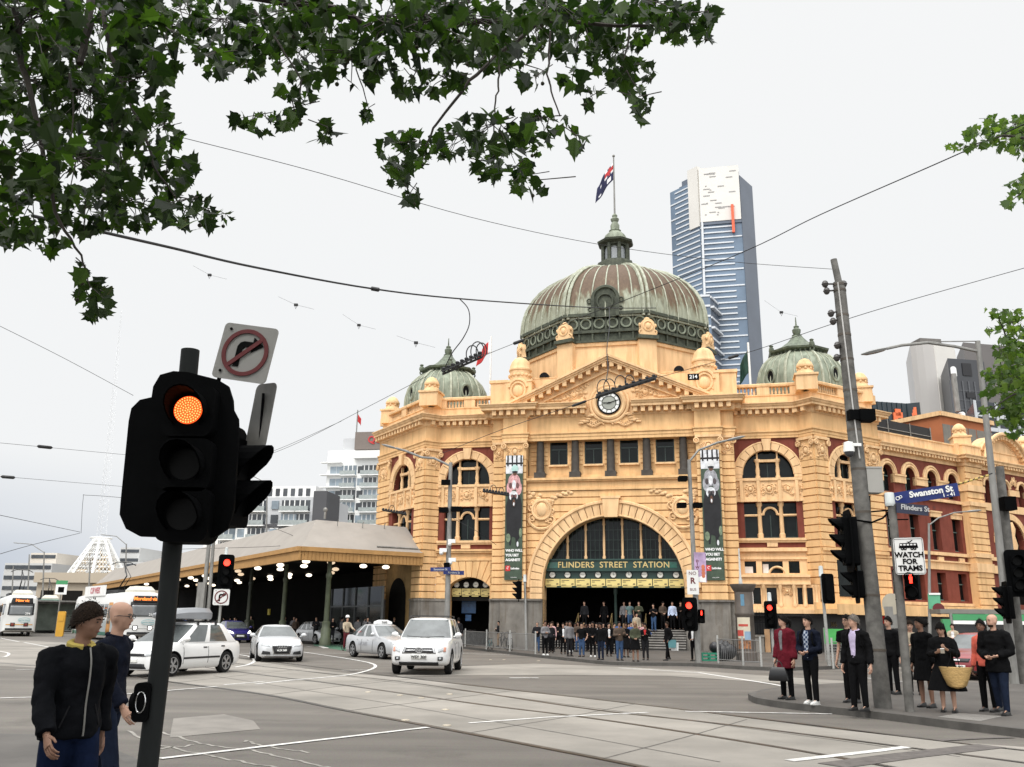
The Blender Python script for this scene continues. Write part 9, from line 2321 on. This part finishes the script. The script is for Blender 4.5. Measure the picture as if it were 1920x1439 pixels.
def plane_tree(label, blobs, branches, trunk, seed, lm, size, depth, balls=0, fill=1.0, over=0):
 r = random.Random(seed); root = thing('plane_tree', label, 'tree', trunk[0])
 inv = -Vector(trunk[0]); lw = MB(); sb = MB(); tw = MB()
 for px, py, rx, ry in blobs:
  Y = r.uniform(*depth); k = Y / 1739 * 1.06
  n = int(pi * rx * ry * (k * k) / (size * size * .40) * 2.3 * fill) + 2
  c0 = at(px, py, Y)
  for _ in range(n):
   a = r.uniform(0, 2 * pi); q = sqrt(r.random()) ** .85
   c = at(px + rx * q * cos(a), py + ry * q * sin(a), Y + r.gauss(0, .35))
   add_leaf(lw, c + inv, size * r.uniform(.5, 1.3), r)
   if r.random() < .22: tw.tube([c + inv, c + inv + (c0 - c) * .5 + Vector((0, 0, .05)), c0 + inv + Vector((r.gauss(0, .1), 0, .12))], [.003, .004, .005], 4)
  if balls and r.random() < .75:
   for _ in range(r.randint(1, 2)):
    a = r.uniform(0, 2 * pi); c = at(px + rx * .8 * cos(a), py + ry * 1.0 * abs(sin(a)), Y) + inv; sb.ball(c, .017, 7, 5); tw.tube([c, c + Vector((0.01, 0, .12))], .0018, 3)
 for _ in range(6500 * over):          # unseen extra crown leaves, added overhead to shade the near men and signal
  c = Vector((r.uniform(-10, 3), r.uniform(-8, 6), r.uniform(2.9, 9)))
  if c.z - EYE > .95 * max(c.y, 0) + 2 and (c - Vector((-4.2, -.8, 6))).length < 7.4: add_leaf(lw, c + inv, .34, r)
 lw.build('crown', lm, root)
 bw = MB()
 for pts, Y0, Y1, r0, r1 in branches:
  q = [at(px, py, Y0 + (Y1 - Y0) * i / (len(pts) - 1)) + inv for i, (px, py) in enumerate(pts)]
  s_ = []
  for i in range(len(q) - 1):
   for k in range(4):
    t = k / 4; p = q[i].lerp(q[i + 1], t); s_.append(p + Vector((r.gauss(0, .006), r.gauss(0, .006), r.gauss(0, .006))))
  s_.append(q[-1]); bw.tube(s_, [r0 + (r1 - r0) * i / (len(s_) - 1) for i in range(len(s_))], 6)
 bark = mat('dark_bark', (.028, .022, .016), .85, var=.3, scale=6, bump=.4)
 bw.build('branch', bark, root, 50); tw.build('twig', bark, root)
 if balls: sb.build('seed_ball', mat('seed_ball', (.03, .03, .012), .8, var=.2), root, 60)
 t = MB(); pts = [Vector(p) + inv for p in trunk]; n = len(pts); t.tube(pts, [.34 - .26 * i / (n - 1) for i in range(n)], 12); t.build('trunk', mat('plane_bark', (.13, .12, .09), .85, var=.4, scale=3, bump=.5), root, 50)
 return root
LEAFN = leaf_mat('plane_leaf', (.005, .011, .004), (.034, .058, .012), (2.2, 2.9, .9))
blobs = [(60, 50, 90, 80), (180, 55, 110, 75), (290, 70, 70, 85), (60, 170, 85, 75), (165, 190, 85, 75), (268, 170, 55, 75), (50, 290, 80, 70), (140, 320, 85, 60), (228, 300, 60, 60), (318, 320, 50, 45), (60, 390, 75, 55), (160, 395, 75, 45), (250, 395, 60, 38), (345, 395, 55, 38), (405, 412, 28, 16), (28, 440, 36, 32), (100, 462, 32, 18), (172, 560, 34, 42), (155, 510, 10, 22), (300, 250, 40, 40), (30, 30, 60, 60), (110, 110, 80, 60), (220, 240, 50, 40),
 (415, 55, 65, 65), (510, 55, 80, 55), (450, 130, 45, 22), (400, 120, 40, 30), (620, 45, 90, 55), (570, 105, 60, 50), (560, 170, 40, 25), (550, 215, 28, 22), (490, 232, 55, 20), (612, 250, 24, 22), (720, 55, 90, 65), (800, 55, 80, 65), (660, 120, 55, 50), (684, 215, 14, 20), (770, 150, 40, 32), (830, 160, 45, 28), (900, 60, 95, 60), (1000, 50, 85, 55), (1090, 60, 80, 55), (1190, 40, 90, 45), (1280, 42, 60, 42), (1330, 45, 16, 32), (1150, 105, 55, 40), (1185, 140, 45, 35), (1110, 185, 18, 22), (1200, 195, 24, 30), (1075, 150, 22, 20), (1000, 145, 26, 22), (930, 100, 70, 30), (720, 110, 50, 30), (850, 95, 70, 30),
 (760, 285, 52, 40), (745, 325, 26, 24), (772, 368, 18, 16), (860, 268, 55, 32), (930, 245, 70, 38), (1020, 240, 50, 32), (1080, 262, 24, 18), (950, 290, 60, 30), (915, 318, 40, 22), (985, 342, 32, 22), (1005, 355, 16, 14), (240, 30, 80, 50), (350, 35, 40, 50), (560, 30, 80, 40), (860, 25, 90, 40), (1040, 20, 80, 30), (1230, 20, 70, 26)]
br = [([(1010, 40), (930, 105), (880, 152), (820, 232), (798, 275)], 7.2, 6.8, .022, .008), ([(938, 105), (935, 150), (930, 190), (926, 248)], 7.1, 6.9, .010, .006), ([(1030, 60), (1027, 140), (1036, 180), (1050, 218)], 7, 6.9, .010, .006), ([(195, 20), (205, 100), (232, 160), (262, 230), (290, 310), (340, 390)], 6.6, 6.4, .022, .006), ([(30, 20), (40, 120), (70, 220), (90, 330), (110, 420), (155, 480), (170, 540)], 6.4, 6.2, .03, .004), ([(170, 0), (165, 60), (150, 120)], 6.6, 6.5, .04, .03), ([(130, 140), (140, 220), (130, 290)], 6.6, 6.4, .01, .006), ([(480, 20), (520, 80), (565, 150), (555, 200)], 7, 6.8, .014, .005), ([(640, 20), (700, 60), (880, 40), (1010, 40), (1200, 50), (1320, 45)], 6.6, 7.4, .035, .01), ([(0, -60), (150, -30), (400, -20), (640, 20)], 6.2, 6.6, .07, .035), ([(1180, 50), (1170, 120), (1200, 180)], 7.4, 7.2, .01, .005), ([(660, 60), (668, 130), (690, 200)], 6.8, 6.8, .008, .004)]
j0 = at(0, -60, 6.2)
plane_tree('big dark leafy plane tree whose branches hang over the traffic signal and dome', blobs, br, [(-5.4, 4.2, 0), (-5.35, 4.3, 2.2), (-5.2, 4.5, 4.2), (-4.8, 5.2, 6.2), (j0.x, j0.y, j0.z)], 3, LEAFN, .138, (5.8, 8.2), balls=1, fill=1.1, over=1)
LEAFF = leaf_mat('pale_plane_leaf', (.035, .07, .018), (.11, .17, .035), (2.0, 2.2, 1.0))  # lighter green than the other tree's leaves
blobs2 = [(1800, 278, 26, 9), (1835, 258, 30, 20), (1862, 232, 20, 16), (1880, 262, 34, 26), (1905, 240, 26, 26), (1915, 275, 24, 30), (1940, 250, 30, 40), (1912, 348, 22, 18), (1895, 378, 14, 10), (1935, 350, 26, 34), (1870, 590, 24, 12), (1862, 622, 14, 8), (1895, 612, 24, 18), (1885, 660, 22, 28), (1905, 655, 26, 40), (1880, 705, 28, 26), (1865, 740, 24, 16), (1855, 772, 18, 8), (1905, 720, 26, 36), (1885, 775, 32, 22), (1915, 770, 26, 30), (1905, 810, 20, 14), (1945, 700, 40, 100), (1850, 700, 12, 8), (1905, 560 + 30, 14, 10)]
br2 = [([(1990, 300), (1940, 262), (1880, 255), (1800, 280)], 19, 18, .05, .01), ([(1990, 700), (1930, 690), (1890, 640), (1870, 590)], 19, 18, .05, .008), ([(1960, 720), (1900, 740), (1850, 772)], 19, 18, .03, .008), ([(1985, 330), (1940, 345), (1895, 378)], 19, 18, .03, .008)]
j1 = at(1990, 700, 19); j2 = at(1990, 300, 19)
plane_tree('light green plane tree beside the galvanised lamp post with the curved arm', blobs2, br2, [(j1.x + .8, 19.5, 0), (j1.x + .6, 19.4, 3), (j1.x, 19, j1.z), (j2.x, 19, j2.z)], 8, LEAFF, .19, (17.5, 20.5), fill=1.0)

# ------------------------------------------------------------------ overhead wires
WIRE = mat('black_wire', (.010, .010, .011), .6, var=.1)
def wire(label, pts, r, extra=None):
 """pts: (px, py, distance)"""
 q = [at(*p) for p in pts]; o = q[0]; w = MB(); s_ = []
 for i in range(len(q) - 1):
  a, b, c, d = q[max(i - 1, 0)], q[i], q[i + 1], q[min(i + 2, len(q) - 1)]
  for k in range(6):
   t = k / 6; s_.append(.5 * ((2 * b) + (c - a) * t + (2 * a - 5 * b + 4 * c - d) * t * t + (3 * b - a - 3 * c + d) * t ** 3) - o)
 s_.append(q[-1] - o); rr = r if hasattr(r, '__len__') else (r, r); n = len(s_)
 w.tube(s_, [rr[0] + (rr[1] - rr[0]) * i / (n - 1) for i in range(n)], 6)
 t = thing('overhead_wire', label, 'cable', o, 0, 'overhead tram wires'); w.build('cable', WIRE, t, 60)
 for (a, b, rad) in (extra or ()):
  w = MB(); A, B = at(*a) - o, at(*b) - o; w.tube([A, A.lerp(B, .1), A.lerp(B, .5), A.lerp(B, .9), B], [rad * .4, rad, rad, rad, rad * .4], 7)
  w.build('insulator', WIRE, t, 50)
 return t, o
wire('thick sagging black cable leaving the plane tree towards the dome', [(60, 405, 11.5), (225, 443, 13), (330, 467, 14.5), (480, 502, 17), (700, 542, 21), (880, 562, 25), (1110, 577, 33), (1230, 578, 38)], (.026, .02), [((695, 541, 21), (712, 544, 21), .055)])
wire('loop of cable dropping from the thick cable beside the left corner dome', [(862, 561, 25), (878, 580, 25), (880, 608, 25), (868, 635, 25), (848, 662, 25.3), (834, 690, 25.6)], .016)
wire('thin wire from the plane tree to the top of the thick pole', [(340, 258, 14), (600, 325, 15), (880, 407, 17), (1120, 458, 18.5), (1360, 490, 19.5), (1560, 505, 19.7)], .006)
wire('black wire running from the right hand tree down across the dome', [(1960, 215, 17.5), (1775, 299, 20), (1540, 402, 23), (1400, 470, 25), (1190, 556, 30), (975, 640, 36), (900, 670, 25.5)], (.015, .011), [((962, 645, 35.5), (982, 638, 35.5), .07)])
wire('thin wire falling from the left of the dome to the far bridge', [(800, 706, 26), (700, 758, 30), (560, 830, 36), (480, 862, 40)], .008)
wire('wire from the right edge past the thick pole to the clock', [(1960, 492, 15), (1700, 565, 18), (1560, 608, 19.6), (1400, 662, 25), (1235, 708, 30)], (.006, .009), [((1365, 672, 26), (1385, 666, 26), .05)])
wire('wire from the clock sinking across the left wing', [(1130, 742, 30), (1040, 772, 32), (930, 810, 36), (830, 850, 40)], .011, [((1072, 762, 31), (1100, 752, 31), .05)])
wire('vertical cable hanging in front of the dome and pediment', [(1142, 577, 34), (1143, 610, 33), (1138, 655, 32), (1140, 690, 31), (1136, 716, 30)], .016)
for lb, pts, ins in (('upper thin wire at the left edge of the sky', [(-30, 597, 20), (120, 672, 22), (250, 742, 24)], ()), ('second thin wire at the left edge, above the signal board', [(-30, 828, 24), (235, 853, 30)], [((70, 837, 26), (98, 840, 26.5), .05)]), ('third thin wire at the left edge behind the signal board', [(-30, 891, 26), (235, 913, 33)], [((2, 894, 27), (28, 896, 27), .05)]), ('low thin wire at the left edge above the lattice spire', [(-30, 960, 40), (150, 998, 60)], ()), ('low wire sweeping up to the lattice spire from the left', [(-20, 1045, 40), (60, 1022, 50), (150, 1000, 60)], ()), ('bent rod of the tram wires above the lattice spire', [(152, 1000, 60), (156, 935, 60), (164, 929, 60), (235, 934, 60)], ()), ('thin wire slanting down to the canopy roof', [(500, 985, 60), (560, 1020, 62), (340, 1030, 58)], ()), ('thin wire from the left lamp post across the left wing', [(845, 970, 50), (900, 1000, 50), (930, 1022, 52)], ()), ('faint wire crossing above the small apartment tower', [(640, 790, 60), (540, 835, 66), (470, 862, 70)], ())):
 wire(lb, pts, .006 if pts[0][2] < 35 else .014, ins)
def frog(label, A, B, Y, rings, w_=.07):
 a, b = at(*A, Y), at(*B, Y); t = thing('wire_crossing', label, 'overhead fitting', a, 0); d = b - a; w = MB()
 w.bar((0, 0, 0), d, .07, w_ * .45); w.bar(Vector((0, .25, -.02)), d + Vector((0, .25, -.02)), .05, w_ * .4)
 for k in range(9): q = d * (k + .5) / 9; w.bar(q, q + Vector((0, .25, 0)), .05, .1); w.ball(q + Vector((0, 0, .06)), (.07, .07, .05), 6, 4)
 w.build('frame', WIRE, t)
 w = MB()
 for f, R in rings: w.ring(d * f + Vector((0, .05, R * .8)), R, .018, 16, 5, -.6, pi + .7, sz=1.5)
 w.build('cable_loop', WIRE, t, 50)
frog('black overhead wire crossing with loops in front of the left corner dome', (828, 697), (904, 664), 25.5, [(.75, .18), (.88, .2), (.98, .16)], .14)
frog('black overhead wire crossing hanging in front of the clock', (1118, 742), (1232, 706), 30, [(.12, .22), (.22, .2), (.4, .2), (.55, .16)], .18)
frog('low black wire fitting in front of the left giant pilaster', (905, 920), (955, 928), 42, [(.4, .15), (.7, .12)], .12)
frog('low black wire fitting beside the small apartment tower', (716, 956), (762, 964), 50, [(.4, .15)], .12)
P = at(1300, 707, 40); w = MB(facing(Vector((0, 0, 0)), to_cam(P))); w.box(-.26, .26, 0, .03, -.15, .15); o = w.build('number_plate', SIGNK, None); o.location = P; tag(o, 'black 214 number plate hung on the tram wire before the right turret', 'number plate'); w = MB(facing(Vector((0, 0, 0)), to_cam(P))); text_at(w, '214', (0, -.006, 0), .24, .003, .006); w.build('lettering', WHITE, o)
t, o = wire('black and yellow banded wire sleeve behind the blue street sign', [(1765, 916, 24), (1800, 908, 24), (1860, 888, 24.5)], .02)
w = MB()
for k in range(9): a = at(1768 + 10 * k, 915 - 2.6 * k - .02 * k * k, 24) - o; b = at(1773 + 10 * k, 914 - 2.6 * k - .02 * k * k, 24) - o; w.tube([a, b], .035, 6)
w.build('yellow_sleeve', mat('sleeve_yellow', (.5, .36, .1), .6, var=.1), t)
for i, (px, py) in enumerate(((780, 643), (555, 572), (393, 516), (673, 610), (1465, 586))):
 P = at(px, py, 22 + i); w = MB(); w.M = MT(P); w.box(-.05, .05, -.03, .03, -.03, .03); w.tube([(-.03, 0, -.03), (.0, 0, -.12), (.03, 0, -.03)], .008, 4); w.tube([(-.5, 0, .18 + .05 * i), (0, 0, .0), (.5, 0, -.12)], .003, 4)
 tag(w.build('line_hanger', WIRE, None), ('small dark line hanger floating on a fine wire ' + ('left of the left corner dome', 'above the traffic signal and canopy', 'under the left branches', 'midway between signal and left dome', 'above the right corner dome')[i]), 'line hanger')
